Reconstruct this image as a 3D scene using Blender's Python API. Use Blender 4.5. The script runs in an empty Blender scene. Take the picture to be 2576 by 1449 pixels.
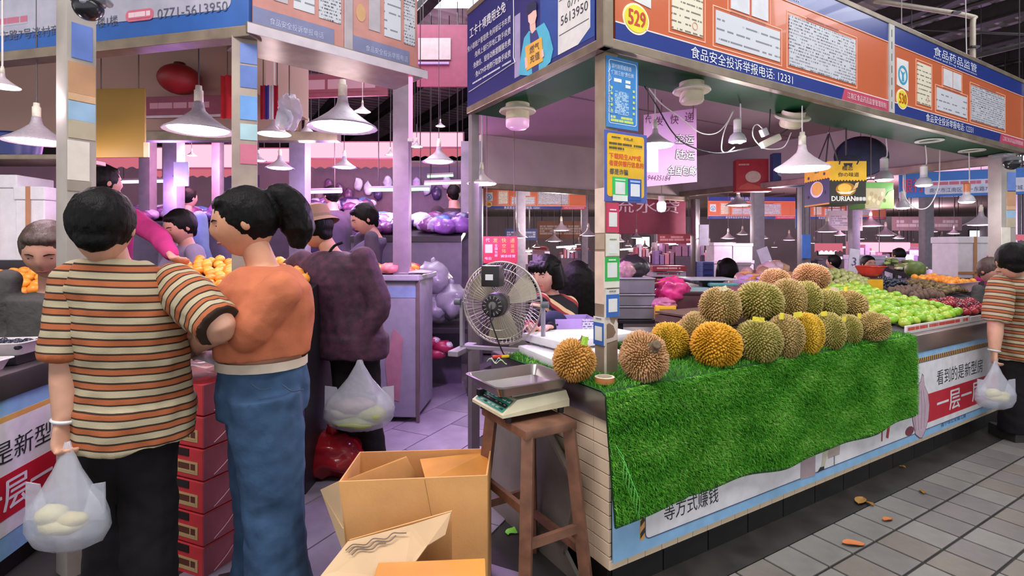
import bpy, bmesh, math, random
import numpy as np
from mathutils import Vector, Matrix, noise as mnoise
random.seed(7); np.random.seed(7)
SC = bpy.context.scene
COL = SC.collection
PI = math.pi
# ------------------------------------------------------------------ camera
F, HOR, CH = 1320.0, 620.0, 1.45        # focal length in pixels of a 2576 wide frame, horizon row, lens height
cam_d = bpy.data.cameras.new('camera'); cam = bpy.data.objects.new('camera', cam_d); COL.objects.link(cam)
cam_d.sensor_width = 36; cam_d.lens = 36*F/2576; cam_d.shift_y = -(724.5-HOR)/2576
cam_d.clip_start = 0.05; cam_d.clip_end = 200
cam.location = (0, 0, CH); cam.rotation_euler = (PI/2, 0, 0)
SC.camera = cam
# ------------------------------------------------------------------ world, lights, exposure
vs = SC.view_settings
vs.view_transform = 'Standard'; vs.look = 'None'; vs.gamma = 1; vs.use_curve_mapping = False
vs.exposure = 0.08
SC.cycles.max_bounces = 6; SC.cycles.diffuse_bounces = 3; SC.cycles.glossy_bounces = 2; SC.cycles.transmission_bounces = 2; SC.cycles.transparent_max_bounces = 6; SC.cycles.caustics_reflective = False; SC.cycles.caustics_refractive = False
wd = bpy.data.worlds.new('overcast_sky'); SC.world = wd; wd.use_nodes = True
bg = wd.node_tree.nodes['Background']; bg.inputs[0].default_value = (0.93, 0.96, 1.0, 1); bg.inputs[1].default_value = 1.15
def area(name, loc, sx, sy, power, col=(1, 1, 1), rot=(0, 0, 0)):
    l = bpy.data.lights.new(name, 'AREA'); l.shape = 'RECTANGLE'; l.size = sx; l.size_y = sy; l.energy = power; l.color = col
    o = bpy.data.objects.new(name, l); COL.objects.link(o); o.location = loc; o.rotation_euler = rot; return o
def point(name, loc, power, col=(1, 1, 1), r=0.05):
    l = bpy.data.lights.new(name, 'POINT'); l.energy = power; l.color = col; l.shadow_soft_size = r
    o = bpy.data.objects.new(name, l); COL.objects.link(o); o.location = loc; return o
# fill lights added under the roof, as if daylight came through skylights
area('roof_fill', (2.6, 1.3, 4.75), 4.0, 1.2, 130, (0.95, 0.97, 1.0), (0, 0, math.radians(30.8)))
area('roof_fill', (-2.0, 0.2, 4.75), 4.0, 1.4, 230, (1.0, 0.95, 0.93))
area('roof_fill', (6.5, 4.6, 4.75), 1.6, 3.6, 80, (0.95, 0.95, 1.0))
area('roof_fill', (-1.0, 5.6, 4.75), 1.6, 4.0, 150, (0.93, 0.86, 1.0))
# ------------------------------------------------------------------ frames of reference
TH = math.atan2(0.5124, 0.8587)
U = Vector((0.8587, 0.5124, 0)); V = Vector((-0.5124, 0.8587, 0)); C0 = Vector((0.398, 2.146, 0))
def at(px, py, Y): return Vector(((px-1288)/F*Y, Y, CH-(py-HOR)/F*Y))
def onz(px, py, z=0.0):
    Y = (CH-z)*F/(py-HOR); return at(px, py, Y)
def W(s, t, z=0.0): return C0+U*s+V*t+Vector((0, 0, z))
def st(p): d = Vector(p)-C0; return d.dot(U), d.dot(V)
# ------------------------------------------------------------------ mesh helpers: every shape is (verts, faces)
def M4(loc=(0, 0, 0), rz=0, rx=0, ry=0, sc=None):
    m = Matrix.Translation(loc) @ Matrix.Rotation(rz, 4, 'Z') @ Matrix.Rotation(ry, 4, 'Y') @ Matrix.Rotation(rx, 4, 'X')
    if sc is not None:
        m = m @ (Matrix.Diagonal((*sc, 1)) if hasattr(sc, '__len__') else Matrix.Scale(sc, 4))
    return m
def xf(vf, m): return ([m @ Vector(v) for v in vf[0]], vf[1])
def box(x0, x1, y0, y1, z0, z1):
    v = [(x, y, z) for z in (z0, z1) for y in (y0, y1) for x in (x0, x1)]
    return (v, [(0, 2, 3, 1), (4, 5, 7, 6), (0, 1, 5, 4), (2, 6, 7, 3), (0, 4, 6, 2), (1, 3, 7, 5)])
def cbox(c, sx, sy, sz): return box(c[0]-sx/2, c[0]+sx/2, c[1]-sy/2, c[1]+sy/2, c[2]-sz/2, c[2]+sz/2)
def bbox_(x0, x1, y0, y1, z0, z1, b=0.004):
    """box with chamfered edges"""
    bm = bmesh.new(); bmesh.ops.create_cube(bm, size=1)
    for v in bm.verts: v.co = ((x0+x1)/2+v.co.x*(x1-x0), (y0+y1)/2+v.co.y*(y1-y0), (z0+z1)/2+v.co.z*(z1-z0))
    bmesh.ops.bevel(bm, geom=bm.edges[:], offset=b, segments=2, affect='EDGES', profile=0.6)
    bm.verts.index_update(); r = ([v.co.copy() for v in bm.verts], [tuple(v.index for v in f.verts) for f in bm.faces]); bm.free(); return r
def frame_of(d):
    d = Vector(d).normalized(); a = Vector((0, 0, 1)) if abs(d.z) < 0.9 else Vector((1, 0, 0))
    x = a.cross(d).normalized(); return x, d.cross(x)
def loft(rings, cap=True):
    n = len(rings[0]); v = [p for r in rings for p in r]; f = []
    for i in range(len(rings)-1):
        for j in range(n):
            k = (j+1) % n; f.append((i*n+j, i*n+k, (i+1)*n+k, (i+1)*n+j))
    if cap: f.append(tuple(range(n-1, -1, -1))); f.append(tuple((len(rings)-1)*n+j for j in range(n)))
    return (v, f)
def tube(pts, r, n=8, cap=True):
    pts = [Vector(p) for p in pts]; rings = []; x = None
    for i, p in enumerate(pts):
        d = (pts[min(i+1, len(pts)-1)]-pts[max(i-1, 0)])
        if d.length < 1e-9: d = Vector((0, 0, 1))
        d.normalize()
        if x is None: x, y = frame_of(d)
        else:
            x = x-d*x.dot(d); x = x.normalized() if x.length > 1e-6 else frame_of(d)[0]; y = d.cross(x)
        rr = r[i] if hasattr(r, '__len__') else r
        rings.append([p+(x*math.cos(a)+y*math.sin(a))*rr for a in [2*PI*k/n for k in range(n)]])
    return loft(rings, cap)
def cyl(p0, p1, r0, r1=None, n=16): return tube([p0, p1], [r0, r0 if r1 is None else r1], n)
def lathe(prof, n=24, cap=False):
    """profile of (radius, z) about Z"""
    return loft([[Vector((r*math.cos(2*PI*k/n), r*math.sin(2*PI*k/n), z)) for k in range(n)] for r, z in prof], cap)
def sphere(c, r, nu=14, nv=9, sc=(1, 1, 1)):
    v = []; f = []
    for i in range(nv+1):
        ph = PI*i/nv
        for j in range(nu):
            a = 2*PI*j/nu; v.append((c[0]+r*sc[0]*math.sin(ph)*math.cos(a), c[1]+r*sc[1]*math.sin(ph)*math.sin(a), c[2]+r*sc[2]*math.cos(ph)))
    for i in range(nv):
        for j in range(nu):
            k = (j+1) % nu; f.append((i*nu+j, (i+1)*nu+j, (i+1)*nu+k, i*nu+k))
    return (v, f)
def prism(poly, y0, y1):
    """polygon in (x, z) extruded along y"""
    n = len(poly); v = [(x, y0, z) for x, z in poly]+[(x, y1, z) for x, z in poly]
    return (v, [tuple(range(n)), tuple(range(2*n-1, n-1, -1))]+[(i, i+n, (i+1) % n+n, (i+1) % n) for i in range(n)])
def rrect(x0, x1, z0, z1, r, n=5):
    p = []
    for cx, cz, a0 in ((x1-r, z0+r, -PI/2), (x1-r, z1-r, 0), (x0+r, z1-r, PI/2), (x0+r, z0+r, PI)):
        p += [(cx+r*math.cos(a0+PI/2*k/n), cz+r*math.sin(a0+PI/2*k/n)) for k in range(n+1)]
    return p
def ell(cx, cz, rx, rz, n=28): return [(cx+rx*math.cos(2*PI*k/n), cz+rz*math.sin(2*PI*k/n)) for k in range(n)]
def rect(x0, x1, z0, z1): return [(x0, z0), (x1, z0), (x1, z1), (x0, z1)]
def ringp(outer, inner, y0, y1):
    """flat closed band between two outlines of equal length, in (x, z), extruded along y"""
    n = len(outer); v = [(x, y, z) for y in (y0, y1) for P in (outer, inner) for x, z in P]; f = []
    for i in range(n):
        k = (i+1) % n
        f += [(i, k, n+k, n+i), (2*n+i, 3*n+i, 3*n+k, 2*n+k), (i, 2*n+i, 2*n+k, k), (n+i, n+k, 3*n+k, 3*n+i)]
    return (v, f)
def grid(fn, nu, nv, closed=False):
    v = [fn(i/(nu-1), j/(nv-1)) for j in range(nv) for i in range(nu)]
    return (v, [(j*nu+i, j*nu+i+1, (j+1)*nu+i+1, (j+1)*nu+i) for j in range(nv-1) for i in range(nu-1)])
def join(*vfs):
    v = []; f = []
    for a in vfs:
        o = len(v); v += list(a[0]); f += [tuple(i+o for i in q) for q in a[1]]
    return (v, f)
def catmull(pts, k=6):
    P = [Vector(p) for p in pts]; P = [P[0]*2-P[1]]+P+[P[-1]*2-P[-2]]; out = []
    for i in range(1, len(P)-2):
        a, b, c, d = P[i-1:i+3]
        for j in range(k):
            t = j/k; out.append(0.5*((2*b)+(c-a)*t+(2*a-5*b+4*c-d)*t*t+(3*b-a-3*c+d)*t**3))
    return out+[P[-2]]
# ------------------------------------------------------------------ objects
def mesh(name, vf, mats, smooth=False, mi=None):
    me = bpy.data.meshes.new(name); me.from_pydata([tuple(v) for v in vf[0]], [], vf[1])
    if not isinstance(mats, (list, tuple)): mats = [mats]
    for m in mats: me.materials.append(m)
    if mi is not None: me.polygons.foreach_set('material_index', mi)
    if smooth is True: me.polygons.foreach_set('use_smooth', [True]*len(me.polygons))
    elif smooth: me.shade_auto = None
    me.update(); return me
def sharp(me, deg=35):
    """smooth shading with sharp edges kept above an angle"""
    bm = bmesh.new(); bm.from_mesh(me); bmesh.ops.recalc_face_normals(bm, faces=bm.faces)
    for e in bm.edges:
        if len(e.link_faces) == 2 and e.calc_face_angle(0) > math.radians(deg): e.smooth = False
    for f in bm.faces: f.smooth = True
    bm.to_mesh(me); bm.free(); return me
def tag(o, label=None, cat=None, group=None, kind=None):
    for k, v in (('label', label), ('category', cat), ('group', group), ('kind', kind)):
        if v: o[k] = v
    return o
def thing(name, label, cat, loc=(0, 0, 0), rz=0, group=None, kind=None):
    o = bpy.data.objects.new(name, None); COL.objects.link(o); o.empty_display_size = 0.05
    o.location = loc; o.rotation_euler = (0, 0, rz); return tag(o, label, cat, group, kind)
def wm(o):
    m = o.matrix_basis.copy()
    while o.parent: o = o.parent; m = o.matrix_basis @ m
    return m
def part(name, vf, m, root, world=False, smooth=False, label=None, kind=None, mi=None):
    """one mesh under ROOT; WORLD: the coordinates given are world ones"""
    if world: vf = xf(vf, wm(root).inverted())
    me = mesh(name, vf, m, smooth is True, mi)
    if smooth == 'sharp': sharp(me)
    o = bpy.data.objects.new(name, me); COL.objects.link(o); o.parent = root
    return tag(o, label, None, None, kind)
def solo(name, vf, m, label, cat, group=None, smooth=False, kind=None, mi=None, rz=0):
    """a thing that is one mesh, given in world coordinates; its origin goes to its base"""
    vs_ = [Vector(v) for v in vf[0]]
    lo = Vector((min(v.x for v in vs_), min(v.y for v in vs_), min(v.z for v in vs_))); hi = Vector((max(v.x for v in vs_), max(v.y for v in vs_), 0))
    c = Vector(((lo.x+hi.x)/2, (lo.y+hi.y)/2, lo.z)); mm = Matrix.Rotation(-rz, 4, 'Z') @ Matrix.Translation(-c)
    me = mesh(name, ([mm @ v for v in vs_], vf[1]), m, smooth is True, mi)
    if smooth == 'sharp': sharp(me)
    o = bpy.data.objects.new(name, me); COL.objects.link(o); o.location = c; o.rotation_euler = (0, 0, rz)
    return tag(o, label, cat, group, kind)
def struct(name, vf, m, world=True, smooth=False, mi=None, label=None):
    o = solo(name, vf, m, label, None, None, smooth, 'structure', mi); return o
def dup(root, loc=None, rz=None, label=None, group=None, scale=None):
    r = root.copy(); COL.objects.link(r)
    if loc is not None: r.location = loc
    if rz is not None: r.rotation_euler = (0, 0, rz) if not hasattr(rz, '__len__') else rz
    if scale is not None: r.scale = (scale,)*3 if not hasattr(scale, '__len__') else scale
    tag(r, label, None, group)
    for ch in list(root.children):
        c = ch.copy(); COL.objects.link(c); c.parent = r
        for g in list(ch.children):
            d = g.copy(); COL.objects.link(d); d.parent = c
    return r
def blob(parts, voxel=0.01, smooth=4, disp=0, dscale=0.06, sub=0):
    """closed shapes welded into one continuous surface"""
    me = mesh('surface', join(*parts), []); o = bpy.data.objects.new('surface', me); COL.objects.link(o)
    m = o.modifiers.new('r', 'REMESH'); m.mode = 'VOXEL'; m.voxel_size = voxel
    if smooth: m = o.modifiers.new('s', 'SMOOTH'); m.factor = 0.5; m.iterations = smooth
    dg = bpy.context.evaluated_depsgraph_get(); ev = o.evaluated_get(dg); em = ev.to_mesh()
    n = len(em.vertices); a = np.empty(n*3); em.vertices.foreach_get('co', a); a = a.reshape(-1, 3)
    if disp:
        nn = np.empty(n*3); em.vertices.foreach_get('normal', nn); nn = nn.reshape(-1, 3)
        for i in range(n):
            p = Vector(a[i])/dscale
            a[i] += nn[i]*disp*(mnoise.noise(Vector((p.x, p.y, p.z*0.55)))+0.5*mnoise.noise(p*2.1))
    fs = [tuple(p.vertices) for p in em.polygons]; vv = [Vector(x) for x in a]
    ev.to_mesh_clear(); bpy.data.objects.remove(o); bpy.data.meshes.remove(me)
    return (vv, fs)
# ------------------------------------------------------------------ materials
MATS = {}
def mat(name, col, rough=0.6, metal=0.0, var=0.08, vscale=12.0, bump=0.0, bscale=60.0, spec=0.5, emit=None, estr=0, alpha=1.0, trans=0.0, sss=0.0, coat=0.0, col2=None):
    if name in MATS: return MATS[name]
    m = bpy.data.materials.new(name); m.use_nodes = True; nt = m.node_tree; b = nt.nodes['Principled BSDF']
    b.inputs['Roughness'].default_value = rough; b.inputs['Metallic'].default_value = metal
    b.inputs['Specular IOR Level'].default_value = spec; b.inputs['Alpha'].default_value = alpha
    b.inputs['Transmission Weight'].default_value = trans; b.inputs['Coat Weight'].default_value = coat
    if sss: b.inputs['Subsurface Weight'].default_value = sss; b.inputs['Subsurface Radius'].default_value = (0.02, 0.008, 0.005)
    if emit: b.inputs['Emission Color'].default_value = (*emit, 1); b.inputs['Emission Strength'].default_value = estr
    if var or col2:
        tc = nt.nodes.new('ShaderNodeTexCoord'); nz = nt.nodes.new('ShaderNodeTexNoise'); nz.inputs['Scale'].default_value = vscale; nz.inputs['Detail'].default_value = 4
        nt.links.new(tc.outputs['Object'], nz.inputs['Vector']); mx = nt.nodes.new('ShaderNodeMix'); mx.data_type = 'RGBA'
        rmp = nt.nodes.new('ShaderNodeMapRange'); rmp.inputs[1].default_value = 0.35; rmp.inputs[2].default_value = 0.65
        nt.links.new(nz.outputs['Fac'], rmp.inputs[0]); nt.links.new(rmp.outputs[0], mx.inputs[0])
        lo = tuple(c*(1-var) for c in col); hi = tuple(min(1, c*(1+var)) for c in col) if col2 is None else col2
        if col2 is not None: lo = col
        mx.inputs[6].default_value = (*lo, 1); mx.inputs[7].default_value = (*hi, 1); nt.links.new(mx.outputs[2], b.inputs['Base Color'])
    else: b.inputs['Base Color'].default_value = (*col, 1)
    if bump:
        tc = nt.nodes.new('ShaderNodeTexCoord'); nz = nt.nodes.new('ShaderNodeTexNoise'); nz.inputs['Scale'].default_value = bscale; nz.inputs['Detail'].default_value = 3
        bp = nt.nodes.new('ShaderNodeBump'); bp.inputs['Strength'].default_value = bump; bp.inputs['Distance'].default_value = 0.01
        nt.links.new(tc.outputs['Object'], nz.inputs['Vector']); nt.links.new(nz.outputs['Fac'], bp.inputs['Height']); nt.links.new(bp.outputs['Normal'], b.inputs['Normal'])
    MATS[name] = m; return m
def glow(name, col, s):
    if name in MATS: return MATS[name]
    m = bpy.data.materials.new(name); m.use_nodes = True; nt = m.node_tree; nt.nodes.clear()
    e = nt.nodes.new('ShaderNodeEmission'); o = nt.nodes.new('ShaderNodeOutputMaterial'); e.inputs[0].default_value = (*col, 1); e.inputs[1].default_value = s
    nt.links.new(e.outputs[0], o.inputs[0]); m.cycles.emission_sampling = 'NONE'; MATS[name] = m; return m
def attr_mat(name, attr, stops, rough=0.8, interp='CONSTANT', repeat=0.0, bump=0.0, bscale=300):
    """colour from a vertex attribute (a print or a natural colouring of the thing) through a ramp"""
    if name in MATS: return MATS[name]
    m = bpy.data.materials.new(name); m.use_nodes = True; nt = m.node_tree; b = nt.nodes['Principled BSDF']; b.inputs['Roughness'].default_value = rough
    b.inputs['Specular IOR Level'].default_value = 0.25
    a = nt.nodes.new('ShaderNodeAttribute'); a.attribute_name = attr; src = a.outputs['Fac']
    if repeat:
        q = nt.nodes.new('ShaderNodeMath'); q.operation = 'MULTIPLY'; q.inputs[1].default_value = 1/repeat; nt.links.new(src, q.inputs[0])
        w = nt.nodes.new('ShaderNodeMath'); w.operation = 'FRACT'; nt.links.new(q.outputs[0], w.inputs[0]); src = w.outputs[0]
    r = nt.nodes.new('ShaderNodeValToRGB'); r.color_ramp.interpolation = interp
    while len(r.color_ramp.elements) < len(stops): r.color_ramp.elements.new(0.5)
    for e, (p, c) in zip(r.color_ramp.elements, stops): e.position = p; e.color = (*c, 1)
    nt.links.new(src, r.inputs[0]); nt.links.new(r.outputs[0], b.inputs['Base Color'])
    if bump:
        tc = nt.nodes.new('ShaderNodeTexCoord'); nz = nt.nodes.new('ShaderNodeTexNoise'); nz.inputs['Scale'].default_value = bscale
        bp = nt.nodes.new('ShaderNodeBump'); bp.inputs['Strength'].default_value = bump; bp.inputs['Distance'].default_value = 0.004
        nt.links.new(tc.outputs['Object'], nz.inputs['Vector']); nt.links.new(nz.outputs['Fac'], bp.inputs['Height']); nt.links.new(bp.outputs['Normal'], b.inputs['Normal'])
    MATS[name] = m; return m
def fineprint(name, paper, ink, sp=0.03, cw=0.02, gap=0.45, rough=0.4, fill=0.45):
    """paper printed with lines of writing too small to read: object x runs along the line, z up"""
    if name in MATS: return MATS[name]
    m = bpy.data.materials.new(name); m.use_nodes = True; nt = m.node_tree; b = nt.nodes['Principled BSDF']; b.inputs['Roughness'].default_value = rough
    N = nt.nodes.new; L = nt.links.new
    def mth(op, a, c=None):
        q = N('ShaderNodeMath'); q.operation = op
        for k, x in enumerate((a, c)):
            if x is None: continue
            if isinstance(x, (int, float)): q.inputs[k].default_value = x
            else: L(x, q.inputs[k])
        return q.outputs[0]
    tc = N('ShaderNodeTexCoord'); sx = N('ShaderNodeSeparateXYZ'); L(tc.outputs['Object'], sx.inputs[0])
    zl = mth('MULTIPLY', sx.outputs['Z'], 1/sp); line = mth('GREATER_THAN', mth('FRACT', zl), gap)
    cb = N('ShaderNodeCombineXYZ'); L(mth('MULTIPLY', sx.outputs['X'], 1/cw), cb.inputs[0]); L(mth('MULTIPLY', mth('FLOOR', zl), 7.13), cb.inputs[1])
    nz = N('ShaderNodeTexNoise'); nz.inputs['Scale'].default_value = 1.0; nz.inputs['Detail'].default_value = 2; L(cb.outputs[0], nz.inputs['Vector'])
    lett = mth('GREATER_THAN', nz.outputs['Fac'], fill)
    cb2 = N('ShaderNodeCombineXYZ'); L(mth('MULTIPLY', sx.outputs['X'], 0.12/cw), cb2.inputs[0]); L(mth('MULTIPLY', mth('FLOOR', zl), 3.7), cb2.inputs[1])
    nz2 = N('ShaderNodeTexNoise'); nz2.inputs['Scale'].default_value = 1.0; L(cb2.outputs[0], nz2.inputs['Vector'])
    word = mth('GREATER_THAN', nz2.outputs['Fac'], 0.42)
    fac = mth('MULTIPLY', mth('MULTIPLY', line, lett), word)
    mx = N('ShaderNodeMix'); mx.data_type = 'RGBA'; mx.inputs[6].default_value = (*paper, 1); mx.inputs[7].default_value = (*ink, 1); L(fac, mx.inputs[0]); L(mx.outputs[2], b.inputs['Base Color'])
    MATS[name] = m; return m
def srgb(*c):
    c = c[0] if len(c) == 1 else c
    if isinstance(c, str): c = [int(c[i:i+2], 16)/255 for i in (0, 2, 4)]
    return tuple(x/12.92 if x <= 0.04045 else ((x+0.055)/1.055)**2.4 for x in c)
def K(hexs, rough=0.5, **kw): return mat('paint_'+hexs+('' if rough == 0.5 else '_%d' % (rough*100))+''.join(sorted(kw)), srgb(hexs), rough, **kw)
# ------------------------------------------------------------------ writing
def marks(root, x, z, w, h, y, paper, ink, lines=1, name='small_print'):
    """a strip of print that is too small to read in the photograph"""
    m = fineprint('small_print_%s_%s_%d' % (paper, ink, round(h/lines*1000)), srgb(paper), srgb(ink), h/lines, h/lines*.5, .25, fill=.4)
    o = part(name, prism(rect(0, w, 0, h), y, y+.0008), m, root); o.location = (x, 0, z); return o
TXC = {}
def glyphs(s, res=2):
    if (s, res) not in TXC:
        c = bpy.data.curves.new('writing', 'FONT'); c.body = s; c.size = 1; c.resolution_u = res
        o = bpy.data.objects.new('writing', c); me = bpy.data.meshes.new_from_object(o)
        v = [(q.co.x, q.co.y) for q in me.vertices]; f = [tuple(p.vertices) for p in me.polygons]
        bpy.data.objects.remove(o); bpy.data.meshes.remove(me); TXC[(s, res)] = (v, f)
    return TXC[(s, res)]
def text(s, x, z, h, w=None, y=-0.003, align='l', res=2, slant=0.0, bold=0.0, rot=0.0):
    """writing on a plane facing -y, starting at (x, z), H high, W wide if given"""
    v, f = glyphs(s, res); x0 = min(a for a, b in v); x1 = max(a for a, b in v); z0 = min(b for a, b in v); z1 = max(b for a, b in v)
    k = h/(z1-z0) if z1-z0 > 0.3 else h; kx = k if w is None else w/(x1-x0)
    off = 0 if align == 'l' else (-(x1-x0)*kx/2 if align == 'c' else -(x1-x0)*kx)
    out = []; ca, sa = math.cos(rot), math.sin(rot)
    for a, b in v:
        dx = off+(a-x0)*kx+slant*(b-z0)*k; dz = (b-z0)*k
        out.append((x+dx*ca-dz*sa, y, z+dx*sa+dz*ca))
    vf = (out, list(f))
    if bold:
        o2 = [(a+bold, b+1e-5, c) for a, b, c in out]; o3 = [(a+bold/2, b+2e-5, c+bold/2) for a, b, c in out]
        vf = join(vf, (o2, f), (o3, f))
    return vf
# ================================================================== the setting
m_grout = mat('floor_grout', srgb('2a2826'), 0.8, var=0.3, vscale=3)
def tilemat(name, c, v=0.16): return mat(name, srgb(c), 0.5, var=v, vscale=5, bump=0.25, bscale=25, spec=0.35)
m_ft = [tilemat('floor_tile_grey', '807c77'), tilemat('floor_tile_grey_warm', '787068'), tilemat('floor_tile_grey_dark', '746f6c')]
m_fl = [tilemat('aisle_tile_mauve', '8f8596'), tilemat('aisle_tile_mauve_dark', '857b8c')]
fl = struct('floor', ([(0.08, -2, 0), (26, -2, 0), (26, 34, 0), (-1.36, 34, 0)], [(0, 1, 2, 3)]), m_grout)
fl2 = struct('floor', ([(-16, -2, 0), (0.08, -2, 0), (-1.36, 34, 0), (-16, 34, 0)], [(0, 1, 2, 3)]), m_grout)
def tile_mesh(name, sx, sy, m, g=0.006, h=0.008):
    b = bbox_(g, sx-g, g, sy-g, -0.002, h, 0.003); return mesh(name, b, m)
def put(me, name, parent, mw):
    o = bpy.data.objects.new(name, me); COL.objects.link(o); o.parent = parent; o.matrix_basis = wm(parent).inverted() @ mw; return o
rt = [tile_mesh('tile', 0.2, 0.2, m) for m in m_ft]
rot = Matrix.Rotation(TH, 4, 'Z')
for i in range(-2, 24):
    for j in range(10):
        t = -0.345-0.2*j; p = W(0.2*i, t)
        q = W(0.2*i+0.1, t+0.1)
        if q.y < 0.9: continue
        px = 1288+q.x/q.y*F; py = HOR+CH/q.y*F
        if px < 1380 or px > 2720 or py > 1560: continue
        put(random.choice(rt), 'tile', fl, Matrix.Translation(p) @ rot)
part('shade_strip', box(-0.3, 5.6, -0.145, 0.04, 0, 0.006), mat('shade_strip_dark', srgb('35322f'), 0.35, var=0.3, vscale=6), (lambda o: o)(thing('foot_shade', None, None, C0, TH, kind='structure')))  # shade at the counter foot, laid down as a dark strip
built = set()
def rest_tiles(name, root, cells, mw, sx, sy, m):
    v, f = bbox_(.006, sx-.006, .006, sy-.006, -.002, .008, .003); V_ = np.array([tuple(q) for q in v]); inv = wm(root).inverted(); vs_ = []; fs_ = []
    for c in cells:
        mm = inv @ mw(c); A_ = np.array(mm); o = len(vs_); vs_ += (V_ @ A_[:3, :3].T+A_[:3, 3]).tolist(); fs_ += [tuple(i+o for i in q) for q in f]
    part(name, (vs_, fs_), m, root, kind='stuff')
def in_view(q): return q.y > .9 and 1380 < 1288+q.x/q.y*F < 2720 and HOR+CH/q.y*F <= 1560
rest_tiles('paving', fl, [(i, j) for i in range(-2, 60) for j in range(16) if not (in_view(W(.2*i+.1, -.245-.2*j)) and i < 24 and j < 10) and W(.2*i+.1, -.245-.2*j).x > .15], lambda c: Matrix.Translation(W(.2*c[0], -.345-.2*c[1])) @ rot, .2, .2, m_ft[0])
lt = [tile_mesh('tile', 0.36, 0.6, m, 0.004) for m in m_fl]
GA = math.atan2(0.896, 0.444)-PI/2
rl = Matrix.Rotation(GA, 4, 'Z')
for i in range(-14, 12):
    for j in range(-2, 14):
        p = rl @ Vector((0.36*i-0.9, 0.6*j+1.2+(0.3 if i % 2 else 0), 0)); q = p+rl @ Vector((0.18, 0.3, 0))
        if q.x > -0.02*q.y+0.02 or q.y < 1.6 or q.y > 9 or q.x/q.y < -0.72: continue
        put(random.choice(lt), 'tile', fl2, Matrix.Translation(p) @ rl)
# ---- roof: ribbed sheet on dark purlins
m_roof = mat('roof_sheet', srgb('b8aeb2'), 0.4, metal=0.2, var=0.2, vscale=2)
m_pur = mat('purlin_steel', srgb('2a2728'), 0.6, var=0.2)
def roofz(x, y): return 5.0
def ribs():
    v = []; f = []; n = 0; a0, a1 = -14.0, 26.0; k = 0; t = -8.0
    prof = []
    while t < 26: prof += [(t, 0.0), (t+0.14, 0.0), (t+0.17, -0.035), (t+0.21, -0.035)]; t += 0.24
    for t, h in prof:
        for s in (a0, a1): v.append(C0+U*s+V*t+Vector((0, 0, 5.0+h)))
    return (v, [(2*i, 2*i+1, 2*i+3, 2*i+2) for i in range(len(prof)-1)])
roof = struct('roof', ribs(), m_roof)
for (cx, cy, sx_, sy_, a_) in ((2.6, 1.3, 4.0, 1.2, TH), (-2.0, .2, 4.0, 1.4, 0), (6.5, 4.6, 1.6, 3.6, 0), (-1.0, 5.6, 1.6, 4.0, 0)):
    part('glow_pane', xf(box(-sx_/2, sx_/2, -sy_/2, sy_/2, 4.90, 4.93), M4((cx, cy, 0), a_)), glow('fill_pane_glow', (.9, .95, 1), 2.0), roof, True)  # glowing panes added to the roof above the fill lights
for i in range(-6, 16):
    s = 1.2*i
    part('purlin', join(box(s, s+0.06, -3, 24, 4.72, 4.95), box(s-0.05, s+0.11, -3, 24, 4.70, 4.72)), m_pur, roof) .matrix_basis = wm(roof).inverted() @ Matrix.Translation(C0) @ rot
def bar(p, q, r=0.025, n=6): return cyl(p, q, r, r, n)
# ---- roof trusses seen at the upper right
def truss(label, s0, t0, t1, z0, z1):
    r = thing('roof_truss', label, 'truss', W(s0, (t0+t1)/2, z0), TH, 'roof trusses')
    part('bottom_chord', bar(W(s0, t0, z0), W(s0, t1, z0), 0.035), m_pur, r, True)
    part('top_chord', bar(W(s0, t0, z1), W(s0, t1, z1), 0.035), m_pur, r, True)
    n = 7
    for i in range(n):
        a = t0+(t1-t0)*i/n; b = t0+(t1-t0)*(i+1)/n
        part('web_bar', bar(W(s0, a, z0), W(s0, b, z1), 0.016), m_pur, r, True); part('web_bar', bar(W(s0, b, z0), W(s0, b, z1), 0.016), m_pur, r, True)
truss('dark steel lattice truss under the roof nearest the orange stall sign', 7.5, -3, 9, 4.0, 4.7)
truss('dark steel lattice truss under the roof farther behind the orange stall sign', 12, -3, 9, 4.0, 4.7)
r = thing('roof_pipe', 'cream painted pipe dropping from the roof behind the orange stall sign', 'pipe', W(5.6, 1.2, 2.9), TH)
pp = at(2445, 165, 6.6)
part('pipe', tube(catmull([at(2447, 190, 6.6), at(2447, 60, 6.6), at(2444, 42, 6.6), at(2330, 22, 6.4), at(2200, 2, 6.2)], 5), 0.03, 8), K('a89c8c'), r, True, True)
for a in (at(2447, 120, 6.6), at(2400, 34, 6.5)): part('pipe_clip', bbox_(a.x-.05, a.x+.05, a.y-.05, a.y+.05, a.z-.012, a.z+.012, .003), m_pur, r, True)
# ================================================================== the durian stall
m_steel = mat('stainless_steel', srgb('a09a98'), 0.28, metal=0.9, var=0.1, vscale=4, bump=0.03, bscale=200)
m_bronze = mat('aluminium_frame', srgb('8c7d6c'), 0.4, metal=0.55, var=0.2, vscale=8)
m_black = mat('black_base_tile', srgb('1d1b1a'), 0.35, var=0.3, vscale=5)
m_cream = mat('cream_wall_tile', srgb('e6cfb2'), 0.4, var=0.07, vscale=6)
m_conc = mat('counter_core', srgb('6b6259'), 0.8)
CT = 0.857
ctr = thing('market_counter', 'durian stall counter faced with cream tiles and a printed banner, stainless top', 'counter', C0, TH)
part('counter_body', box(0.01, 5.3, 0.012, 0.96, 0.117, 0.74), m_conc, ctr)
part('plinth', box(0.035, 5.3, 0.035, 0.94, 0, 0.117), m_grout, ctr)
part('steel_top', bbox_(-0.02, 5.32, -0.02, 0.98, 0.735, CT, 0.012), m_steel, ctr, smooth='sharp')
bt = mesh('base_tile', bbox_(0.003, 0.297, -0.012, 0.001, 0.002, 0.115, 0.002), m_black)
for i in range(17):
    o = put(bt, 'base_tile', ctr, wm(ctr) @ Matrix.Translation((0.035+0.3*i, 0.035, 0)))
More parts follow.
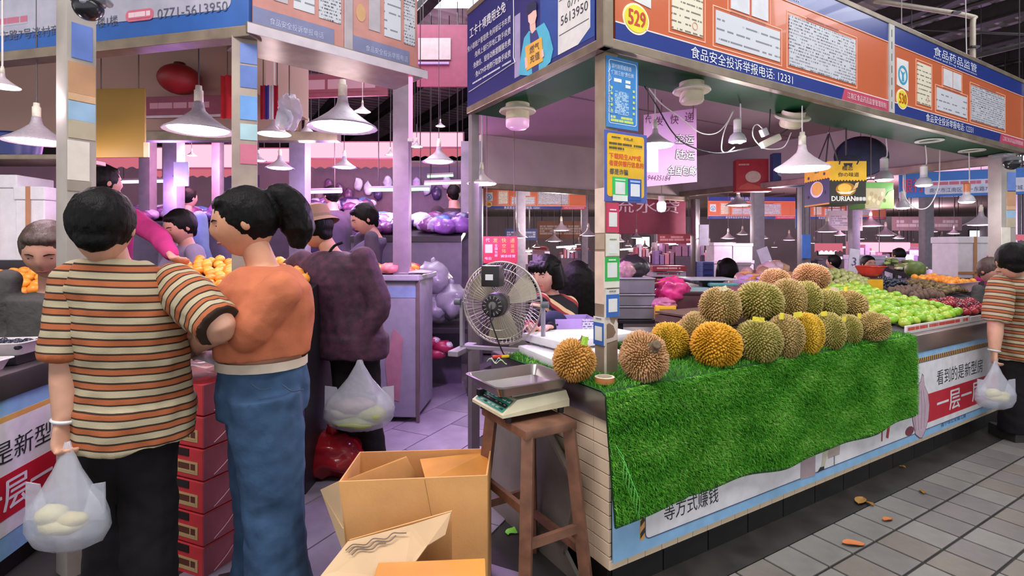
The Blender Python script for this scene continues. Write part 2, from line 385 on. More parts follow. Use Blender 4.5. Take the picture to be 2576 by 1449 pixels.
bt2 = mesh('base_tile', bbox_(-0.012, 0.001, 0.003, 0.297, 0.002, 0.115, 0.002), m_black)
for i in range(3): put(bt2, 'base_tile', ctr, wm(ctr) @ Matrix.Translation((0.035, 0.035+0.3*i, 0)))
ct1 = mesh('cream_tile', bbox_(0.001, 0.0985, -0.004, 0.012, 0.119, 0.157, 0.002), m_cream)
for i in range(52): put(ct1, 'cream_tile', ctr, wm(ctr) @ Matrix.Translation((0.004+0.1*i, 0.006, 0)))
ct2 = mesh('cream_tile', bbox_(-0.004, 0.01, 0.001, 0.0985, 0.001, 0.0525, 0.002), m_cream)
for i in range(10):
    for j in range(11): put(ct2, 'cream_tile', ctr, wm(ctr) @ Matrix.Translation((0.006, 0.004+0.1*i, 0.119+0.056*j)))
# ---- printed banner on the counter front (a part with its print)
blue = K('8bb9e0'); white = K('e2e0e4'); ink = K('26262c'); redb = K('c01830')
bn = part('banner', box(0.012, 5.3, -0.012, -0.004, 0.155, 0.735), blue, ctr)
def deco(name, vf, m, parent=bn, label=None): return part(name, vf, m, parent, label=label)
deco('white_field', prism(rrect(0.19, 5.28, 0.205, 0.665, 0.025), -0.0135, -0.012), white)
deco('field_outline', ringp(rrect(0.187, 5.283, 0.202, 0.668, 0.027), rrect(0.191, 5.279, 0.206, 0.664, 0.024), -0.0145, -0.0135), K('46506e'))
deco('hazard_stripe', prism(rrect(0.158, 0.186, 0.205, 0.66, 0.012), -0.0135, -0.012), K('d8a25c'))
for k in range(9): deco('hazard_bar', prism([(0.16, 0.215+0.05*k), (0.185, 0.235+0.05*k), (0.185, 0.258+0.05*k), (0.16, 0.238+0.05*k)], -0.0142, -0.0135), K('3a2c28'))
deco('hazard_stripe', prism(rect(2.3, 5.28, 0.668, 0.698), -0.0135, -0.012), K('d8a65c'))
deco('hazard_bars', join(*[prism([(2.31+0.031*k, 0.669), (2.325+0.031*k, 0.669), (2.337+0.031*k, 0.697), (2.322+0.031*k, 0.697)], -0.0142, -0.0135) for k in range(95)]), K('3a2c28')).__setitem__('kind', 'stuff')
deco('lettering', text('等方式赚钱', 0.30, 0.247, 0.078, 0.36, -0.0145), ink)
deco('lettering', text('看到的是新型房', 2.98, 0.478, 0.105, 0.80, -0.0145), ink)
deco('red_field', prism(rect(2.82, 5.2, 0.245, 0.44), -0.0142, -0.0135), redb)
deco('lettering', text('一层一层', 2.98, 0.272, 0.14, 0.78, -0.0150, bold=0.006), white)
deco('lettering', text('南宁市公安局江南', 3.05, 0.176, 0.03, 0.42, -0.0135), K('2f4f86'))
onion = [(2.62, 0.30), (2.66, 0.20), (2.72, 0.165), (2.75, 0.16), (2.80, 0.20), (2.845, 0.27), (2.86, 0.36), (2.84, 0.44), (2.79, 0.50), (2.775, 0.57), (2.755, 0.585), (2.735, 0.54), (2.69, 0.51), (2.64, 0.44), (2.61, 0.37)]
deco('onion_outline', prism([(2.74+(x-2.74)*1.05, 0.36+(z-0.36)*1.03) for x, z in onion], -0.0146, -0.0142), K('6a3a4a'))
deco('onion', prism(onion, -0.0150, -0.0142), K('c3a9b8'))
deco('onion_lines', join(*[tube([(2.66+0.04*k, -0.0152, 0.22), (2.655+0.042*k+0.01*(k-1.5), -0.0152, 0.36), (2.68+0.03*k, -0.0152, 0.48)], 0.0012, 4) for k in range(4)]), K('8a6a7c')).__setitem__('kind', 'stuff')
deco('onion_shoot', prism([(2.62, 0.5), (2.66, 0.53), (2.655, 0.58), (2.6, 0.60), (2.57, 0.56)], -0.0149, -0.0142), K('7a3a48'))
deco('onion_foot', prism(ell(2.575, 0.235, 0.06, 0.03), -0.0149, -0.0142), K('7a3a48'))
deco('onion_foot', prism([(2.2, 0.24), (2.215, 0.235), (2.22, 0.32), (2.205, 0.32)], -0.0149, -0.0142), K('a03a40'))
deco('onion_foot', prism([(2.26, 0.25), (2.29, 0.24), (2.31, 0.31), (2.28, 0.32)], -0.0149, -0.0142), K('a03a40'))
deco('desk_picture', prism([(1.33, 0.20), (1.47, 0.19), (1.475, 0.36), (1.335, 0.37)], -0.0149, -0.0142), K('a8949a'))
deco('chair_picture', prism([(1.60, 0.255), (1.72, 0.255), (1.73, 0.36), (1.58, 0.36)], -0.0147, -0.0142), K('b5a49e'))
deco('trouser_picture', prism([(1.53, 0.222), (1.565, 0.222), (1.62, 0.34), (1.68, 0.36), (1.57, 0.38)], -0.0149, -0.0142), K('c8c4ae'))
deco('shoe_picture', prism([(1.49, 0.200), (1.56, 0.205), (1.56, 0.222), (1.52, 0.224)], -0.0149, -0.0142), ink)
deco('bag_picture', prism(ell(1.76, 0.36, 0.04, 0.025), -0.0150, -0.0142), K('3f86a0'))
deco('chair_stem', prism([(1.66, 0.20), (1.668, 0.20), (1.668, 0.26), (1.66, 0.26)], -0.0148, -0.0142), K('6f6f78'))
# ---- post and frame of the stall
PX, PY = 0.422, 2.372
P0 = Vector((PX, PY, 0))
m_post = mat('post_plaster', srgb('9a8a78'), 0.6, var=0.25, vscale=10, col2=srgb('8a7460'))
def stall_post(name, label, loc, z0, z1, w=0.075, m=None):
    r = thing(name, label, 'post', (loc[0], loc[1], z0), TH); m = m or m_post
    part('shaft', bbox_(0, w, 0, w, 0, z1-z0, 0.004), m, r, smooth='sharp'); return r
cp = stall_post('corner_post', 'grey corner post of the durian stall hung with notices', P0, CT, 2.335)
part('corner_trim', box(-0.002, 0.006, -0.002, 0.006, 0, 0.5), K('d9cdbb'), cp)
part('tape_patch', box(-0.0015, 0.004, 0.004, 0.07, 0.58, 0.65), K('b09c82'), cp)
part('tape_patch', box(-0.0015, 0.004, 0.004, 0.072, 0.655, 0.86), K('e3cdb8'), cp)
part('tape_patch', box(-0.0015, 0.004, 0.004, 0.072, 0.33, 0.57), K('e0c8b2'), cp)
part('torn_paper', prism([(0.004, 0.155), (0.07, 0.165), (0.074, 0.24), (0.06, 0.26), (0.05, 0.235), (0.03, 0.25), (0.012, 0.30), (0.004, 0.27)], -0.002, 0.002), K('c9beb4'), cp)
part('torn_hole', prism([(0.006, 0.175), (0.045, 0.18), (0.06, 0.2), (0.045, 0.232), (0.02, 0.245), (0.006, 0.24)], -0.0028, 0.001), K('7b6654'), cp)
m_green = mat('green_soffit', srgb('0f4626'), 0.6, var=0.15, vscale=3, spec=.2)
sof = thing('trim', None, None, P0, TH, kind='structure'); sof.name = 'trim_1'
part('green_soffit', join(box(0.0, 5.1, 0.0, 0.30, 2.335, 2.42), box(0.0, 0.30, 0.30, 1.32, 2.335, 2.42)), m_green, sof)
part('frame_rail', bbox_(-0.05, 5.15, -0.05, -0.005, 2.33, 2.375, 0.004), m_bronze, sof)
part('frame_rail', bbox_(-0.05, -0.005, -0.05, 1.33, 2.33, 2.375, 0.004), m_bronze, sof)
part('top_rail', bbox_(-0.05, 5.15, -0.05, 0.0, 2.985, 3.02, 0.004), m_bronze, sof)
part('top_rail', bbox_(-0.05, 0.0, -0.05, 1.33, 2.985, 3.02, 0.004), m_bronze, sof)
part('corner_rail', bbox_(-0.055, 0.0, -0.055, 0.0, 2.33, 3.02, 0.006), m_bronze, sof)
part('end_rail', bbox_(5.1, 5.15, -0.06, 0.0, 2.33, 3.02, 0.004), m_bronze, sof)
part('divider_strip', box(2.50, 2.575, -0.052, -0.04, 2.375, 2.985), K('b9b6b2'), sof)
for k in range(7): part('divider_seam', box(2.53, 2.537, -0.0535, -0.052, 2.40+0.083*k, 2.45+0.083*k), K('4a474a'), sof)
m_ceil = mat('stall_ceiling_paint', srgb('b2969c'), 0.7, var=0.06, vscale=1.5)
m_plas = mat('stall_wall_plaster', srgb('b5aaa2'), 0.8, var=0.1, vscale=2.0)
st_ceil = thing('ceiling', None, None, P0, TH, kind='structure')
cpoly = [(0, 0), (5.1, 0), (5.1, 4.05), (1.45, 4.05), (0, 1.36)]
part('ceiling_panel', loft([[Vector((x, y, z)) for x, y in cpoly] for z in (2.85, 2.9)]), m_ceil, st_ceil)
part('ceiling_seam', box(0.6, 5.0, 2.1, 2.12, 2.845, 2.85), K('8d777d'), st_ceil)
w1 = thing('wall_back', None, None, P0, TH, kind='structure')
part('header', box(1.45, 5.1, 4.0, 4.06, 2.2, 2.85), m_plas, w1)
part('beam', bbox_(1.45, 5.15, 3.93, 4.0, 2.17, 2.24, 0.005), m_bronze, w1)
w2 = thing('wall_right', None, None, P0, TH, kind='structure')
part('header', box(5.08, 5.13, 0.05, 4.0, 2.32, 2.85), m_plas, w2)
part('beam', bbox_(5.0, 5.08, 0.0, 4.0, 2.24, 2.32, 0.005), m_bronze, w2)
stall_post('stall_post', 'grey post at the back corner of the durian stall beside a white board', Vector((at(1750, 0, 8.28).x, 8.28, 0)), 0, 2.2, 0.10, m_steel)
# left end of the bank sign: a grey pillar
lp = stall_post('stall_post', 'plain grey post carrying the left end of the navy bank sign', P0+V*1.33-U*0.01, 0.0, 2.34, 0.055, mat('pillar_grey', srgb('776e72'), 0.7))
part('wrap', box(-0.002, 0.057, -0.002, 0.057, 0.0, 1.1), K('6f666c'), lp)
# ---- helpers on the two sign planes
def pf(px, py):
    t = (px-1288)/F; x = (t*PY-PX)/(0.8587-0.5124*t); return x, CH+(HOR-py)/F*(PY+0.5124*x)
def lf(px, py):
    t = (px-1288)/F; k = (PX-PY*t)/(0.5124+0.8587*t); return -k, CH+(HOR-py)/F*(PY+0.8587*k)
def rpf(px0, px1, pyt, pyb, f=pf):
    x0, zt = f(px0, pyt); _, zb = f(px0, pyb); x1, _ = f(px1, pyt); return x0, x1, zb, zt
orange = mat('sign_orange', srgb('c96640'), 0.25, var=0.03, vscale=2, coat=0.3); navy = mat('sign_navy', srgb('263a86'), 0.25, var=0.03, coat=0.3)
pinkl = K('f0b090'); papr = K('d6d6da', 0.35); cream = K('e6dcc4', 0.35)
fp_doc = fineprint('printed_document', srgb('c4c5cb'), srgb('4a4a54'), 0.0185, 0.006, 0.5, fill=.5)
fp_cert = fineprint('printed_certificate', srgb('dfd7c0'), srgb('77705f'), 0.034, 0.02, 0.75)
fp_form = fineprint('printed_form', srgb('cdced4'), srgb('7d7f88'), 0.05, 0.03, 0.8)
YB = -0.042
def food_sign(name, label, x0, x1, num, root_loc=P0, rz=TH, k=1.0, simple=False):
    r = thing(name, label, 'sign', Vector(root_loc)+Vector((0, 0, 2.375)), rz); dz = -2.375
    def S(n, vf, m, **kw): return part(n, xf(vf, Matrix.Translation((0, 0, dz))), m, r, **kw)
    S('board', box(x0, x1, YB, -0.004, 2.376, 2.984), orange)
    S('top_band', prism(rect(x0, x1, 2.862, 2.984), YB-.003, YB), navy); S('top_line', prism(rect(x0, x1, 2.856, 2.862), YB-.004, YB), pinkl)
    S('bottom_band', prism(rect(x0, x1-.55, 2.376, 2.452), YB-.003, YB), navy); S('bottom_line', prism(rect(x0, x1, 2.452, 2.458), YB-.004, YB), K('e8dede'))
    S('red_band', prism([(x1-.60, 2.376), (x1, 2.376), (x1, 2.452), (x1-.565, 2.452)], YB-.005, YB), K('b83a58'))
    S('lettering', text('食品安全投诉举报电话: 12331', x0+.49, 2.383, .06, .86, YB-.006), K('e8e8f0'))
    S('lettering', text('江南区食品药品监督管理局制', x1-.54, 2.393, .04, .5, YB-.008), K('e6c4cc'))
    S('lettering', text('食品药品监管', x0+.62, 2.9, .068, .8, YB-.006), K('dfe2f0')); S('lettering', text('Food and Drug Administration', x0+.62, 2.872, .022, .8, YB-.006), K('cfd3e8'))
    if num: S('number_plate', prism(ell(x0+.125, 2.493, .082, .072), YB-.004, YB), K('f2e6c0')); S('number_disc', prism(ell(x0+.125, 2.493, .073, .062), YB-.006, YB), K('e6d425'))
    if num: S('number', text(num, x0+.125, 2.46, .07, .105, YB-.0075, 'c', bold=.005), K('c0341c'))
    r2 = r
    emb = [(x0+.135, 2.665)]
    for ex, ez in emb:
        k_ = .085
        S('emblem_card', prism([(ex-k_, ez-.95*k_), (ex+k_, ez-1.2*k_), (ex+k_, ez+1.3*k_), (ex-k_, ez+1.3*k_)], YB-.003, YB), K('dcd9d6'))
        S('emblem_ring', ringp(ell(ex, ez, .8*k_, .8*k_), ell(ex, ez, .6*k_, .6*k_), YB-.005, YB-.003), K('2d93b8'))
        S('emblem_figure', prism([(ex-.2*k_, ez-.5*k_), (ex+.2*k_, ez-.5*k_), (ex+.12*k_, ez), (ex+.4*k_, ez+.35*k_), (ex, ez+.2*k_), (ex-.4*k_, ez+.35*k_), (ex-.12*k_, ez)], YB-.005, YB-.003), K('2d93b8'))
    def sh(n, a, b, c, d, m, fr=True):
        o = part(n, prism(rect(a, b, c+dz, d+dz), YB-.004, YB), m, r)
        if fr: S('sheet_border', ringp(rect(a-.022, b+.022, c-.022, d+.022), rect(a-.016, b+.016, c-.016, d+.016), YB-.002, YB), pinkl)
        return o
    sh('certificate', x0+.36, x0+.58, 2.50, 2.80, fp_cert)
    sh('form_sheet', x0+.68, x0+1.23, 2.495, 2.665, fp_form)
    sh('small_sheet', x0+.80, x0+.955, 2.70, 2.83, papr, False); sh('small_sheet', x0+.975, x0+1.12, 2.70, 2.83, papr, False)
    S('sheet_border', ringp(rect(x0+.775, x0+1.145, 2.685, 2.845), rect(x0+.78, x0+1.14, 2.69, 2.84), YB-.002, YB), pinkl)
    sh('rules_sheet', x0+1.32, x0+2.05, 2.495, 2.785, fp_doc)
    marks(r, x0+1.5, 2.791+dz, .35, .02, YB-.002, 'c96640', '9a4434'); marks(r, x0+.8, 2.669+dz, .3, .015, YB-.002, 'c96640', '9a4434')
    S('seal', ringp(ell(x0+.52, 2.545, .02, .02, 16), ell(x0+.52, 2.545, .016, .016, 16), YB-.006, YB-.004), K('d89a8a'))
    return r
food_sign('food_safety_sign', 'orange and navy food safety notice sign numbered 529 above the durians', 0.02, 2.5, '529')
food_sign('food_safety_sign', 'glossy orange food safety notice sign numbered 530 above the fruit', 2.575, 5.1, '530')
# ---- the bank sign on the side facing left
bk = thing('bank_sign', 'navy bank sign with a cartoon man holding a yellow card', 'sign', P0+Vector((0, 0, 2.375)), TH-PI/2)
nv = mat('bank_sign_navy', srgb('2d3272'), 0.3, var=0.04, vscale=2); wt = K('e6e4ea')
def B(n, vf, m, **kw): return part(n, xf(vf, Matrix.Translation((0, 0, -2.375))), m, bk, **kw)
def Q(pts, y=-.046, d=.002): return prism([lf(*p) for p in pts], y, y+d)
B('board', box(-1.33, -0.02, -0.044, -0.004, 2.376, 2.984), nv)
B('lettering', text('工卡十项费用全免', -1.29, 2.815, .068, .47, -.047, bold=.003), wt)
for s_, a, b, z in (('免小额账户管理费·免网银证书年费', -1.32, -.76, 2.735), ('·免网上银行异地汇款手续费', -1.22, -.76, 2.668), ('·免微信、短信动账提醒服务费', -1.24, -.76, 2.602), ('·免ATM本地跨行取款手续费', -1.21, -.76, 2.538)):
    B('lettering', text(s_, a, z, .04, b-a, -.047), wt)
marks(bk, -1.25, 2.503-2.375, .49, .014, -.0455, '2d3272', 'c8c8d8')
B('frame_line', tube(catmull([(-.80, -.047, 2.875), (-.745, -.047, 2.875), (-.728, -.047, 2.86), (-.728, -.047, 2.52), (-.745, -.047, 2.49), (-1.3, -.047, 2.47)], 3), .003, 4), wt)
B('blue_field', prism(rect(-.46, -.02, 2.4, 2.984), -.0455, -.044), K('2a4a94'))
B('pillar_picture', prism(rect(-.72, -.66, 2.4, 2.75), -.0455, -.044), K('a79ac0'))
B('white_field', prism([(-.30, 2.984), (-.05, 2.984), (-.05, 2.45), (-.14, 2.4), (-.30, 2.4)], -.0465, -.044), K('dedad6'))
for z in (2.86, 2.66, 2.49): B('rule_line', prism(rect(-.29, -.06, z, z+.004), -.0475, -.0465), K('55555f'))
B('lettering', text('淡村商贸城6号楼一楼', -.285, 2.755, .028, .22, -.048), K('44444c')); B('lettering', text('(停车场旁)', -.24, 2.70, .028, .14, -.048), K('44444c'))
B('lettering', text('淡村商贸城', -.285, 2.90, .04, .2, -.048), K('2c2c34'))
B('lettering', text('0771-', -.22, 2.60, .036, .11, -.048), K('34343e')); B('lettering', text('5613950', -.275, 2.535, .046, .21, -.048), K('34343e'))
B('coat_picture', Q([(1323, 192), (1328, 150), (1337, 100), (1350, 82), (1360, 90), (1368, 75), (1388, 62), (1400, 85), (1411, 128), (1404, 160), (1380, 185), (1352, 194)], -.0485, .002), K('55b3d0'))
B('shirt_picture', Q([(1352, 88), (1369, 80), (1375, 100), (1374, 180), (1358, 190)], -.0495), K('3a3f7c'))
B('neck_picture', Q([(1352, 60), (1366, 58), (1367, 80), (1358, 90), (1353, 80)], -.0505), K('f0bcae'))
B('face_picture', Q([(1348, 40), (1354, 30), (1368, 24), (1370, 45), (1366, 62), (1356, 68), (1349, 60)], -.0515), K('f2c2b4'))
B('hair_picture', Q([(1346, 34), (1347, 20), (1358, 10), (1366, 8), (1370, 15), (1370, 30), (1362, 32), (1356, 38), (1348, 44)], -.0525), K('1f2148'))
B('card_picture', Q([(1341, 122), (1383, 98), (1386, 158), (1344, 182)], -.0515), K('e8ae4c'))
B('hand_picture', Q([(1340, 150), (1345, 148), (1348, 172), (1342, 178)], -.0525), K('f0bcae')); B('hand_picture', Q([(1381, 132), (1387, 128), (1389, 146), (1383, 152)], -.0525), K('f0bcae'))
x_, z_ = lf(1353, 142); B('lettering', text('燃气', x_, z_, .042, .092, -.0535, rot=.0), K('4a3c4a')); x_, z_ = lf(1354, 165); B('lettering', text('充值', x_, z_, .042, .092, -.0535), K('4a3c4a'))
# ================================================================== durians
def beam(p, q, a, b=None, up=(0, 0, 1)):
    """rectangular bar from p to q, A wide and B deep"""
    p, q = Vector(p), Vector(q); d = (q-p).normalized(); b = a if b is None else b
    x = Vector(up).cross(d); x = x.normalized() if x.length > 1e-4 else Vector((1, 0, 0)); y = d.cross(x)
    return loft([[c+x*i*a/2+y*j*b/2 for i, j in ((-1, -1), (1, -1), (1, 1), (-1, 1))] for c in (p, q)])
def durian_data(seed, n, elong, lobe, slen, mats):
    rng = random.Random(seed); ph0 = rng.random()*6
    def R(d):
        a = math.atan2(d.y, d.x); s2 = 1-d.z*d.z
        r = 1/math.sqrt((d.x*d.x+d.y*d.y)+(d.z/elong)**2)
        return r*(1+lobe*s2*math.cos(5*a+ph0)+0.05*math.sin(2*a+seed)*s2)*(1-0.10*max(0, d.z)**6)
    def dirs(k, off=0.5):
        for i in range(k):
            z = 1-2*(i+off)/k; a = i*2.399963; q = math.sqrt(1-z*z); yield Vector((q*math.cos(a), q*math.sin(a), z))
    bm = bmesh.new(); bmesh.ops.create_icosphere(bm, subdivisions=3, radius=1)
    for v in bm.verts: d = v.co.normalized(); v.co = d*R(d)*0.97
    bm.verts.index_update(); hv = ([v.co.copy() for v in bm.verts], [tuple(v.index for v in f.verts) for f in bm.faces]); bm.free()
    v = []; f = []; tone = []
    sp = math.sqrt(4*PI/n)
    for d in dirs(n):
        d = (d+Vector((rng.uniform(-1, 1), rng.uniform(-1, 1), rng.uniform(-1, 1)))*sp*0.22).normalized()
        r = R(d); b = d*r*0.965; x, y = frame_of(d); rot = rng.random()*PI; o = len(v)
        rb = sp*0.56*r*rng.uniform(0.85, 1.15); L = slen*rng.uniform(0.75, 1.25)
        nrm = (d+Vector((rng.uniform(-1, 1), rng.uniform(-1, 1), rng.uniform(-1, 1)))*0.22).normalized()
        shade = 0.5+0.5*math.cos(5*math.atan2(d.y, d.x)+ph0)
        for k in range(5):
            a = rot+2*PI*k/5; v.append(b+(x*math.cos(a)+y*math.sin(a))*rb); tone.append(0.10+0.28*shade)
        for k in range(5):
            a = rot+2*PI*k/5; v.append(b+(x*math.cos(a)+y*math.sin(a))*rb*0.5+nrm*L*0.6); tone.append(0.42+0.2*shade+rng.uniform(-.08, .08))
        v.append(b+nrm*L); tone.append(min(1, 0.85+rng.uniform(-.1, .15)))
        for k in range(5):
            j = (k+1) % 5; f.append((o+k, o+j, o+5+j, o+5+k)); f.append((o+5+k, o+5+j, o+10))
    husk = mesh('husk', hv, mats, True); spm = mesh('spines', (v, f), mats, True)
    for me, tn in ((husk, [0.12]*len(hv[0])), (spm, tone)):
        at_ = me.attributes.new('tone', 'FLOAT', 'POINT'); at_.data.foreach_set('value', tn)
    st_ = [(0.30, 0.86), (0.24, 0.98), (0.19, 1.06), (0.19, 1.20), (0.22, 1.24), (0.12, 1.25), (0.0, 1.21)]
    stem = mesh('stem', lathe([(r, z*elong) for r, z in st_], 9), mats[-1:] if len(mats) > 1 else [m_stem], True)
    return husk, spm, stem
m_stem = mat('durian_stem', srgb('6b5a44'), 0.85, var=0.3, vscale=30, bump=0.4)
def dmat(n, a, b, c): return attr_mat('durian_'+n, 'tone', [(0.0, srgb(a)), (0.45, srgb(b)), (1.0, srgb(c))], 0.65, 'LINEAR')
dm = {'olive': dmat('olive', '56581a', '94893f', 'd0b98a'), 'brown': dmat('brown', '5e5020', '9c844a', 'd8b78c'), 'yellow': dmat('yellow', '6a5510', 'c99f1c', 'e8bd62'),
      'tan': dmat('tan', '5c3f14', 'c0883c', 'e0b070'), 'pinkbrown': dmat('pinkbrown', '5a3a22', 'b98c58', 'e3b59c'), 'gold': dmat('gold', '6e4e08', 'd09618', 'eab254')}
DD = {}
def dset(c, k):
    if (c, k) not in DD:
        n, el, lo, sl = {'a': (860, 1.12, .09, .14), 'b': (780, 1.0, .07, .15), 'c': (1150, 1.02, .05, .17), 'd': (900, 1.22, .11, .12)}[k]
        DD[(c, k)] = durian_data(hash((ord(k), len(c))) % 97, n, el, lo, sl, [dm[c]])
    return DD[(c, k)]
m_tag = K('e8d840', 0.5); m_tag2 = K('e6d9b0', 0.5); m_tagl = K('a8d84a', 0.5)
def durian(label, px, py, w, h, Y, col, kind, rot, tags=(), stem=True):
    """durian seen at (px, py); resting height follows from the depth"""
    c = at(px, py, Y); r = (w+h)/2*Y/F*0.95
    o = thing('durian', label, 'durian', c, 0, 'durians on the artificial grass'); o.rotation_euler = rot; o.scale = (r*w/((w+h)/2), r, r*h/((w+h)/2)) if abs(rot[1]) < 0.3 and abs(rot[0]) < .3 else (r, r, r)
    hk, sp, stm = dset(col, kind)
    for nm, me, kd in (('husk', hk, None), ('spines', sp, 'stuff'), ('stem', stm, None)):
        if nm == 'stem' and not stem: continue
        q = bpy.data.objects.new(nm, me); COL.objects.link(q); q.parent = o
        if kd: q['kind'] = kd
    for tx, ty, tw, th_, ta, mm in tags:
        d = Y-r*0.55; p = at(tx, ty, d); k = d/F; dx = Vector((math.cos(ta), 0, -math.sin(ta)))*tw/2*k; dz = Vector((math.sin(ta), 0, math.cos(ta)))*th_/2*k; dy = Vector((0, .012, 0))
        g = [p-dx-dz, p-dz-dy*.6, p+dx-dz, p+dx+dz, p+dz-dy*.6, p-dx+dz]
        tg = loft([[q for q in g], [q+Vector((0, .0015, 0)) for q in g]])
        part('paper_tag', tg, mm, o, True)
    return o
Yf = lambda py, r: 0.575*F/((py-HOR)+0.92*r)
T = m_tag
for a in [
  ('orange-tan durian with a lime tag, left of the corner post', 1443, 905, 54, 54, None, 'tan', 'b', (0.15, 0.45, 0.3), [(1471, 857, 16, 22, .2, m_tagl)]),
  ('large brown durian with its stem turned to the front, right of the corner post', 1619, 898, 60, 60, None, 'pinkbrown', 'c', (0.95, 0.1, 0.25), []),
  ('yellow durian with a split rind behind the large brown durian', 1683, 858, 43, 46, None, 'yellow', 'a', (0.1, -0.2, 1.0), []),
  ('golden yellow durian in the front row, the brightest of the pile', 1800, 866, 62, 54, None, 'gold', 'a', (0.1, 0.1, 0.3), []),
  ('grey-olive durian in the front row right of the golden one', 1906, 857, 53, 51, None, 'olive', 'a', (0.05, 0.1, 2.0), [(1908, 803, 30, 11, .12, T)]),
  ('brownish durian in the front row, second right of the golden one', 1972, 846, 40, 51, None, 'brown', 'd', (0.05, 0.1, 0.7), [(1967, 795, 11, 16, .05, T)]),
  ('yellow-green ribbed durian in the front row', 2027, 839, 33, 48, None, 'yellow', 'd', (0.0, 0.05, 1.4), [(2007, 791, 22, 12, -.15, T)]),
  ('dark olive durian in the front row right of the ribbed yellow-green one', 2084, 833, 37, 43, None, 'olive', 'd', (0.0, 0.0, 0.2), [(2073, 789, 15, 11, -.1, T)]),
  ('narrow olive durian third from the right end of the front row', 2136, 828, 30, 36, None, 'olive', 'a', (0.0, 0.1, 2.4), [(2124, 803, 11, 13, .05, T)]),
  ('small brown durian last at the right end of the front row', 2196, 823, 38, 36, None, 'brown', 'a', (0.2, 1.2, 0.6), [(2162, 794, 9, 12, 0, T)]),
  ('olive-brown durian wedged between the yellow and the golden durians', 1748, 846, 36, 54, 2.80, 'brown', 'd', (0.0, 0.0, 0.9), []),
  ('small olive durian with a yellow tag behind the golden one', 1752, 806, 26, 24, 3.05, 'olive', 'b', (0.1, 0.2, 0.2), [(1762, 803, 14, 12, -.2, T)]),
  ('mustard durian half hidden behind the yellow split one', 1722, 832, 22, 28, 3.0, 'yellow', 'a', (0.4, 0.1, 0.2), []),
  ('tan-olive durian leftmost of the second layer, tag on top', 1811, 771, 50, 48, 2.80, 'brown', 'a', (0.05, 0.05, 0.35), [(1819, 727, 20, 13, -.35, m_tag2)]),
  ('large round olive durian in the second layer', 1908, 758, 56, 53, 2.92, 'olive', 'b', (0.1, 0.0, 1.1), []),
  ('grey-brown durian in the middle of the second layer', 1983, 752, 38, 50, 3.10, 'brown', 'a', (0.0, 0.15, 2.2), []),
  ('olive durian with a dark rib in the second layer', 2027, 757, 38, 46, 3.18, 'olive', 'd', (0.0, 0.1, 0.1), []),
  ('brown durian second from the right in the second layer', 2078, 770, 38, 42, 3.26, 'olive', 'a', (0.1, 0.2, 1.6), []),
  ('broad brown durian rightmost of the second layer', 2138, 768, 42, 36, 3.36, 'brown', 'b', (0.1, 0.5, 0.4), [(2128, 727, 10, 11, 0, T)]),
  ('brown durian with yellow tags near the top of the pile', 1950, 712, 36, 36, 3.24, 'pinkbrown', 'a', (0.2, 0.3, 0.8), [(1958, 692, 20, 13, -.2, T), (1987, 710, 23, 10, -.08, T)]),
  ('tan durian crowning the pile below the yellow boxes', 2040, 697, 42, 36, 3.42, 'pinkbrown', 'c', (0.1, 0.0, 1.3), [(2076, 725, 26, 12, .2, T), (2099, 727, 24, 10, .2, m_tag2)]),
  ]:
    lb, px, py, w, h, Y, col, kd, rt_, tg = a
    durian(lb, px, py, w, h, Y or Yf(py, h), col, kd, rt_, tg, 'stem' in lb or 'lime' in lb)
# crate that the upper layers of the pile lean on
crate = thing('fruit_crate', 'brown wooden crate under the upper durians, almost hidden by the pile', 'crate', W(1.0, 0.36, CT+.016), TH)
for k in range(3):
    z = 0.008+0.052*k
    for nm, b in (('slat', box(0, 1.12, 0, 0.012, z, z+.045)), ('slat', box(0, 1.12, 0.33, 0.342, z, z+.045)), ('slat', box(-.012, 0, 0, .342, z, z+.045)), ('slat', box(1.12, 1.132, 0, .342, z, z+.045))): part(nm, b, mat('crate_wood', srgb('4f3a2a'), 0.8, var=.2), crate)
part('lid_board', box(-0.01, 1.13, 0, 0.342, 0.164, 0.176), MATS['crate_wood'], crate)
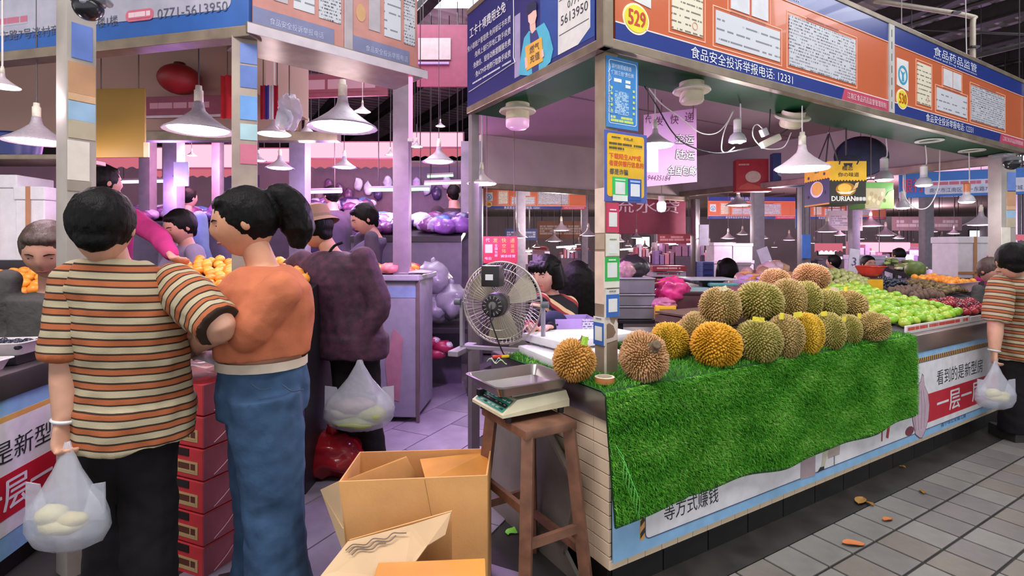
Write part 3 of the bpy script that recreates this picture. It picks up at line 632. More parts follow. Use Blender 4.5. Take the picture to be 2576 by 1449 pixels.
# ================================================================== artificial grass mat
def grass_mat():
    r = thing('grass_mat', 'bright green artificial grass mat draped over the counter front', 'grass mat', C0, TH)
    SW, TD, zb, zt = 2.60, 0.80, 0.325, CT+0.012
    def hem(s): return zb+0.012*math.sin(s*3.1)+0.008*math.sin(s*8.3+1)+0.02*max(0, (s-2.3))*3*0.3
    def bulge(s, k): return -0.035-0.012*math.sin(s*5.5+k*2)*k-0.02*k*(1 if s < 0.4 else 0.35)-0.008*math.sin(s*13)*k
    def P(s, q):
        """q in 0..1: top from the back to the edge; 1..2 down the front"""
        if q <= 1: return Vector((s, TD*(1-q)-0.03*q, zt+0.004*math.sin(s*9)*math.sin(q*7)))
        k = q-1; a = min(1, k/0.06)
        return Vector((s+.03*k*(s < .3), bulge(s, k)*a-0.03*(1-a)-0.0, zt-(zt-hem(s))*k))
    ns, nq = 60, 44
    v = [P(-.052+(SW+.052)*i/(ns-1), 2*j/(nq-1)) for j in range(nq) for i in range(ns)]
    f = [(j*ns+i, j*ns+i+1, (j+1)*ns+i+1, (j+1)*ns+i) for j in range(nq-1) for i in range(ns-1)]
    top = (v, f); bot = ([p+Vector((0, 0.006 if k//ns > nq//2 else 0, -0.006 if k//ns <= nq//2 else 0)) for k, p in enumerate(v)], [tuple(reversed(q)) for q in f])
    part('backing', join(top, bot), mat('grass_mat_backing', srgb('1f4a1c'), 0.9, var=.2), r, smooth=True)
    rng = np.random.default_rng(3); nf_, nt_ = 90000, 30000; n = nf_+nt_
    s = rng.uniform(-0.05, SW-0.005, n); q = np.concatenate([rng.uniform(1.0, 1.965, nf_), rng.uniform(0.0, 1.0, nt_)])
    base = np.array([P(a, b) for a, b in zip(s, q)]); front = q > 1
    nrm = np.where(front[:, None], np.array([0, -1.0, 0.15]), np.array([0, -0.15, 1.0]))
    L = rng.uniform(0.014, 0.027, n); ang = rng.uniform(0, 2*PI, n)
    lean = np.stack([np.cos(ang), np.zeros(n), np.sin(ang)], 1)*0.55; lean[front] += np.array([0, 0, -0.55]); lean[~front] = np.stack([np.cos(ang), np.sin(ang), np.zeros(n)], 1)[~front]*0.6
    sw = np.array([mnoise.noise(Vector((a*4, b*5, 0))) for a, b in zip(s, q)])
    lean += np.where(front[:, None], np.stack([sw*.7, 0*sw, 0*sw], 1), np.stack([sw, 0*sw, 0*sw], 1))
    d1 = nrm*0.8+lean*0.35; d2 = nrm*0.45+lean*0.9
    d1 /= np.linalg.norm(d1, axis=1)[:, None]; d2 /= np.linalg.norm(d2, axis=1)[:, None]
    wv = np.cross(d1, rng.normal(size=(n, 3))); wv /= np.linalg.norm(wv, axis=1)[:, None]; wv *= rng.uniform(0.0010, 0.0017, n)[:, None]
    mid = base+d1*L[:, None]*0.5; tip = mid+d2*L[:, None]*0.6
    V5 = np.stack([base-wv, base+wv, mid+wv*.9, mid-wv*.9, tip], 1).reshape(-1, 3)
    me = bpy.data.meshes.new('grass_blades'); me.vertices.add(n*5); me.vertices.foreach_set('co', V5.ravel())
    o = (np.arange(n)*5)[:, None]; lv = np.concatenate([o+np.array([0, 1, 2, 3]), o+np.array([3, 2, 4])], 1).ravel()
    me.loops.add(n*7); me.loops.foreach_set('vertex_index', lv); me.polygons.add(n*2)
    ls = (np.arange(n)[:, None]*7+np.array([0, 4])).ravel(); me.polygons.foreach_set('loop_start', ls)
    tn = np.repeat(np.clip(rng.normal(0.5, 0.2, n)+sw*0.25, 0, 1), 5); tn[4::5] = np.clip(tn[4::5]+.1, 0, 1)
    me.update(calc_edges=True); a = me.attributes.new('tone', 'FLOAT', 'POINT'); a.data.foreach_set('value', tn.astype(np.float32))
    me.materials.append(attr_mat('grass_blade', 'tone', [(0, srgb('2a7414')), (.5, srgb('4a9e22')), (.85, srgb('74b83a')), (1, srgb('b0d878'))], 0.55, 'LINEAR'))
    g = bpy.data.objects.new('grass_blades', me); COL.objects.link(g); g.parent = r; g['kind'] = 'stuff'
    for k in range(7):
        x = -.02+0.014*k; z0 = 0.66-0.03*k
        part('loose_thread', tube(catmull([(x, -.06, z0), (x+.02, -.085, z0-.05), (x+.012, -.09, z0-.11), (x+.03, -.08, z0-.15)], 4), .0012, 4), K('6fd060'), r)
grass_mat()
# ================================================================== tape roll, tools, foam lids
p = onz(1521, 962, CT+.02)
tr = thing('tape_roll', 'roll of brown packing tape lying on the grass before the post', 'tape roll', p)
part('tape', xf(lathe([(.034, 0), (.042, 0), (.042, .024), (.034, .024), (.034, 0)], 32), M4()), K('b0703c', .35), tr, smooth='sharp')
part('core', lathe([(.031, .001), (.034, .001), (.034, .026), (.031, .026), (.031, .001)], 32), K('d8c8b0'), tr, smooth='sharp')
part('tape_face', lathe([(.034, .0245), (.0415, .0245)], 32), K('d9d2c4'), tr)
foam = mat('white_foam', srgb('d9d6da'), 0.7, var=.05, bump=.25, bscale=220)
def lid(label, s0, t0, w, d, z, rz):
    r = thing('foam_slab', label, 'foam slab', W(s0, t0, z), TH+rz)
    part('slab', bbox_(0, w, 0, d, 0.012, 0.055, .01), foam, r, smooth='sharp'); part('inner_step', bbox_(.03, w-.03, .03, d-.03, 0, 0.014, .004), foam, r)
    for k in range(2): part('notch', bbox_(.04+k*.2, .09+k*.2, .006, .02, .05, .0575, .002), K('c9c6cc', .7), r)
lid('white foam box lid lying lowest, left of the tan durian', 0.0, 0.40, 0.44, 0.40, CT+.001, -0.12)
lid('white foam box lid resting on another behind the corner post', 0.12, 0.50, 0.56, 0.34, CT+.058, 0.06)
pl = thing('paring_knife', 'red and yellow handled knife lying at the left end of the counter', 'knife', onz(1262, 900, CT+.012), 0.2)
part('handle', bbox_(-.05, 0, -.008, .008, 0, .014, .005), K('d8482c', .4), pl, smooth='sharp'); part('handle_band', bbox_(-.002, .04, -.008, .008, 0, .014, .005), K('e6c22a', .4), pl, smooth='sharp')
part('blade', prism([(.04, .004), (.11, .004), (.10, .012), (.04, .016)], -.001, .001), m_steel, pl)
pl = thing('wrapping_ribbon', 'green and white plastic ribbon crumpled at the left end of the counter', 'ribbon', onz(1250, 915, CT+.004))
part('ribbon', grid(lambda a, b: Vector((-.05+.1*a, -.012+.024*b+.02*math.sin(a*6), .012+.012*math.sin(a*11))), 16, 3), K('9cc888'), pl, smooth=True); part('ribbon_end', grid(lambda a, b: Vector((-.03+.05*a, .02+.02*b, .012+.012*math.cos(a*8))), 10, 3), K('d8d8dc'), pl, smooth=True)
# ================================================================== stool and scale
wood = mat('dark_stool_wood', srgb('6a4838'), 0.45, var=.3, vscale=14, col2=srgb('865c48'))
stl = thing('wooden_stool', 'dark brown wooden bar stool beside the counter, carrying the scale', 'stool', W(-0.23, 0.25, 0), TH)
SZ = 0.735
part('seat', bbox_(-.13, .12, -.18, .19, SZ-.035, SZ, .006), wood, stl, smooth='sharp')
lg = {}
for i, (x, y) in enumerate(((-.10, -.15), (.10, -.15), (-.10, .15), (.10, .15))):
    a = Vector((x, y, SZ-.03)); b = Vector((x*1.55, y*1.4, 0)); lg[i] = (a, b); part('leg', beam(a, b, .046, .046), wood, stl)
def on(i, z): a, b = lg[i]; return a.lerp(b, (a.z-z)/(a.z-b.z))
for i, j, z in ((0, 1, .30), (2, 3, .30), (0, 2, .42), (1, 3, .20)): part('stretcher', beam(on(i, z), on(j, z), .02, .034), wood, stl)
sc_ = thing('weighing_scale', 'cream and black electronic weighing scale with a steel tray on the stool', 'scale', W(-0.23, 0.30, SZ), TH)
blk = mat('black_plastic', srgb('1e1d1f'), 0.45, var=.1); crm = K('d8cfae', .4)
part('base', join(bbox_(-.15, .15, -.11, .13, .022, .07, .008)), blk, sc_, smooth='sharp')
part('housing', loft([[(-.175, -.13, .03), (.155, -.13, .03), (.155, .14, .03), (-.175, .14, .03)], [(-.175, -.13, .042), (.155, -.13, .06), (.155, .14, .06), (-.175, .14, .042)], [(-.10, -.12, .092), (.145, -.12, .098), (.145, .13, .098), (-.10, .13, .092)]]), crm, sc_)
part('keypad', ([(-.168, -.115, .049), (-.112, -.108, .0855), (-.112, .118, .0855), (-.168, .125, .049)], [(0, 1, 2, 3)]), K('3c9c84'), sc_)
for i in range(6):
    for j in range(3):
        y = -.10+.034*i; x = -.162+.017*j; z = .0535+.0115*j
        part('key', bbox_(x, x+.012, y, y+.02, z, z+.005, .0015), K('cfd8cc') if (i+j) % 4 else K('3a4a48'), sc_)
part('display', bbox_(-.16, -.118, .105, .13, .06, .088, .002), blk, sc_)
for x in (-.13, .13):
    for y in (-.1, .12): part('foot', cyl((x, y, 0), (x, y, .024), .014), blk, sc_)
part('platform', bbox_(-.12, .13, -.11, .12, .10, .112, .003), m_steel, sc_)
def tray(w, d, h, th=.002):
    o = [rrect(-w/2+.02, w/2-.02, -d/2+.02, d/2-.02, .02), rrect(-w/2, w/2, -d/2, d/2, .03), rrect(-w/2-.012, w/2+.012, -d/2-.012, d/2+.012, .035), rrect(-w/2-.012, w/2+.012, -d/2-.012, d/2+.012, .035), rrect(-w/2, w/2, -d/2, d/2, .03), rrect(-w/2+.02, w/2-.02, -d/2+.02, d/2-.02, .02)]
    zs = [th, h, h, h-.003, h-.003, 0]
    return loft([[Vector((x, y, z)) for x, y in P] for P, z in zip(o, zs)])
part('tray', xf(tray(.36, .29, .045), M4((-.02, .0, .113))), m_steel, sc_, smooth='sharp')
# ---- grey cabinet door leaning at the side of the counter
bd = thing('cabinet_door', 'dark grey door panel leaning behind the wooden stool', 'door panel', W(-.02, .45, 0), TH)
m_board = mat('dark_laminate', srgb('77726c'), 0.6, var=.2, vscale=4)
poly = [(.02, .02), (.95, .02), (.95, .66), (.55, .72), (.16, .45), (.27, .12)]
def side(poly, x0, x1): return loft([[Vector((x, y-.45, z)) for y, z in poly] for x in (x0, x1)])
part('panel', side([(.1, .0), (.98, .0), (.98, .70), (.50, .71), (.15, .42), (.24, .10)], -.03, -.012), m_board, bd)
part('edge_strip', beam((-.035, .50-.45, .715), (-.035, .15-.45, .42), .02, .016), K('8d8378'), bd); part('edge_strip', beam((-.035, .15-.45, .42), (-.035, .24-.45, .10), .014, .012), K('756b60'), bd)
part('padlock', bbox_(-.055, -.03, .06, .10, .52, .575, .005), m_steel, bd); part('shackle', tube([(-.042, .065, .57), (-.042, .067, .60), (-.042, .08, .612), (-.042, .093, .60), (-.042, .095, .57)], .004, 6), m_steel, bd)
part('keys', join(bbox_(-.05, -.045, .075, .09, .45, .52, .001)), K('b8b4b0', .3), bd)
solo('plastic_scrap', xf(grid(lambda a, b: Vector((.05*a, .03*b+.01*math.sin(5*a), .008+.02*a*b)), 6, 4), M4(at(1279, 1350, 2.62), 0.6)), K('7ee03a', .4), 'lime green plastic scrap on the floor behind the stool', 'scrap', smooth=True)
# ================================================================== notices on the corner post
m_tape = mat('clear_tape', (.8, .8, .8), .2, alpha=.25, var=0)
def notice(name, label, x0, x1, z0, z1, col, face='r', y=-.004, th=.003):
    rt_ = (P0, TH) if face == 'r' else (P0+V*.075, TH-PI/2)
    r = thing(name, label, name.split('_')[-1], Vector(rt_[0])+Vector((0, 0, z0)), rt_[1]); part('board', bbox_(x0, x1, y-th, y, 0, z1-z0, .0015), col, r); return r, y-th
def dec(r, n, vf, m): return part(n, vf, m, r)
n1, y1 = notice('blue_notice', 'blue plastic-wrapped shop rules notice at the top of the corner post', .0, .195, 1.99, 2.315, K('3f83c4', .3))
lw = K('d8e6f4'); yl = K('c8d86a')
dec(n1, 'outline', ringp(rrect(.014, .184, .02, .31, .012), rrect(.017, .181, .023, .307, .010), y1-.001, y1), lw)
dec(n1, 'lettering', text('淡村商贸城商铺', .03, .272, .021, .12, y1-.001), lw); dec(n1, 'lettering', text('“门前三包”责任牌', .025, .243, .021, .14, y1-.001), lw)
for a, b, c, d in ((.045, .09, .212, .228), (.115, .145, .214, .228), (.115, .145, .192, .207)): dec(n1, 'blank_label', prism(rect(a, b, c, d), y1-.001, y1), K('e4e4e0'))
dec(n1, 'fine_print', xf(prism(rect(0, .085, 0, .105), y1-.001, y1), M4((.05, 0, .065))), fineprint('blue_fine_print', srgb('4a8ac8'), srgb('cfe2f2'), .0075, .004, .4))
for x_ in (.024, .16): [marks(n1, x_, .07+.026*q, .013, .014, y1-.001, '3f83c4', 'c8d86a') for q in range(5)]
marks(n1, .025, .026, .145, .03, y1-.001, '3f83c4', 'c8d86a', 2)
dec(n1, 'wrap_crease', join(*[tube(catmull([(.012, y1-.002, .3-.05*k), (.02+.004*k, y1-.004, .27-.05*k), (.01, y1-.002, .25-.045*k)], 3), .0012, 4) for k in range(5)]), K('d9e2ea', .2)).__setitem__('kind', 'stuff')
n2, y2 = notice('fraud_poster', 'yellow and blue anti-fraud poster on the corner post', -.012, .252, 1.653, 1.978, K('4a58a8', .3))
dec(n2, 'yellow_field', prism(rrect(.004, .232, .025, .312, .014), y2-.001, y2), K('e8b414', .3))
dk = K('5a5030'); rd = K('d84a2a')
dec(n2, 'logo', join(ringp(ell(.11, .293, .006, .006, 14), ell(.11, .293, .0035, .0035, 14), y2-.002, y2-.001)), dk); marks(n2, .03, .288, .055, .01, y2-.002, 'e8b414', '5a5030'); marks(n2, .12, .286, .04, .013, y2-.002, 'e8b414', '5a5030', 2)
marks(n2, .015, .256, .205, .015, y2-.002, 'e8b414', '5a5030'); marks(n2, .015, .236, .09, .015, y2-.002, 'e8b414', '5a5030')
dec(n2, 'lettering', text('下载陌生APP或', .015, .196, .026, .195, y2-.002, bold=.0012), rd); dec(n2, 'lettering', text('者提供银行信息的', .015, .164, .026, .212, y2-.002, bold=.0012), rd)
dec(n2, 'lettering', text('都是诈骗', .018, .125, .027, .11, y2-.002, bold=.001), K('4a4a4c'))
dec(n2, 'green_card', prism(rect(.035, .125, .012, .115), y2-.004, y2-.001), K('2fc060')); dec(n2, 'green_card_base', prism(rect(.035, .125, .005, .032), y2-.0045, y2-.001), K('dfe2da'))
dec(n2, 'card_window', prism(rect(.05, .108, .036, .092), y2-.0055, y2-.004), K('dfe0dc')); dec(n2, 'card_print', prism(rect(.048, .11, .098, .105), y2-.0055, y2-.004), K('bfe6c8'))
dec(n2, 'blue_card', prism(rect(.13, .212, .012, .112), y2-.004, y2-.001), K('2c56a8')); dec(n2, 'card_window', prism(rect(.143, .2, .03, .088), y2-.0055, y2-.004), K('dfe0e4')); dec(n2, 'card_print', prism(rect(.14, .203, .095, .104), y2-.0055, y2-.004), K('a9c0e6'))
def pay_card(label, x0, x1, z0, z1, frame, base, win, face='r', tint='d8d5ce', ink_='6a6a6c'):
    r, y = notice('payment_card', label, x0, x1, z0, z1, base, face, -.003, .005); h = z1-z0; w = x1-x0
    dec(r, 'coloured_field', prism(rect(x0+.002, x1-.002, h*win[0], h*win[1]), y-.001, y), frame)
    dec(r, 'code_window', prism(rect(x0+w*.18, x1-w*.18, h*win[2], h*win[3]), y-.002, y-.001), K('dcdcd8'))
    marks(r, x0+w*.25, h*(.90 if win[1] < .9 else win[3]+.05), w*.5, h*.06, y-.0025, tint, ink_)
    return r
pay_card('red payment card on the corner post under the anti-fraud poster', .0, .075, 1.513, 1.648, K('c8385c'), K('b83454'), (0, 1, .2, .68), tint='c8385c', ink_='e8dcdc')
pay_card('white payment card on the corner post under the red one', -.002, .078, 1.405, 1.508, K('ddd8ca'), K('d8d2c2'), (.05, .95, .12, .66), tint='ddd8ca')
pay_card('green framed payment card on the corner post', -.012, .078, 1.262, 1.402, K('2fb04a'), K('ddd9cc'), (.22, 1, .34, .82), tint='2fb04a', ink_='d0ead4')
pay_card('blue framed payment card on the right face of the corner post', -.004, .077, 1.13, 1.255, K('3463b0'), K('d8d5ce'), (0, .82, .18, .66))
pay_card('blue framed payment card on the left face of the corner post', .0, .076, 1.0, 1.128, K('3463b0'), K('d8d5ce'), (0, .8, .16, .66), face='l')
# ================================================================== fan
fc = at(1262, 762, 2.88)
fan = thing('standing_fan', 'large black and cream wire-guard fan at the left end of the counter', 'fan', Vector((fc.x, fc.y, CT)), math.radians(-18))
zc = fc.z-CT; RF = .225
wire = mat('fan_wire', srgb('b8b0a8'), .35, metal=.6, var=0)
def ring(r, y, rr, n=40): return tube([(r*math.cos(2*PI*k/n), y, zc+r*math.sin(2*PI*k/n)) for k in range(n+1)], rr, 6, False)
for r_, y, rr in ((RF, 0, .006), (RF*.985, .03, .003)): part('guard_rim', ring(r_, y, rr), wire, fan, smooth=True)
wires = []
for k in range(60):
    a = 2*PI*k/60; c, s_ = math.cos(a), math.sin(a)
    wires.append(tube([(.06*c, -.085, zc+.06*s_), (.14*c, -.075, zc+.14*s_), (.2*c, -.045, zc+.2*s_), (RF*c, 0, zc+RF*s_)], .0013, 4)); wires.append(tube([(.03*c, .10, zc+.03*s_), (.14*c, .09, zc+.14*s_), (RF*c, .0, zc+RF*s_)], .0013, 4))
part('guard_wires', join(*wires, ring(.14, -.075, .0018), ring(.19, -.052, .0018)), wire, fan, kind='stuff')
m_blade = mat('fan_blade', srgb('a8a28c'), .4, var=.1)
for k in range(3):
    a0 = 2*PI*k/3+.55
    def bl(u, v_):
        r = .05+.155*u; a = a0+(v_-.5)*(1.05-.25*u); return Vector((r*math.cos(a), .01+.055*(v_-.5)+.01*u, zc+r*math.sin(a)))
    g = grid(bl, 8, 8); part('blade', join(g, ([Vector(q)+Vector((0, .004, 0)) for q in g[0]], [tuple(reversed(q)) for q in g[1]])), m_blade, fan, smooth=True)
part('hub', xf(lathe([(0, 0), (.045, .0), (.05, .02), (.045, .05), (0, .055)], 20), M4((0, 0, zc), 0, PI/2)), m_blade, fan, smooth='sharp')
part('motor', xf(lathe([(0, .15), (.05, .15), (.062, .14), (.066, .10), (.066, .05), (.03, .02)], 24), M4((0, 0, zc), 0, PI/2)), blk, fan, smooth='sharp')
for k in range(14):
    a = 2*PI*k/14; part('motor_slot', beam((.036*math.cos(a), -.151, zc+.036*math.sin(a)), (.052*math.cos(a), -.151, zc+.052*math.sin(a)), .005, .004), K('8a8488'), fan)
part('motor_cap', xf(lathe([(0, .158), (.018, .157), (.022, .15)], 16), M4((0, 0, zc), 0, PI/2)), K('6a6468'), fan)
part('control_box', bbox_(-.055, .045, -.17, -.09, zc+.10, zc+.21, .006), blk, fan, smooth='sharp'); part('box_label', box(-.03, .012, -.173, -.17, zc+.135, zc+.165), K('d8d8da'), fan)
part('power_cord', tube(catmull([(0, -.15, zc+.02), (-.005, -.17, zc-.05), (.02, -.16, zc-.14), (.05, -.12, zc-.25), (.06, -.1, .02-.0)], 5), .004, 6), blk, fan, smooth=True)
part('bracket', join(beam((-.235, 0, zc), (-.235, 0, .03), .018, .03), beam((.235, 0, zc), (.235, 0, .03), .018, .03), beam((-.235, 0, .03), (.235, 0, .03), .03, .018)), K('8a8490', .4), fan)
part('tilt_knob', cyl((.235, -.02, zc), (.27, -.02, zc), .018), K('5a5e66'), fan); part('tilt_knob', cyl((-.235, -.02, zc), (-.27, -.02, zc), .018), K('5a5e66'), fan)
for x in (-.23, .23): part('stand_foot', bbox_(x-.03, x+.03, -.14, .14, 0, .03, .006), K('8a8490', .4), fan)
# ================================================================== lamps
m_shade = mat('white_enamel_shade', srgb('b3a3a8'), .4, var=.05); m_shade2 = mat('grey_enamel_shade', srgb('8f858c'), .45, var=.1)
m_lit = glow('lamp_light', (1.0, .93, .96), 9.0); m_litp = glow('lamp_light_pink', (1.0, .62, .92), 9.0); m_litv = glow('lamp_light_violet', (.62, .32, 1.0), 9.0)
m_cord = K('d8d2cc'); m_sock = K('c9bfae', .4)
ZK = 1.5
def tall(P): return [(r, z*ZK if z > 0 else z) for r, z in P]
sh_me = mesh('shade', lathe(tall([(.10, .62), (.14, .60), (.16, .50), (.2, .42), (.42, .28), (.72, .13), (.97, .03), (1.0, 0), (.985, -.005), (.70, .10), (.38, .25), (.15, .40)]), 32), m_shade, True)
sh_me2 = mesh('shade', lathe(tall([(.10, .62), (.14, .60), (.16, .50), (.2, .42), (.42, .28), (.72, .13), (.97, .03), (1.0, 0), (.985, -.005), (.70, .10), (.38, .25)]), 20), m_shade2, True)
so_me = mesh('socket', lathe(tall([(0, .95), (.09, .94), (.10, .85), (.13, .84), (.13, .62), (.10, .60)]), 14), m_sock, True)
def bulb_me(m, n): return mesh('bulb', lathe([(.86*r, z) for r, z in ((1, .07), (.96, .035), (.8, -.01), (.5, -.04), (0, -.05))], n), m, True)
bu = {k: bulb_me(m, 24) for k, m in (('w', m_lit), ('p', m_litp), ('v', m_litv))}
def link(name, me, parent, scale=None, loc=None, rot=None):
    o = bpy.data.objects.new(name, me); COL.objects.link(o); o.parent = parent
    if scale: o.scale = (scale,)*3
    if loc: o.location = loc
    return o
def roof_over(p):
    """height of what a lamp at P can hang from"""
    s, t = st(p)
    if -.0 < s < 5.2 and .45 < t < 4.2: return 2.85
    if p.y > 9.6: return 2.96
    if 2.75 < p.y < 4.3 and p.x < -1.55: return 3.3
    return 4.96
def hang(r, xs, z0, y=0.0, rad=.004, m=None):
    top = roof_over(Vector(r.location)+Vector((0, .1, 0)))-r.location.z
    for x in xs: part('hanging_string', tube([(x, y, z0), (x, y, top)], rad, 5), m or K('6a5a50'), r)
def pendant(label, px, py, Y, wpx, kind='w', cord=.5, grey=False, watt=0, col=(1, .93, .96), group='pendant lamps over the stalls', detail=False):
    """lamp whose rim centre is at (px, py), WPX wide in the photograph"""
    p = at(px, py, Y); R = wpx/2*Y/F; cord = roof_over(p)-p.z-R*.9
    r = thing('pendant_lamp', label, 'lamp', p, 0, group)
    link('shade', sh_me2 if grey else sh_me, r, R); link('bulb', bu[kind], r, R); link('socket', so_me, r, R)
    if cord: part('cord', tube([(0, 0, R*1.38), (.0, 0, max(R*1.45, R*.9+cord))], max(.004, R*.02), 5), m_cord if not grey else K('4a4448'), r)
    if detail:
        n = 36
        part('bulb_rim', loft([[Vector((R*.9*(1+.03*(k % 2))*math.cos(2*PI*k/n), R*.9*(1+.03*(k % 2))*math.sin(2*PI*k/n), z)) for k in range(n)] for z in (.05*R, -.05*R)], False), m_lit if kind == 'w' else m_litp, r)
    if watt: point('pendant_light', p-Vector((0, 0, R*.25)), watt, col, R*.6).parent = None
    return r
pendant('large pale flared pendant lamp hanging in front of the DURIAN box', 2018, 424, 3.30, 130, 'p', .28, watt=20, col=(1, .88, .93), detail=True)
pendant('flared pendant lamp half hidden behind the yellow anti-fraud poster', 1648, 366, 2.95, 92, 'w', .42, watt=18, col=(1, .93, .95), detail=True)
pendant('violet-lit pendant lamp at the far left under the stall ceiling', 1212, 462, 3.6, 76, 'v', .9, watt=120, col=(.72, .38, 1), detail=True)
far = [('over the far aisle left of the corner post', 1412, 580, 12, 50), ('low at the far left behind the fan', 1302, 598, 9.5, 52), ('third behind the seller', 1394, 607, 13, 44), ('just left of the corner post', 1480, 593, 9, 44),
 ('right of the corner post, tilted', 1601, 599, 8, 32), ('beside the red gift box', 1857, 517, 8.6, 62), ('over the pile of guavas', 2081, 583, 11, 56), ('above the red bowl', 2190, 569, 12.5, 56), ('low above the red bowl', 2228, 592, 14, 48),
 ('left of the grey post with the camera', 2468, 566, 7.5, 72), ('behind the grey posts on the right', 2160, 601, 16, 34), ('far behind the white boxes', 1832, 600, 13, 36), ('far behind the price card', 1985, 604, 15, 36), ('over the dark stall far left', 1440, 632, 20, 22),
 ('far off behind the meat bag', 1640, 640, 20, 26), ('far off over the red trays', 1690, 628, 22, 36), ('in the far row behind the post', 1580, 618, 18, 20), ('behind the seller, small', 1330, 640, 20, 24), ('high over the blue bank banner', 2340, 583, 13, 40), ('small, behind the foam boxes', 2370, 600, 16, 26)]
for i, (w_, px, py, Y, w) in enumerate(far): pendant('small grey pendant lamp '+w_, px, py, Y, w, 'w' if i % 3 else 'p', (2.96 if Y > 9.6 else 4.9)-at(px, py, Y).z-w/2*Y/F*.9, True, watt=0)
# reflector bulbs on cords
def led(label, px, py, Y, wpx, top, body='d8d2cc', three=False, watt=0):
    p = at(px, py, Y); R = wpx/2*Y/F; top = max(top, roof_over(p)-p.z)
    r = thing('led_bulb', label, 'bulb', p, 0, 'reflector bulbs on cords')
    part('reflector', lathe([(R, 0), (R*1.02, R*.25), (R*.8, R*.8), (R*.45, R*1.1), (R*.42, R*1.9), (0, R*1.95)], 20), K('b8b4b8', .35), r, smooth='sharp')
    part('socket', lathe([(R*.44, R*1.4), (R*.46, R*2.6), (R*.25, R*2.8), (0, R*2.8)], 14), K(body, .4), r, smooth='sharp')
    if three:
        part('face', lathe([(R*.98, .002), (0, .001)], 20), K('c8c4c8'), r)
        for k in range(3): a = 2*PI*k/3+.5; part('lens', sphere((R*.48*math.cos(a), R*.48*math.sin(a), 0), R*.36, 12, 8, (1, 1, .5)), m_lit, r, smooth=True)
    else: part('lens', lathe([(R*.95, .0), (R*.7, -R*.18), (0, -R*.25)], 20), m_lit, r, smooth=True)
    if top: part('cord', tube(catmull([(0, 0, R*2.7), (R*.4, 0, R*3.6), (-R*.2, 0, (top+R*2.7)*.6), (0, 0, top)], 4), .0045, 6), m_cord, r, smooth=True)
    if watt: point('bulb_light', p-Vector((0, 0, R*.5)), watt, (.97, .97, 1), R)
led('three-lens reflector bulb hanging beside the pink express poster', 1855, 357, 3.25, 42, .20, three=True, watt=8)
led('reflector bulb on a white cord right of the DURIAN box', 2224, 452, 4.3, 40, .32, watt=8)
led('reflector bulb before the blue bank banner', 2324, 466, 4.6, 36, .34, watt=8)
led('reflector bulb with an orange socket near the right-hand post', 2432, 508, 4.9, 34, .45, 'c87848', watt=8)
led('small reflector bulb between the green box and the blue banner', 2271, 523, 6.0, 30, .45, watt=5)
gl = at(1664, 520, 5.0); r = thing('globe_bulb', 'round white bulb glowing right of the corner post', 'bulb', gl)
part('globe', lathe([(0, -.05), (.03, -.045), (.042, -.02), (.042, .03), (.03, .045)], 16), m_lit, r, smooth=True); part('socket', lathe([(.03, .04), (.03, .10), (0, .105)], 12), m_sock, r); hang(r, (0,), .1)
# ducts and fittings under the green soffit
m_duct = K('cfc3a6', .45)
def duct(label, px, py, k=1.0, tilt=0.0, lampe=None):
    p = onz(px, py, 2.335) if py < HOR else None
    Y = (2.335-CH)*F/(HOR-py); p = at(px, py, Y)
    r = thing('ceiling_duct', label, 'duct', p, 0, 'round ducts under the green soffit')
    m = M4((0, 0, 0), 0, tilt)
    part('collar', xf(lathe([(.065*k, .0), (.065*k, -.035), (.06*k, -.035)], 26), m), m_duct, r, smooth='sharp')
    part('flange', xf(lathe([(.06*k, -.032), (.095*k, -.036), (.10*k, -.046), (.095*k, -.052), (.06*k, -.05)], 30), m), K('dcd2c0', .4), r, smooth='sharp')
    part('drum', xf(lathe([(.062*k, -.05), (.064*k, -.095), (.055*k, -.11), (0, -.112)], 26), m), m_duct, r, smooth='sharp')
    if lampe: part('glass', xf(lathe([(.064*k, -.1), (.062*k, -.14), (.045*k, -.155), (0, -.16)], 24), m), lampe, r, smooth=True)
duct('round ceiling lamp with a pink glass under the bank sign', 1302, 262, 1.15, 0, mat('pink_glass', srgb('e0a8cc'), .3, emit=(.9, .5, .8), estr=.25, var=0))
duct('round cream duct in the green soffit under the number 529 sign', 1740, 208, 1.0, 0)
duct('tilted cream duct above the large pendant lamp', 1998, 277, 1.1, .5)
for px, py, lb in ((2338, 352, 'flat white soffit ring left of the camera post'), (2445, 377, 'flat white soffit ring nearest the camera post')):
    Y = (2.335-CH)*F/(HOR-py); p = at(px, py, Y); r = thing('soffit_ring', lb, 'ring'); r.location = p; part('ring', lathe([(.07, 0), (.1, -.004), (.1, -.012), (.07, -.012), (.07, 0)], 28), K('d8d2c8'), r, smooth='sharp')
# cables
def cable(label, pts, rad, m, name='cable'): return solo(name, tube(catmull([at(*p) for p in pts], 6), rad, 6), m, label, 'cable', smooth=True)
cable('black cable drooping across the pink express poster', [(1622, 218, 2.75), (1650, 262, 2.9), (1690, 330, 3.05), (1730, 365, 3.15), (1800, 385, 3.25), (1870, 375, 3.3), (1930, 355, 3.4), (1990, 320, 3.45)], .0045, blk)
cable('white cable looping from the soffit to the three-lens bulb', [(1632, 222, 2.75), (1665, 262, 2.85), (1710, 295, 2.95), (1760, 333, 3.1), (1800, 335, 3.2), (1828, 310, 3.25), (1845, 278, 3.25)], .0035, m_cord)
cable('white cable hanging in a loop before the blue bank banner', [(2272, 440, 5.2), (2275, 490, 5.2), (2300, 522, 5.2), (2335, 520, 5.2), (2360, 470, 5.2), (2364, 405, 5.2), (2366, 275, 5.2)], .005, m_cord)
cable('white cable loop under the three-lens bulb', [(1848, 275, 3.3), (1822, 330, 3.3), (1815, 375, 3.3), (1828, 384, 3.3), (1848, 370, 3.3)], .0035, m_cord)
ex = thing('extension_socket', 'white extension socket with a plugged cable hanging under the soffit', 'socket', at(1938, 355, 3.3), 0.2)
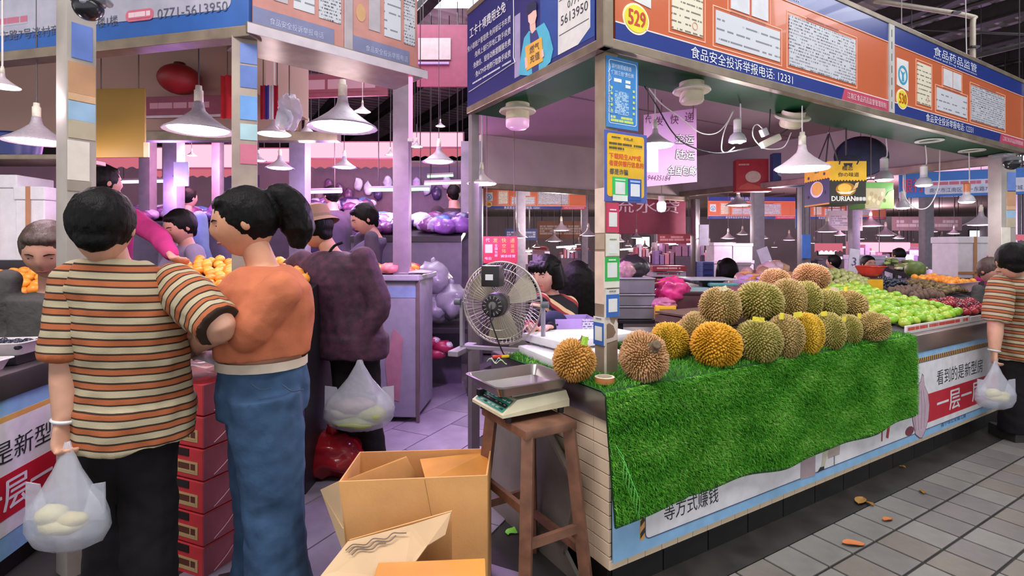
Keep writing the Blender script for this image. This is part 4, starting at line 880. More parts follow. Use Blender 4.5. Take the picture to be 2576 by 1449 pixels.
part('casing', xf(bbox_(-.07, .07, -.02, .02, -.022, .022, .01), M4((0, 0, 0), 0, 0, -.45)), K('cfc6b4', .4), ex, smooth='sharp'); part('plug', xf(bbox_(-.02, .02, -.018, .018, 0, .05, .006), M4((-.035, 0, .03), 0, 0, -.45)), K('c4bdc2', .4), ex, smooth='sharp')
part('plug_cord', tube(catmull([(-.05, 0, .07), (-.09, 0, .10), (-.12, 0, .08), (-.12, 0, .02), (-.06, 0, -.04), (.02, 0, -.05), (.1, 0, -.03), (.15, 0, .06)], 5), .0035, 6), m_cord, ex, smooth=True); part('hanging_wire', tube([(-.01, 0, .04), (0, 0, .2)], .004, 5), blk, ex)
# ================================================================== pink express poster, gift boxes
def quad_root(name, label, cat, p, rz): return thing(name, label, cat, p, rz)
ep = thing('express_poster', 'pink and violet express delivery poster hanging behind the corner post', 'poster', at(1620, 470, 3.5), math.radians(14)); EW, EH = .40, .52; hang(ep, (.03, .37), .47)
m_ep = mat('poster_pink', srgb('d99cc0'), .5, var=0, col2=srgb('c295d8'), vscale=2.2)
part('sheet', ([(0, 0, 0), (EW, 0, .045), (EW-.005, 0, EH+.03), (0, 0, EH-.04), (0, .003, 0), (EW, .003, .045), (EW-.005, .003, EH+.03), (0, .003, EH-.04)], [(0, 1, 2, 3), (7, 6, 5, 4), (0, 4, 5, 1), (1, 5, 6, 2), (2, 6, 7, 3), (3, 7, 4, 0)]), m_ep, ep)
for s_, x, z, h, w, k in (('代', .005, .425, .05, .045, 'd'), ('发', .08, .415, .06, .06, 'd'), ('快', .19, .43, .065, .065, 'd'), ('递', .30, .45, .07, .07, 'd'), ('空运', .23, .30, .065, .14, 'w'), ('陆运', .235, .195, .065, .14, 'w'), ('全国包邮', .17, .085, .065, .215, 'w')):
    if k == 'w':
        for ox, oz in ((-.004, 0), (.004, 0), (0, -.004), (0, .004), (.005, -.005)): part('lettering_edge', text(s_, x+ox, z+oz, h, w, -.002, slant=.12), K('3a2038'), ep)
        part('lettering', text(s_, x, z, h, w, -.0035, slant=.12, bold=.002), K('e8dce6'), ep)
    else: part('lettering', text(s_, x, z, h, w, -.002, slant=.12), K('5a2a50'), ep)
part('lettering', text('94435184', .02, .045, .035, .17, -.002, slant=.3), K('3a1c30'), ep); part('code_frame', prism(rect(.0, .105, .10, .26), -.002, 0), K('e4dfe6'), ep)
def carton(name, label, p, w, d, h, rz, faces, cat='box'):
    r = thing(name, label, cat, p, rz); part('carton', bbox_(0, w, 0, d, 0, h, .004), faces, r); return r
db = carton('durian_gift_box', 'black and yellow hanging gift box printed DURIAN', at(2087, 512, 3.9), .272, .33, .315, 0, K('2b2824', .35))
def D(n, vf, m): return part(n, vf, m, db)
zig = [(.0, .315)]+[(0.0, .17)]+[(.272*k/24, .165+(.012 if k % 2 else 0)) for k in range(1, 24)]+[(.272, .17), (.272, .315)]
D('yellow_panel', prism(zig[::-1], -.003, 0), K('e6b420', .35)); D('lettering', text('榴恋', .09, .245, .035, .08, -.0045, bold=.001), K('3a2c1c')); D('lettering', text('你の味道', .06, .198, .033, .155, -.0045, bold=.001), K('3a2c1c'))
D('lettering', text('DURIAN', .012, .018, .036, .175, -.003, bold=.003), K('e2ded6'))
for k in range(3): D('badge', prism(rrect(.193+.026*k, .215+.026*k, .02, .048, .006), -.003, 0), K('c9c6bf'))
D('fruit_picture', prism(ell(.12, .105, .075, .05), -.003, 0), K('a8741c')); D('flesh_picture', prism(ell(.11, .115, .05, .032), -.004, -.003), K('eebc4c')); D('husk_picture', prism([(.05, .09), (.08, .07), (.15, .07), (.19, .10), (.12, .085)], -.0045, -.003), K('e9dcc0')); D('husk_picture', prism([(.17, .10), (.19, .15), (.215, .16), (.205, .12)], -.0045, -.003), K('dcb884'))
D('bow', prism([(.10, .30), (.17, .30), (.16, .27), (.135, .285), (.11, .27)], -.004, 0), K('2a2622'))
for x in (.07, .2): D('handle', tube(catmull([(x, -.002, .29), (x+.01, -.004, .33), (.135, 0, .36)], 4), .005, 6), K('2a2622'))
sx = -.003
hang(db, (.135,), .355, .02, .006, K('2a2622'))
def side_poly(pts): return ([(sx, y, z) for y, z in pts]+[(0.0, y, z) for y, z in pts], [tuple(range(len(pts)-1, -1, -1))]+[(i, (i+1) % len(pts), (i+1) % len(pts)+len(pts), i+len(pts)) for i in range(len(pts))])
D('violet_panel', side_poly([(0, 0), (.33, 0), (.33, .19), (0, .19)]), K('3b3058', .35)); D('yellow_side', side_poly([(0, .315)]+[(.33*k/20, .185+(.014 if k % 2 else 0)) for k in range(21)]+[(.33, .315)]), K('e6b032', .35))
def sell(y, z, ry, rz_, off): return ([(sx-off, y+ry*math.cos(2*PI*k/24), z+rz_*math.sin(2*PI*k/24)) for k in range(24)], [tuple(range(23, -1, -1))])
D('round_badge', sell(.16, .12, .085, .062, .001), K('d8cfe2')); D('round_picture', sell(.155, .125, .072, .052, .002), K('d8a244')); D('gold_edge', box(-.004, 0, 0, .33, -.004, .008), K('c88a3c'))
def side_text(s_, y0, z0, h, w, m):
    v, f = text(s_, 0, 0, h, w, 0); return D('lettering', ([(sx-.002, y0-a, z0+c) for a, b, c in v], f), m)
side_text('榴恋', .19, .245, .026, .06, K('4a3a1c')); side_text('DURIAN', .24, .28, .018, .13, K('4a3a1c'))
for y, z in ((.06, .23), (.27, .22), (.06, .09), (.28, .07)): D('star', sell(y, z, .012, .012, .0025), K('33284a'))
rb = carton('gift_box', 'red fruit gift box standing on the beam under the stall ceiling', W(5.2, 3.15, 2.33), .46, .16, .44, TH+PI/2+PI, K('b8303c', .4)); rb.location = at(1852, 482, 7.2); rb.rotation_euler = (0, 0, math.radians(-8))
part('fruit_picture', prism(ell(.22, .2, .1, .08), -.003, 0), K('e0c4b0'), rb); part('ornament', prism([(.02, .03), (.44, .03), (.4, .1), (.3, .07), (.15, .12), (.06, .08)], -.003, 0), K('d05a4c'), rb); marks(rb, .03, .35, .14, .03, -.002, 'b8303c', 'd8a8a0')
bb = carton('gift_box', 'dark blue gift box next to the red one on the beam', at(1945, 470, 7.0), .40, .16, .45, math.radians(-8), K('354a78', .4))
part('round_picture', prism(ell(.12, .2, .07, .07), -.003, 0), K('b8c0c8'), bb); marks(bb, .2, .3, .15, .05, -.002, '354a78', '9fb0c8', 2)
gb = carton('gift_box', 'green and beige kiwi gift box hanging behind the DURIAN box', at(2176, 524, 4.7), .27, .2, .235, math.radians(4), K('5f9a48', .4))
part('picture', prism(rect(.0, .19, .0, .18), -.003, 0), K('b8a884'), gb); part('green_arc', prism([(.13, 0), (.27, 0), (.27, .17), (.22, .15), (.17, .08)], -.004, 0), K('9fc870'), gb); part('handle', tube(catmull([(.08, .1, .235), (.1, .1, .27), (.17, .1, .27), (.19, .1, .235)], 4), .005, 6), blk, gb); hang(gb, (.135,), .268, .1)
for k in range(9): part('fruit_slice', prism(ell(.02+.02*k, .05+.1*((k*7) % 5)/5, .016, .02, 12), -.004, -.003), K('d6c49a' if k % 2 else 'a89060'), gb)
cu = thing('navy_sack', 'round dark navy cushion hanging above the DURIAN box', 'cushion', at(2165, 445, 5.0)); part('body', xf(sphere((0, 0, .19), .25, 20, 12, (1.0, .45, .75)), M4()), mat('navy_cloth', srgb('23263e'), .9, var=.2, bump=.3, bscale=20), cu, smooth=True); part('hem', tube([(.25*math.cos(2*PI*k/30), -.02, .19+.187*math.sin(2*PI*k/30)) for k in range(31)], .008, 6), K('1c1e30'), cu); hang(cu, (0,), .37)
hs = thing('hanging_strap', 'black straps gathered on a hook beside the DURIAN box', 'strap', at(2085, 335, 4.1)); 
for dx, dz in ((-.11, -.28), (-.03, -.30), (.09, -.27)): part('strap', beam((0, 0, 0), (dx, 0, dz), .014, .004), K('2a2424'), hs)
part('hook', tube(catmull([(0, 0, .08), (.005, 0, .03), (-.008, 0, .01), (0, 0, -.01)], 4), .004, 6), m_steel, hs); hang(hs, (0,), .07)
# rack of crates, bag, boxes behind the durians
rk = thing('steel_rack', 'dark steel rack carrying grey trays behind the corner post', 'rack', at(1660, 880, 3.9))
RX0, RX1 = at(1556, 0, 3.9).x, at(1760, 0, 3.9).x
def RB(n, x0, x1, z0, z1, m, y0=3.9, y1=4.3, b=.006): return part(n, bbox_(x0, x1, y0, y1, z0, z1, b), m, rk, True)
mg = mat('grey_plastic', srgb('77727c'), .35, var=.15, vscale=6); mdk = mat('dark_steel', srgb('2f2a30'), .4, metal=.3)
RB('deck', RX0, RX1+.4, .875, .905, mdk); RB('deck', RX0, RX1+.3, .76, .79, mdk)
for x in (RX0, RX1): RB('leg', x, x+.04, 0, .88, mdk, 3.92, 3.96); 
for k, (a, b) in enumerate(((.91, 1.0), (1.01, 1.09), (1.10, 1.21))): RB('tray', RX0-.01, RX0+.27, a, b, mg); RB('tray_edge', RX0-.015, RX0+.275, b-.004, b+.006, K('a29daa', .3), 3.89)
def crumple(c, r, sc, seed, amp=.25, n=3):
    bm = bmesh.new(); bmesh.ops.create_icosphere(bm, subdivisions=n, radius=1); out = []
    for v in bm.verts:
        d = v.co.normalized(); k = 1+amp*mnoise.noise(d*2.2+Vector((seed, 0, 0)))+amp*.6*abs(mnoise.noise(d*5+Vector((0, seed, 0))))
        out.append(Vector(c)+Vector((d.x*sc[0], d.y*sc[1], d.z*sc[2]))*r*k)
    f = [tuple(v.index for v in q.verts) for q in bm.faces]; bm.free(); return (out, f)
m_pinkbag = mat('pink_plastic_film', srgb('d83a80'), .25, var=.3, vscale=9, alpha=.92); m_pinkbag2 = mat('pale_pink_film', srgb('c97a9c'), .25, alpha=.7)
pb = thing('plastic_bag', 'crumpled bright pink plastic bag on the rack behind the durians', 'bag', at(1690, 775, 3.85)); part('bag', crumple(at(1690, 732, 3.97), .108, (1.15, .7, .9), 3.0, .35, 4), m_pinkbag, pb, True, True); part('bag_skirt', crumple(at(1670, 765, 3.90), .075, (1.15, .7, .6), 5.0, .3, 4), m_pinkbag2, pb, True, True); part('stripes', join(*[beam(at(1652+8*k, 712-2*k, 3.83), at(1690+6*k, 700-2*k, 3.83), .006, .003) for k in range(3)]), K('e0a04a'), pb, True).__setitem__('kind', 'stuff')
yt = thing('smile_tray', 'yellow plastic tray with a smiling face on the rack', 'tray', at(1676, 804, 3.84)); part('tray', xf(bbox_(-.075, .075, 0, .06, .012, .1, .006), M4()), K('e2b030', .35), yt, smooth='sharp')
for x in (-.06, .06): part('foot', bbox_(x-.015, x+.015, 0, .06, 0, .014, .002), K('e2b030', .35), yt)
part('mesh_panel', prism(rect(-.048, .048, .045, .078), -.002, 0), K('9a7a24'), yt); part('smile', tube([(.012*math.cos(a), -.004, .062+.012*math.sin(a)) for a in [PI+PI*k/8 for k in range(9)]], .002, 5), K('f0d060'), yt)
for x in (-.007, .007): part('eye', bbox_(x-.0015, x+.0015, -.005, -.002, .064, .072, .0005), K('f0d060'), yt)
bx = thing('scale_crate', 'maroon crate under the teal scale behind the durians', 'crate', at(1702, 806, 3.92)); part('crate', bbox_(0, .42, 0, .35, 0, .20, .008), mat('maroon_plastic', srgb('4e2a30'), .4, var=.2), bx, smooth='sharp'); part('rim', bbox_(-.008, .43, -.008, .36, .19, .212, .004), K('3c2026', .4), bx)
ts = thing('platform_scale', 'teal weighing scale standing on the maroon crate', 'scale', at(1712, 737, 3.96)); part('base', loft([[(0, 0, 0), (.40, 0, 0), (.40, .28, 0), (0, .28, 0)], [(.02, .02, .04), (.38, .02, .04), (.38, .26, .04), (.02, .26, .04)]]), K('3f6a6c', .4), ts); part('platter', bbox_(.08, .44, .02, .3, .09, .105, .006), K('9aa6a8', .3), ts); part('column', bbox_(.2, .26, .1, .18, .035, .095, .004), blk, ts); part('hood', bbox_(.22, .44, .0, .05, .05, .075, .008), K('4f8c8a', .4), ts)
vx = thing('produce_crate', 'clear plastic crate in violet light behind the foam lids', 'crate', at(1452, 846, 3.05), .1); mv = mat('violet_lit_plastic', srgb('b99ce0'), .3, alpha=.85)  # violet light is put into the colour of the clear plastic
for n_, b in (('side', bbox_(-.13, .11, 0, .006, 0, .10, .002)), ('side', bbox_(-.13, .11, .2, .206, 0, .10, .002)), ('side', bbox_(-.13, -.124, 0, .2, 0, .10, .002)), ('side', bbox_(.104, .11, 0, .2, 0, .10, .002)), ('bottom', bbox_(-.13, .11, 0, .2, 0, .006, .002))): part(n_, b, mv, vx)
part('label_sheet', box(.03, .1, -.004, -.001, .02, .1), fineprint('crate_label', srgb('cbbfe0'), srgb('6a6a8a'), .015, .01), vx)
mb = thing('wrapped_meat_bag', 'dark bundle in clear film on the grey trays, right of the corner post', 'bundle', at(1590, 700, 4.0)); part('bundle', crumple(at(1592, 673, 4.05), .12, (1.0, .7, .8), 8.0, .2), mat('dark_bag', srgb('2c282e'), .3, var=.3), mb, True, True); part('film', crumple(at(1575, 680, 3.98), .075, (1.0, .5, .85), 9.0, .3), mat('pink_film', srgb('b98a94'), .2, alpha=.8, var=.3, vscale=20), mb, True, True)
# ================================================================== fruit for sale
def fruit_mesh(name, m, r, prof='apple', seed=0):
    bm = bmesh.new(); bmesh.ops.create_icosphere(bm, subdivisions=2, radius=1)
    for v in bm.verts:
        d = v.co.normalized(); k = 1.0
        if prof == 'apple': k = 1-.22*max(0, d.z)**8-.12*max(0, -d.z)**8; v.co = Vector((d.x*1.03, d.y*1.03, d.z*.92))*k*r
        elif prof == 'pear': v.co = Vector((d.x*(1-.18*d.z), d.y*(1-.18*d.z), d.z*1.12))*r
        elif prof == 'long': v.co = Vector((d.x*.75, d.y*.75, d.z*1.35))*r
        else: v.co = d*r*(1+.02*mnoise.noise(d*2+Vector((seed, 0, 0))))
    bm.verts.index_update(); vf = ([v.co.copy() for v in bm.verts], [tuple(v.index for v in f.verts) for f in bm.faces]); bm.free()
    return mesh(name, vf, m, True)
def heap(name, label, group, cat, meshes, pts, spread=.5):
    for p in pts:
        o = bpy.data.objects.new(name, random.choice(meshes)); COL.objects.link(o); o.location = p
        o.rotation_euler = (random.uniform(-spread, spread), random.uniform(-spread, spread), random.uniform(0, 6.3)); k = random.uniform(.94, 1.0); o.scale = (k, k, k)
        tag(o, label, cat, group)
def slope_pts(s0, s1, t0, t1, sp, zf, ok=lambda s, t: True, jit=.16, frame=W):
    out = []; j = 0; t = t0+sp/2
    while t <= t1-sp/2+1e-6:
        s = s0+sp/2+(sp/2 if j % 2 else 0)
        while s <= s1-sp/2+1e-6:
            if ok(s, t): out.append(frame(s+random.uniform(-jit, jit)*sp, t+random.uniform(-jit, jit)*sp, zf(s, t)+random.uniform(-.14, .2)*sp))
            s += sp
        t += sp*.87; j += 1
    return out
m_ga = [mat('green_apple_skin', srgb('86b82c'), .28, var=.15, vscale=18), mat('green_apple_skin_yellow', srgb('a2bc3c'), .28, var=.15, vscale=18)]
fr = thing('fruit_stand', 'sloped steel fruit stand under the green apples', 'fruit stand', W(2.5, .05, CT), TH)
def wedge(x0, x1, y0, y1, z0, z1): return ([(x0, y0, 0), (x1, y0, 0), (x1, y1, 0), (x0, y1, 0), (x0, y0, z0), (x1, y0, z0), (x1, y1, z1), (x0, y1, z1)], [(0, 3, 2, 1), (4, 5, 6, 7), (0, 1, 5, 4), (1, 2, 6, 5), (2, 3, 7, 6), (3, 0, 4, 7)])
part('sloped_board', wedge(0.0, 2.55, .0, .9, .012, .21), mat('display_board', srgb('4a4648'), .6), fr)
part('front_edge', bbox_(.16, 1.2, -.012, .002, 0, .055, .003), K('d8d0cc'), fr); marks(fr, .18, .012, .98, .032, -.0132, 'd8d0cc', 'c84a3c')
part('front_edge', bbox_(1.22, 2.5, -.012, .002, 0, .045, .003), K('b8b0b0'), fr)
zs = lambda s, t: CT+.012+.04+.22*(t-.05)
heap('green_apple', 'bright green apple in the heap beside the durians', 'green apples in the sloped heap', 'apple', [fruit_mesh('green_apple', m, .041) for m in m_ga],
     slope_pts(2.5, 3.85, .06, .95, .080, lambda s, t: zs(s, t)+.012*math.sin(s*9)*math.sin(t*8), lambda s, t: s > 2.72-.2*t and s < 3.72+.2*t))
m_ra = [mat('red_apple_skin', srgb('7a1c2c'), .2, var=0, col2=srgb('a83a3a'), vscale=14), mat('red_apple_skin_dark', srgb('5c1424'), .2, var=.2)]
heap('red_apple', 'dark red apple right of the green apples', 'red apples beside the green apples', 'apple', [fruit_mesh('red_apple', m, .042) for m in m_ra], slope_pts(3.80, 4.45, .06, .42, .088, lambda s, t: zs(s, t)+.005))
heap('kiwi_fruit', 'brown kiwi fruit in the middle of the fruit stand', 'brown kiwis in rows', 'kiwi', [fruit_mesh('kiwi_fruit', mat('kiwi_skin', srgb('6e5548'), .75, var=.2), .030, 'long')], slope_pts(3.9, 4.5, .46, .72, .058, lambda s, t: zs(s, t)), .3)
heap('mangosteen', 'dark brown mangosteen right of the kiwis', 'mangosteens heaped behind the red apples', 'mangosteen', [fruit_mesh('mangosteen', mat('mangosteen_skin', srgb('4a2a24'), .6, var=.25, col2=srgb('7a6a38'), vscale=30), .031)], slope_pts(4.5, 5.0, .46, .85, .062, lambda s, t: zs(s, t)+.03*math.sin((s-4.5)*6)))
heap('grape', 'blue-black grape in the bunch beside the yellow sign', 'blue-black grapes in a heap', 'grape', [fruit_mesh('grape', mat('dark_grape_skin', srgb('1e2433'), .3, var=.2), .0165, 'pear')], slope_pts(4.05, 4.5, .73, .95, .036, lambda s, t: zs(s, t)+.05*math.sin((s-4.05)*7)), .8)
gt = thing('fruit_tray', 'white shallow tray of dark berries nearest the right-hand post', 'tray', W(4.5, .06, CT+.013), TH); part('tray', xf(tray(.62, .36, .05), M4((.32, .18, .02))), K('dcd8da', .4), gt, smooth='sharp')
heap('berry', 'dark berry in the white tray', 'dark berries in the white tray', 'berry', [fruit_mesh('berry', mat('berry_skin', srgb('221c2a'), .4, var=.3), .014)], slope_pts(4.54, 5.08, .10, .38, .034, lambda s, t: CT+.055), .8)
ys = thing('price_sign', 'blank yellow price card standing in the guavas', 'price card', at(2203, 740, 4.85), math.radians(-10)); part('card', bbox_(-.062, .062, 0, .006, 0, .14, .001), K('d8a018', .4), ys); part('top_edge', box(-.063, .063, -.001, .007, .138, .145), K('4a3418'), ys)
gs = thing('fruit_table', 'dark table heaped with guavas behind the green apples', 'table', W(4.0, 1.0, 0), TH); part('top', bbox_(-.5, 1.3, .0, 1.0, .80, .86, .006), mdk, gs); 
for x in (-.45, 1.25):
    for y in (.05, .95): part('leg', beam((x, y, 0), (x, y, .8), .04), mdk, gs)
gz = lambda s, t: .895+.30*max(0, 1-((s-4.35)/.75)**2)*max(0, 1-((t-1.5)/.6)**2)
heap('guava', 'pale green guava in the rounded heap behind the apples', 'pale green guavas in a rounded heap', 'guava', [fruit_mesh('guava', mat('guava_skin', srgb('bcc474'), .4, var=.12, vscale=16), .0315, 'pear'), fruit_mesh('guava', mat('guava_skin_light', srgb('cfd48e'), .4, var=.12, vscale=16), .030, 'pear')], slope_pts(3.6, 5.1, 1.02, 1.75, .066, gz), 1.5)
part('heap_core', grid(lambda a, b: Vector((-.45+1.6*a, .03+.8*b, max(.86, gz(3.55+1.6*a, 1.03+.8*b)-.03))), 14, 10), K('5a6a30'), gs, smooth=True)
bw = thing('plastic_bowl', 'bright red plastic bowl on top of the guavas', 'bowl', at(2189, 693, 5.6)); part('bowl', lathe([(0, .0), (.075, .0), (.10, .02), (.135, .09), (.15, .098), (.148, .103), (.13, .095), (.095, .025), (.07, .008), (0, .008)], 32), mat('red_plastic', srgb('e8483c'), .3, var=.05), bw, smooth='sharp')
ob = thing('orange_box', 'low white box holding the oranges by the foam box', 'box', W(4.85, .50, CT+.01), TH+.0); part('box', xf(tray(.62, .44, .10), M4((.36, .27, .12))), K('d8b0b8', .5), ob); part('stand', bbox_(.05, .67, .05, .49, .0, .12, .004), mdk, ob)
m_or = [mat('orange_skin', srgb('e88a24'), .4, var=.1, bump=.1, bscale=300), mat('orange_skin_light', srgb('ee9c34'), .4, var=.1)]
or_me = [fruit_mesh('orange', m, .035, 'round') for m in m_or]
heap('orange', 'orange in the box left of the right-hand post', 'oranges in the box on the right', 'orange', or_me, slope_pts(4.92, 5.52, .56, 1.0, .072, lambda s, t: CT+.21+.12*(t-.5)))
fb = thing('foam_box', 'tall white foam box bound with brown tape behind the oranges', 'foam box', at(2452, 700, 6.3), math.radians(6)); part('body', bbox_(-.22, .22, 0, .35, 0, .42, .01), foam, fb); part('lid', bbox_(-.23, .23, -.01, .36, .42, .50, .01), foam, fb); part('tape', join(box(-.02, .02, -.013, -.009, 0, .5)), K('b07a48'), fb); part('tape', box(-.23, .23, -.013, -.009, .05, .08), K('b07a48'), fb); part('stand', bbox_(-.25, .25, -.02, .4, -1.06, 0, .01), mdk, fb)
mln = solo('winter_melon', xf(sphere((0, 0, .1), .1, 20, 12, (1, 1, .95)), M4(at(2302, 700, 5.9)-Vector((0, 0, .0)))), mat('melon_rind', srgb('5a7030'), .5, var=.25, vscale=20), 'round dark green melon behind the grapes', 'melon', smooth=True)
pc = thing('price_board', 'tilted white price board with a large 3 beside the red bowl', 'price board', at(2145, 690, 6.2)); part('board', xf(bbox_(-.07, .07, 0, .01, 0, .30, .002), M4((0, 0, 0), .2, 0, .12)), K('d6cde2'), pc); part('lettering', xf(text('3', -.03, .1, .1, .06, -.003), M4((0, 0, 0), .2, 0, .12)), K('5a4a78'), pc)
# ================================================================== people
def ellring(c, lat, fwd, a, b, n=20, up=None):
    return [Vector(c)+lat*a*math.cos(2*PI*k/n)+fwd*b*math.sin(2*PI*k/n) for k in range(n)]
def limb(pts, rs, n=12): return tube(catmull(pts, 4), list(np.interp(np.linspace(0, len(pts)-1, (len(pts)-1)*4+1), range(len(pts)), rs)), n)
def ball(c, r, sc=(1, 1, 1)): return sphere(c, r, 12, 8, sc)
def hand(w, d, side, k=1.0, curl=.5):
    """palm and five fingers from wrist W along D; SIDE points to the thumb"""
    d = Vector(d).normalized(); s = Vector(side); s = (s-d*s.dot(d)).normalized(); nrm = d.cross(s); out = []
    L = .085*k
    out.append(loft([[Vector(w)+d*a+s*wd*i+nrm*th*j for i, j in ((-1, -1), (1, -1), (1, 1), (-1, 1))] for a, wd, th in ((-.02*k, .022*k, .016*k), (.02*k, .034*k, .014*k), (.07*k, .038*k, .012*k), (L, .036*k, .010*k))]))
    for i, (o, fl) in enumerate(((-.030, .052), (-.010, .068), (.011, .074), (.031, .066))):
        b = Vector(w)+d*L*.92+s*o*k; a1 = curl; m1 = b+(d*math.cos(a1)+nrm*math.sin(a1))*fl*k*.5; m2 = m1+(d*math.cos(a1*2.2)+nrm*math.sin(a1*2.2))*fl*k*.35; e = m2+(d*math.cos(a1*3)+nrm*math.sin(a1*3))*fl*k*.25
        out.append(tube([b-d*.01, b, m1, m2, e], [.0095*k, .0095*k, .009*k, .0085*k, .006*k], 8))
    b = Vector(w)+d*.025*k+s*.028*k; m1 = b+(s*.7+d*.7).normalized()*.034*k; e = m1+(d*.9+s*.15+nrm*curl).normalized()*.03*k
    out.append(tube([b-s*.01, b, m1, e], [.012*k, .012*k, .0105*k, .007*k], 8)); return out
def head_shape(hh):
    bm = bmesh.new(); bmesh.ops.create_icosphere(bm, subdivisions=4, radius=1); out = []
    g = lambda x, s: math.exp(-(x/s)**2)
    for v in bm.verts:
        x, y, z = v.co.normalized(); X, Y, Z = x*.70, y*.86, z
        if z < 0: X *= 1-.30*(-z)**1.4; Y *= 1-.10*(-z)
        if y > 0:
            Y *= .95; w = min(1, y*2.5)
            nz = 0 if z > .25 or z < -.32 else ((.25-z)/.45 if z > -.20 else (z+.32)/.12)
            Y += w*.17*max(0, min(1, nz))*g(X, .085+.05*max(0, -z))
            Y -= w*.07*g(abs(X)-.27, .13)*g(z-.07, .10); Y += w*.03*g(z-.22, .08)*g(X, .45)
            Y += w*.035*g(abs(X)-.36, .16)*g(z+.18, .16); Y += w*.055*g(X, .22)*g(z+.46, .10); Y -= w*.035*g(X, .2)*g(z+.60, .05); Y += w*.07*g(X, .22)*g(z+.80, .14)
        out.append(Vector((X, Y, Z))*hh)
    f = [tuple(v.index for v in q.verts) for q in bm.faces]; bm.free()
    for s in (-1, 1): e = sphere((s*.70*hh, -.06*hh, -.04*hh), .20*hh, 10, 7, (.35, .7, 1.0)); o = len(out); out += [Vector(p) for p in e[0]]; f += [tuple(i+o for i in q) for q in e[1]]
    return (out, f)
HEADS = {}
skin = lambda h: mat('skin_'+h, srgb(h), .5, var=.06, vscale=20, spec=.35)
hair_m = mat('black_hair', srgb('0a0807'), .5, var=.4, vscale=40, bump=.35, bscale=90, spec=.15); hair_b = mat('brown_hair', srgb('3c2b22'), .5, var=.35, vscale=40, bump=.35, bscale=90)
def hairify(m):
    """strands: stretch the relief along the head's height"""
    nt = m.node_tree
    for n in list(nt.nodes):
        if n.type == 'TEX_NOISE':
            mp = nt.nodes.new('ShaderNodeMapping'); mp.inputs['Scale'].default_value = (3.0, 3.0, .35); src = n.inputs['Vector'].links[0].from_socket; nt.links.new(src, mp.inputs['Vector']); nt.links.new(mp.outputs[0], n.inputs['Vector'])
hairify(hair_m); hairify(hair_b)
def cloth(h, **kw): return mat('cloth_'+h+''.join(sorted(kw)), srgb(h), .85, spec=.2, **{'var': .12, 'vscale': 7, 'bump': .2, 'bscale': 40, **kw})
STD = {'pelvis': (0, 0, .90), 'waist': (0, 0, 1.04), 'chest': (0, -.01, 1.22), 'neck': (0, -.015, 1.37), 'head': (0, .02, 1.505),
       'shL': (-.17, -.01, 1.33), 'shR': (.17, -.01, 1.33), 'elL': (-.22, -.02, 1.07), 'elR': (.22, -.02, 1.07), 'wrL': (-.22, .07, .85), 'wrR': (.22, .07, .85),
       'hipL': (-.09, 0, .88), 'hipR': (.09, 0, .88), 'knL': (-.10, .02, .48), 'knR': (.10, .02, .48), 'anL': (-.10, -.01, .07), 'anR': (.10, -.01, .07)}
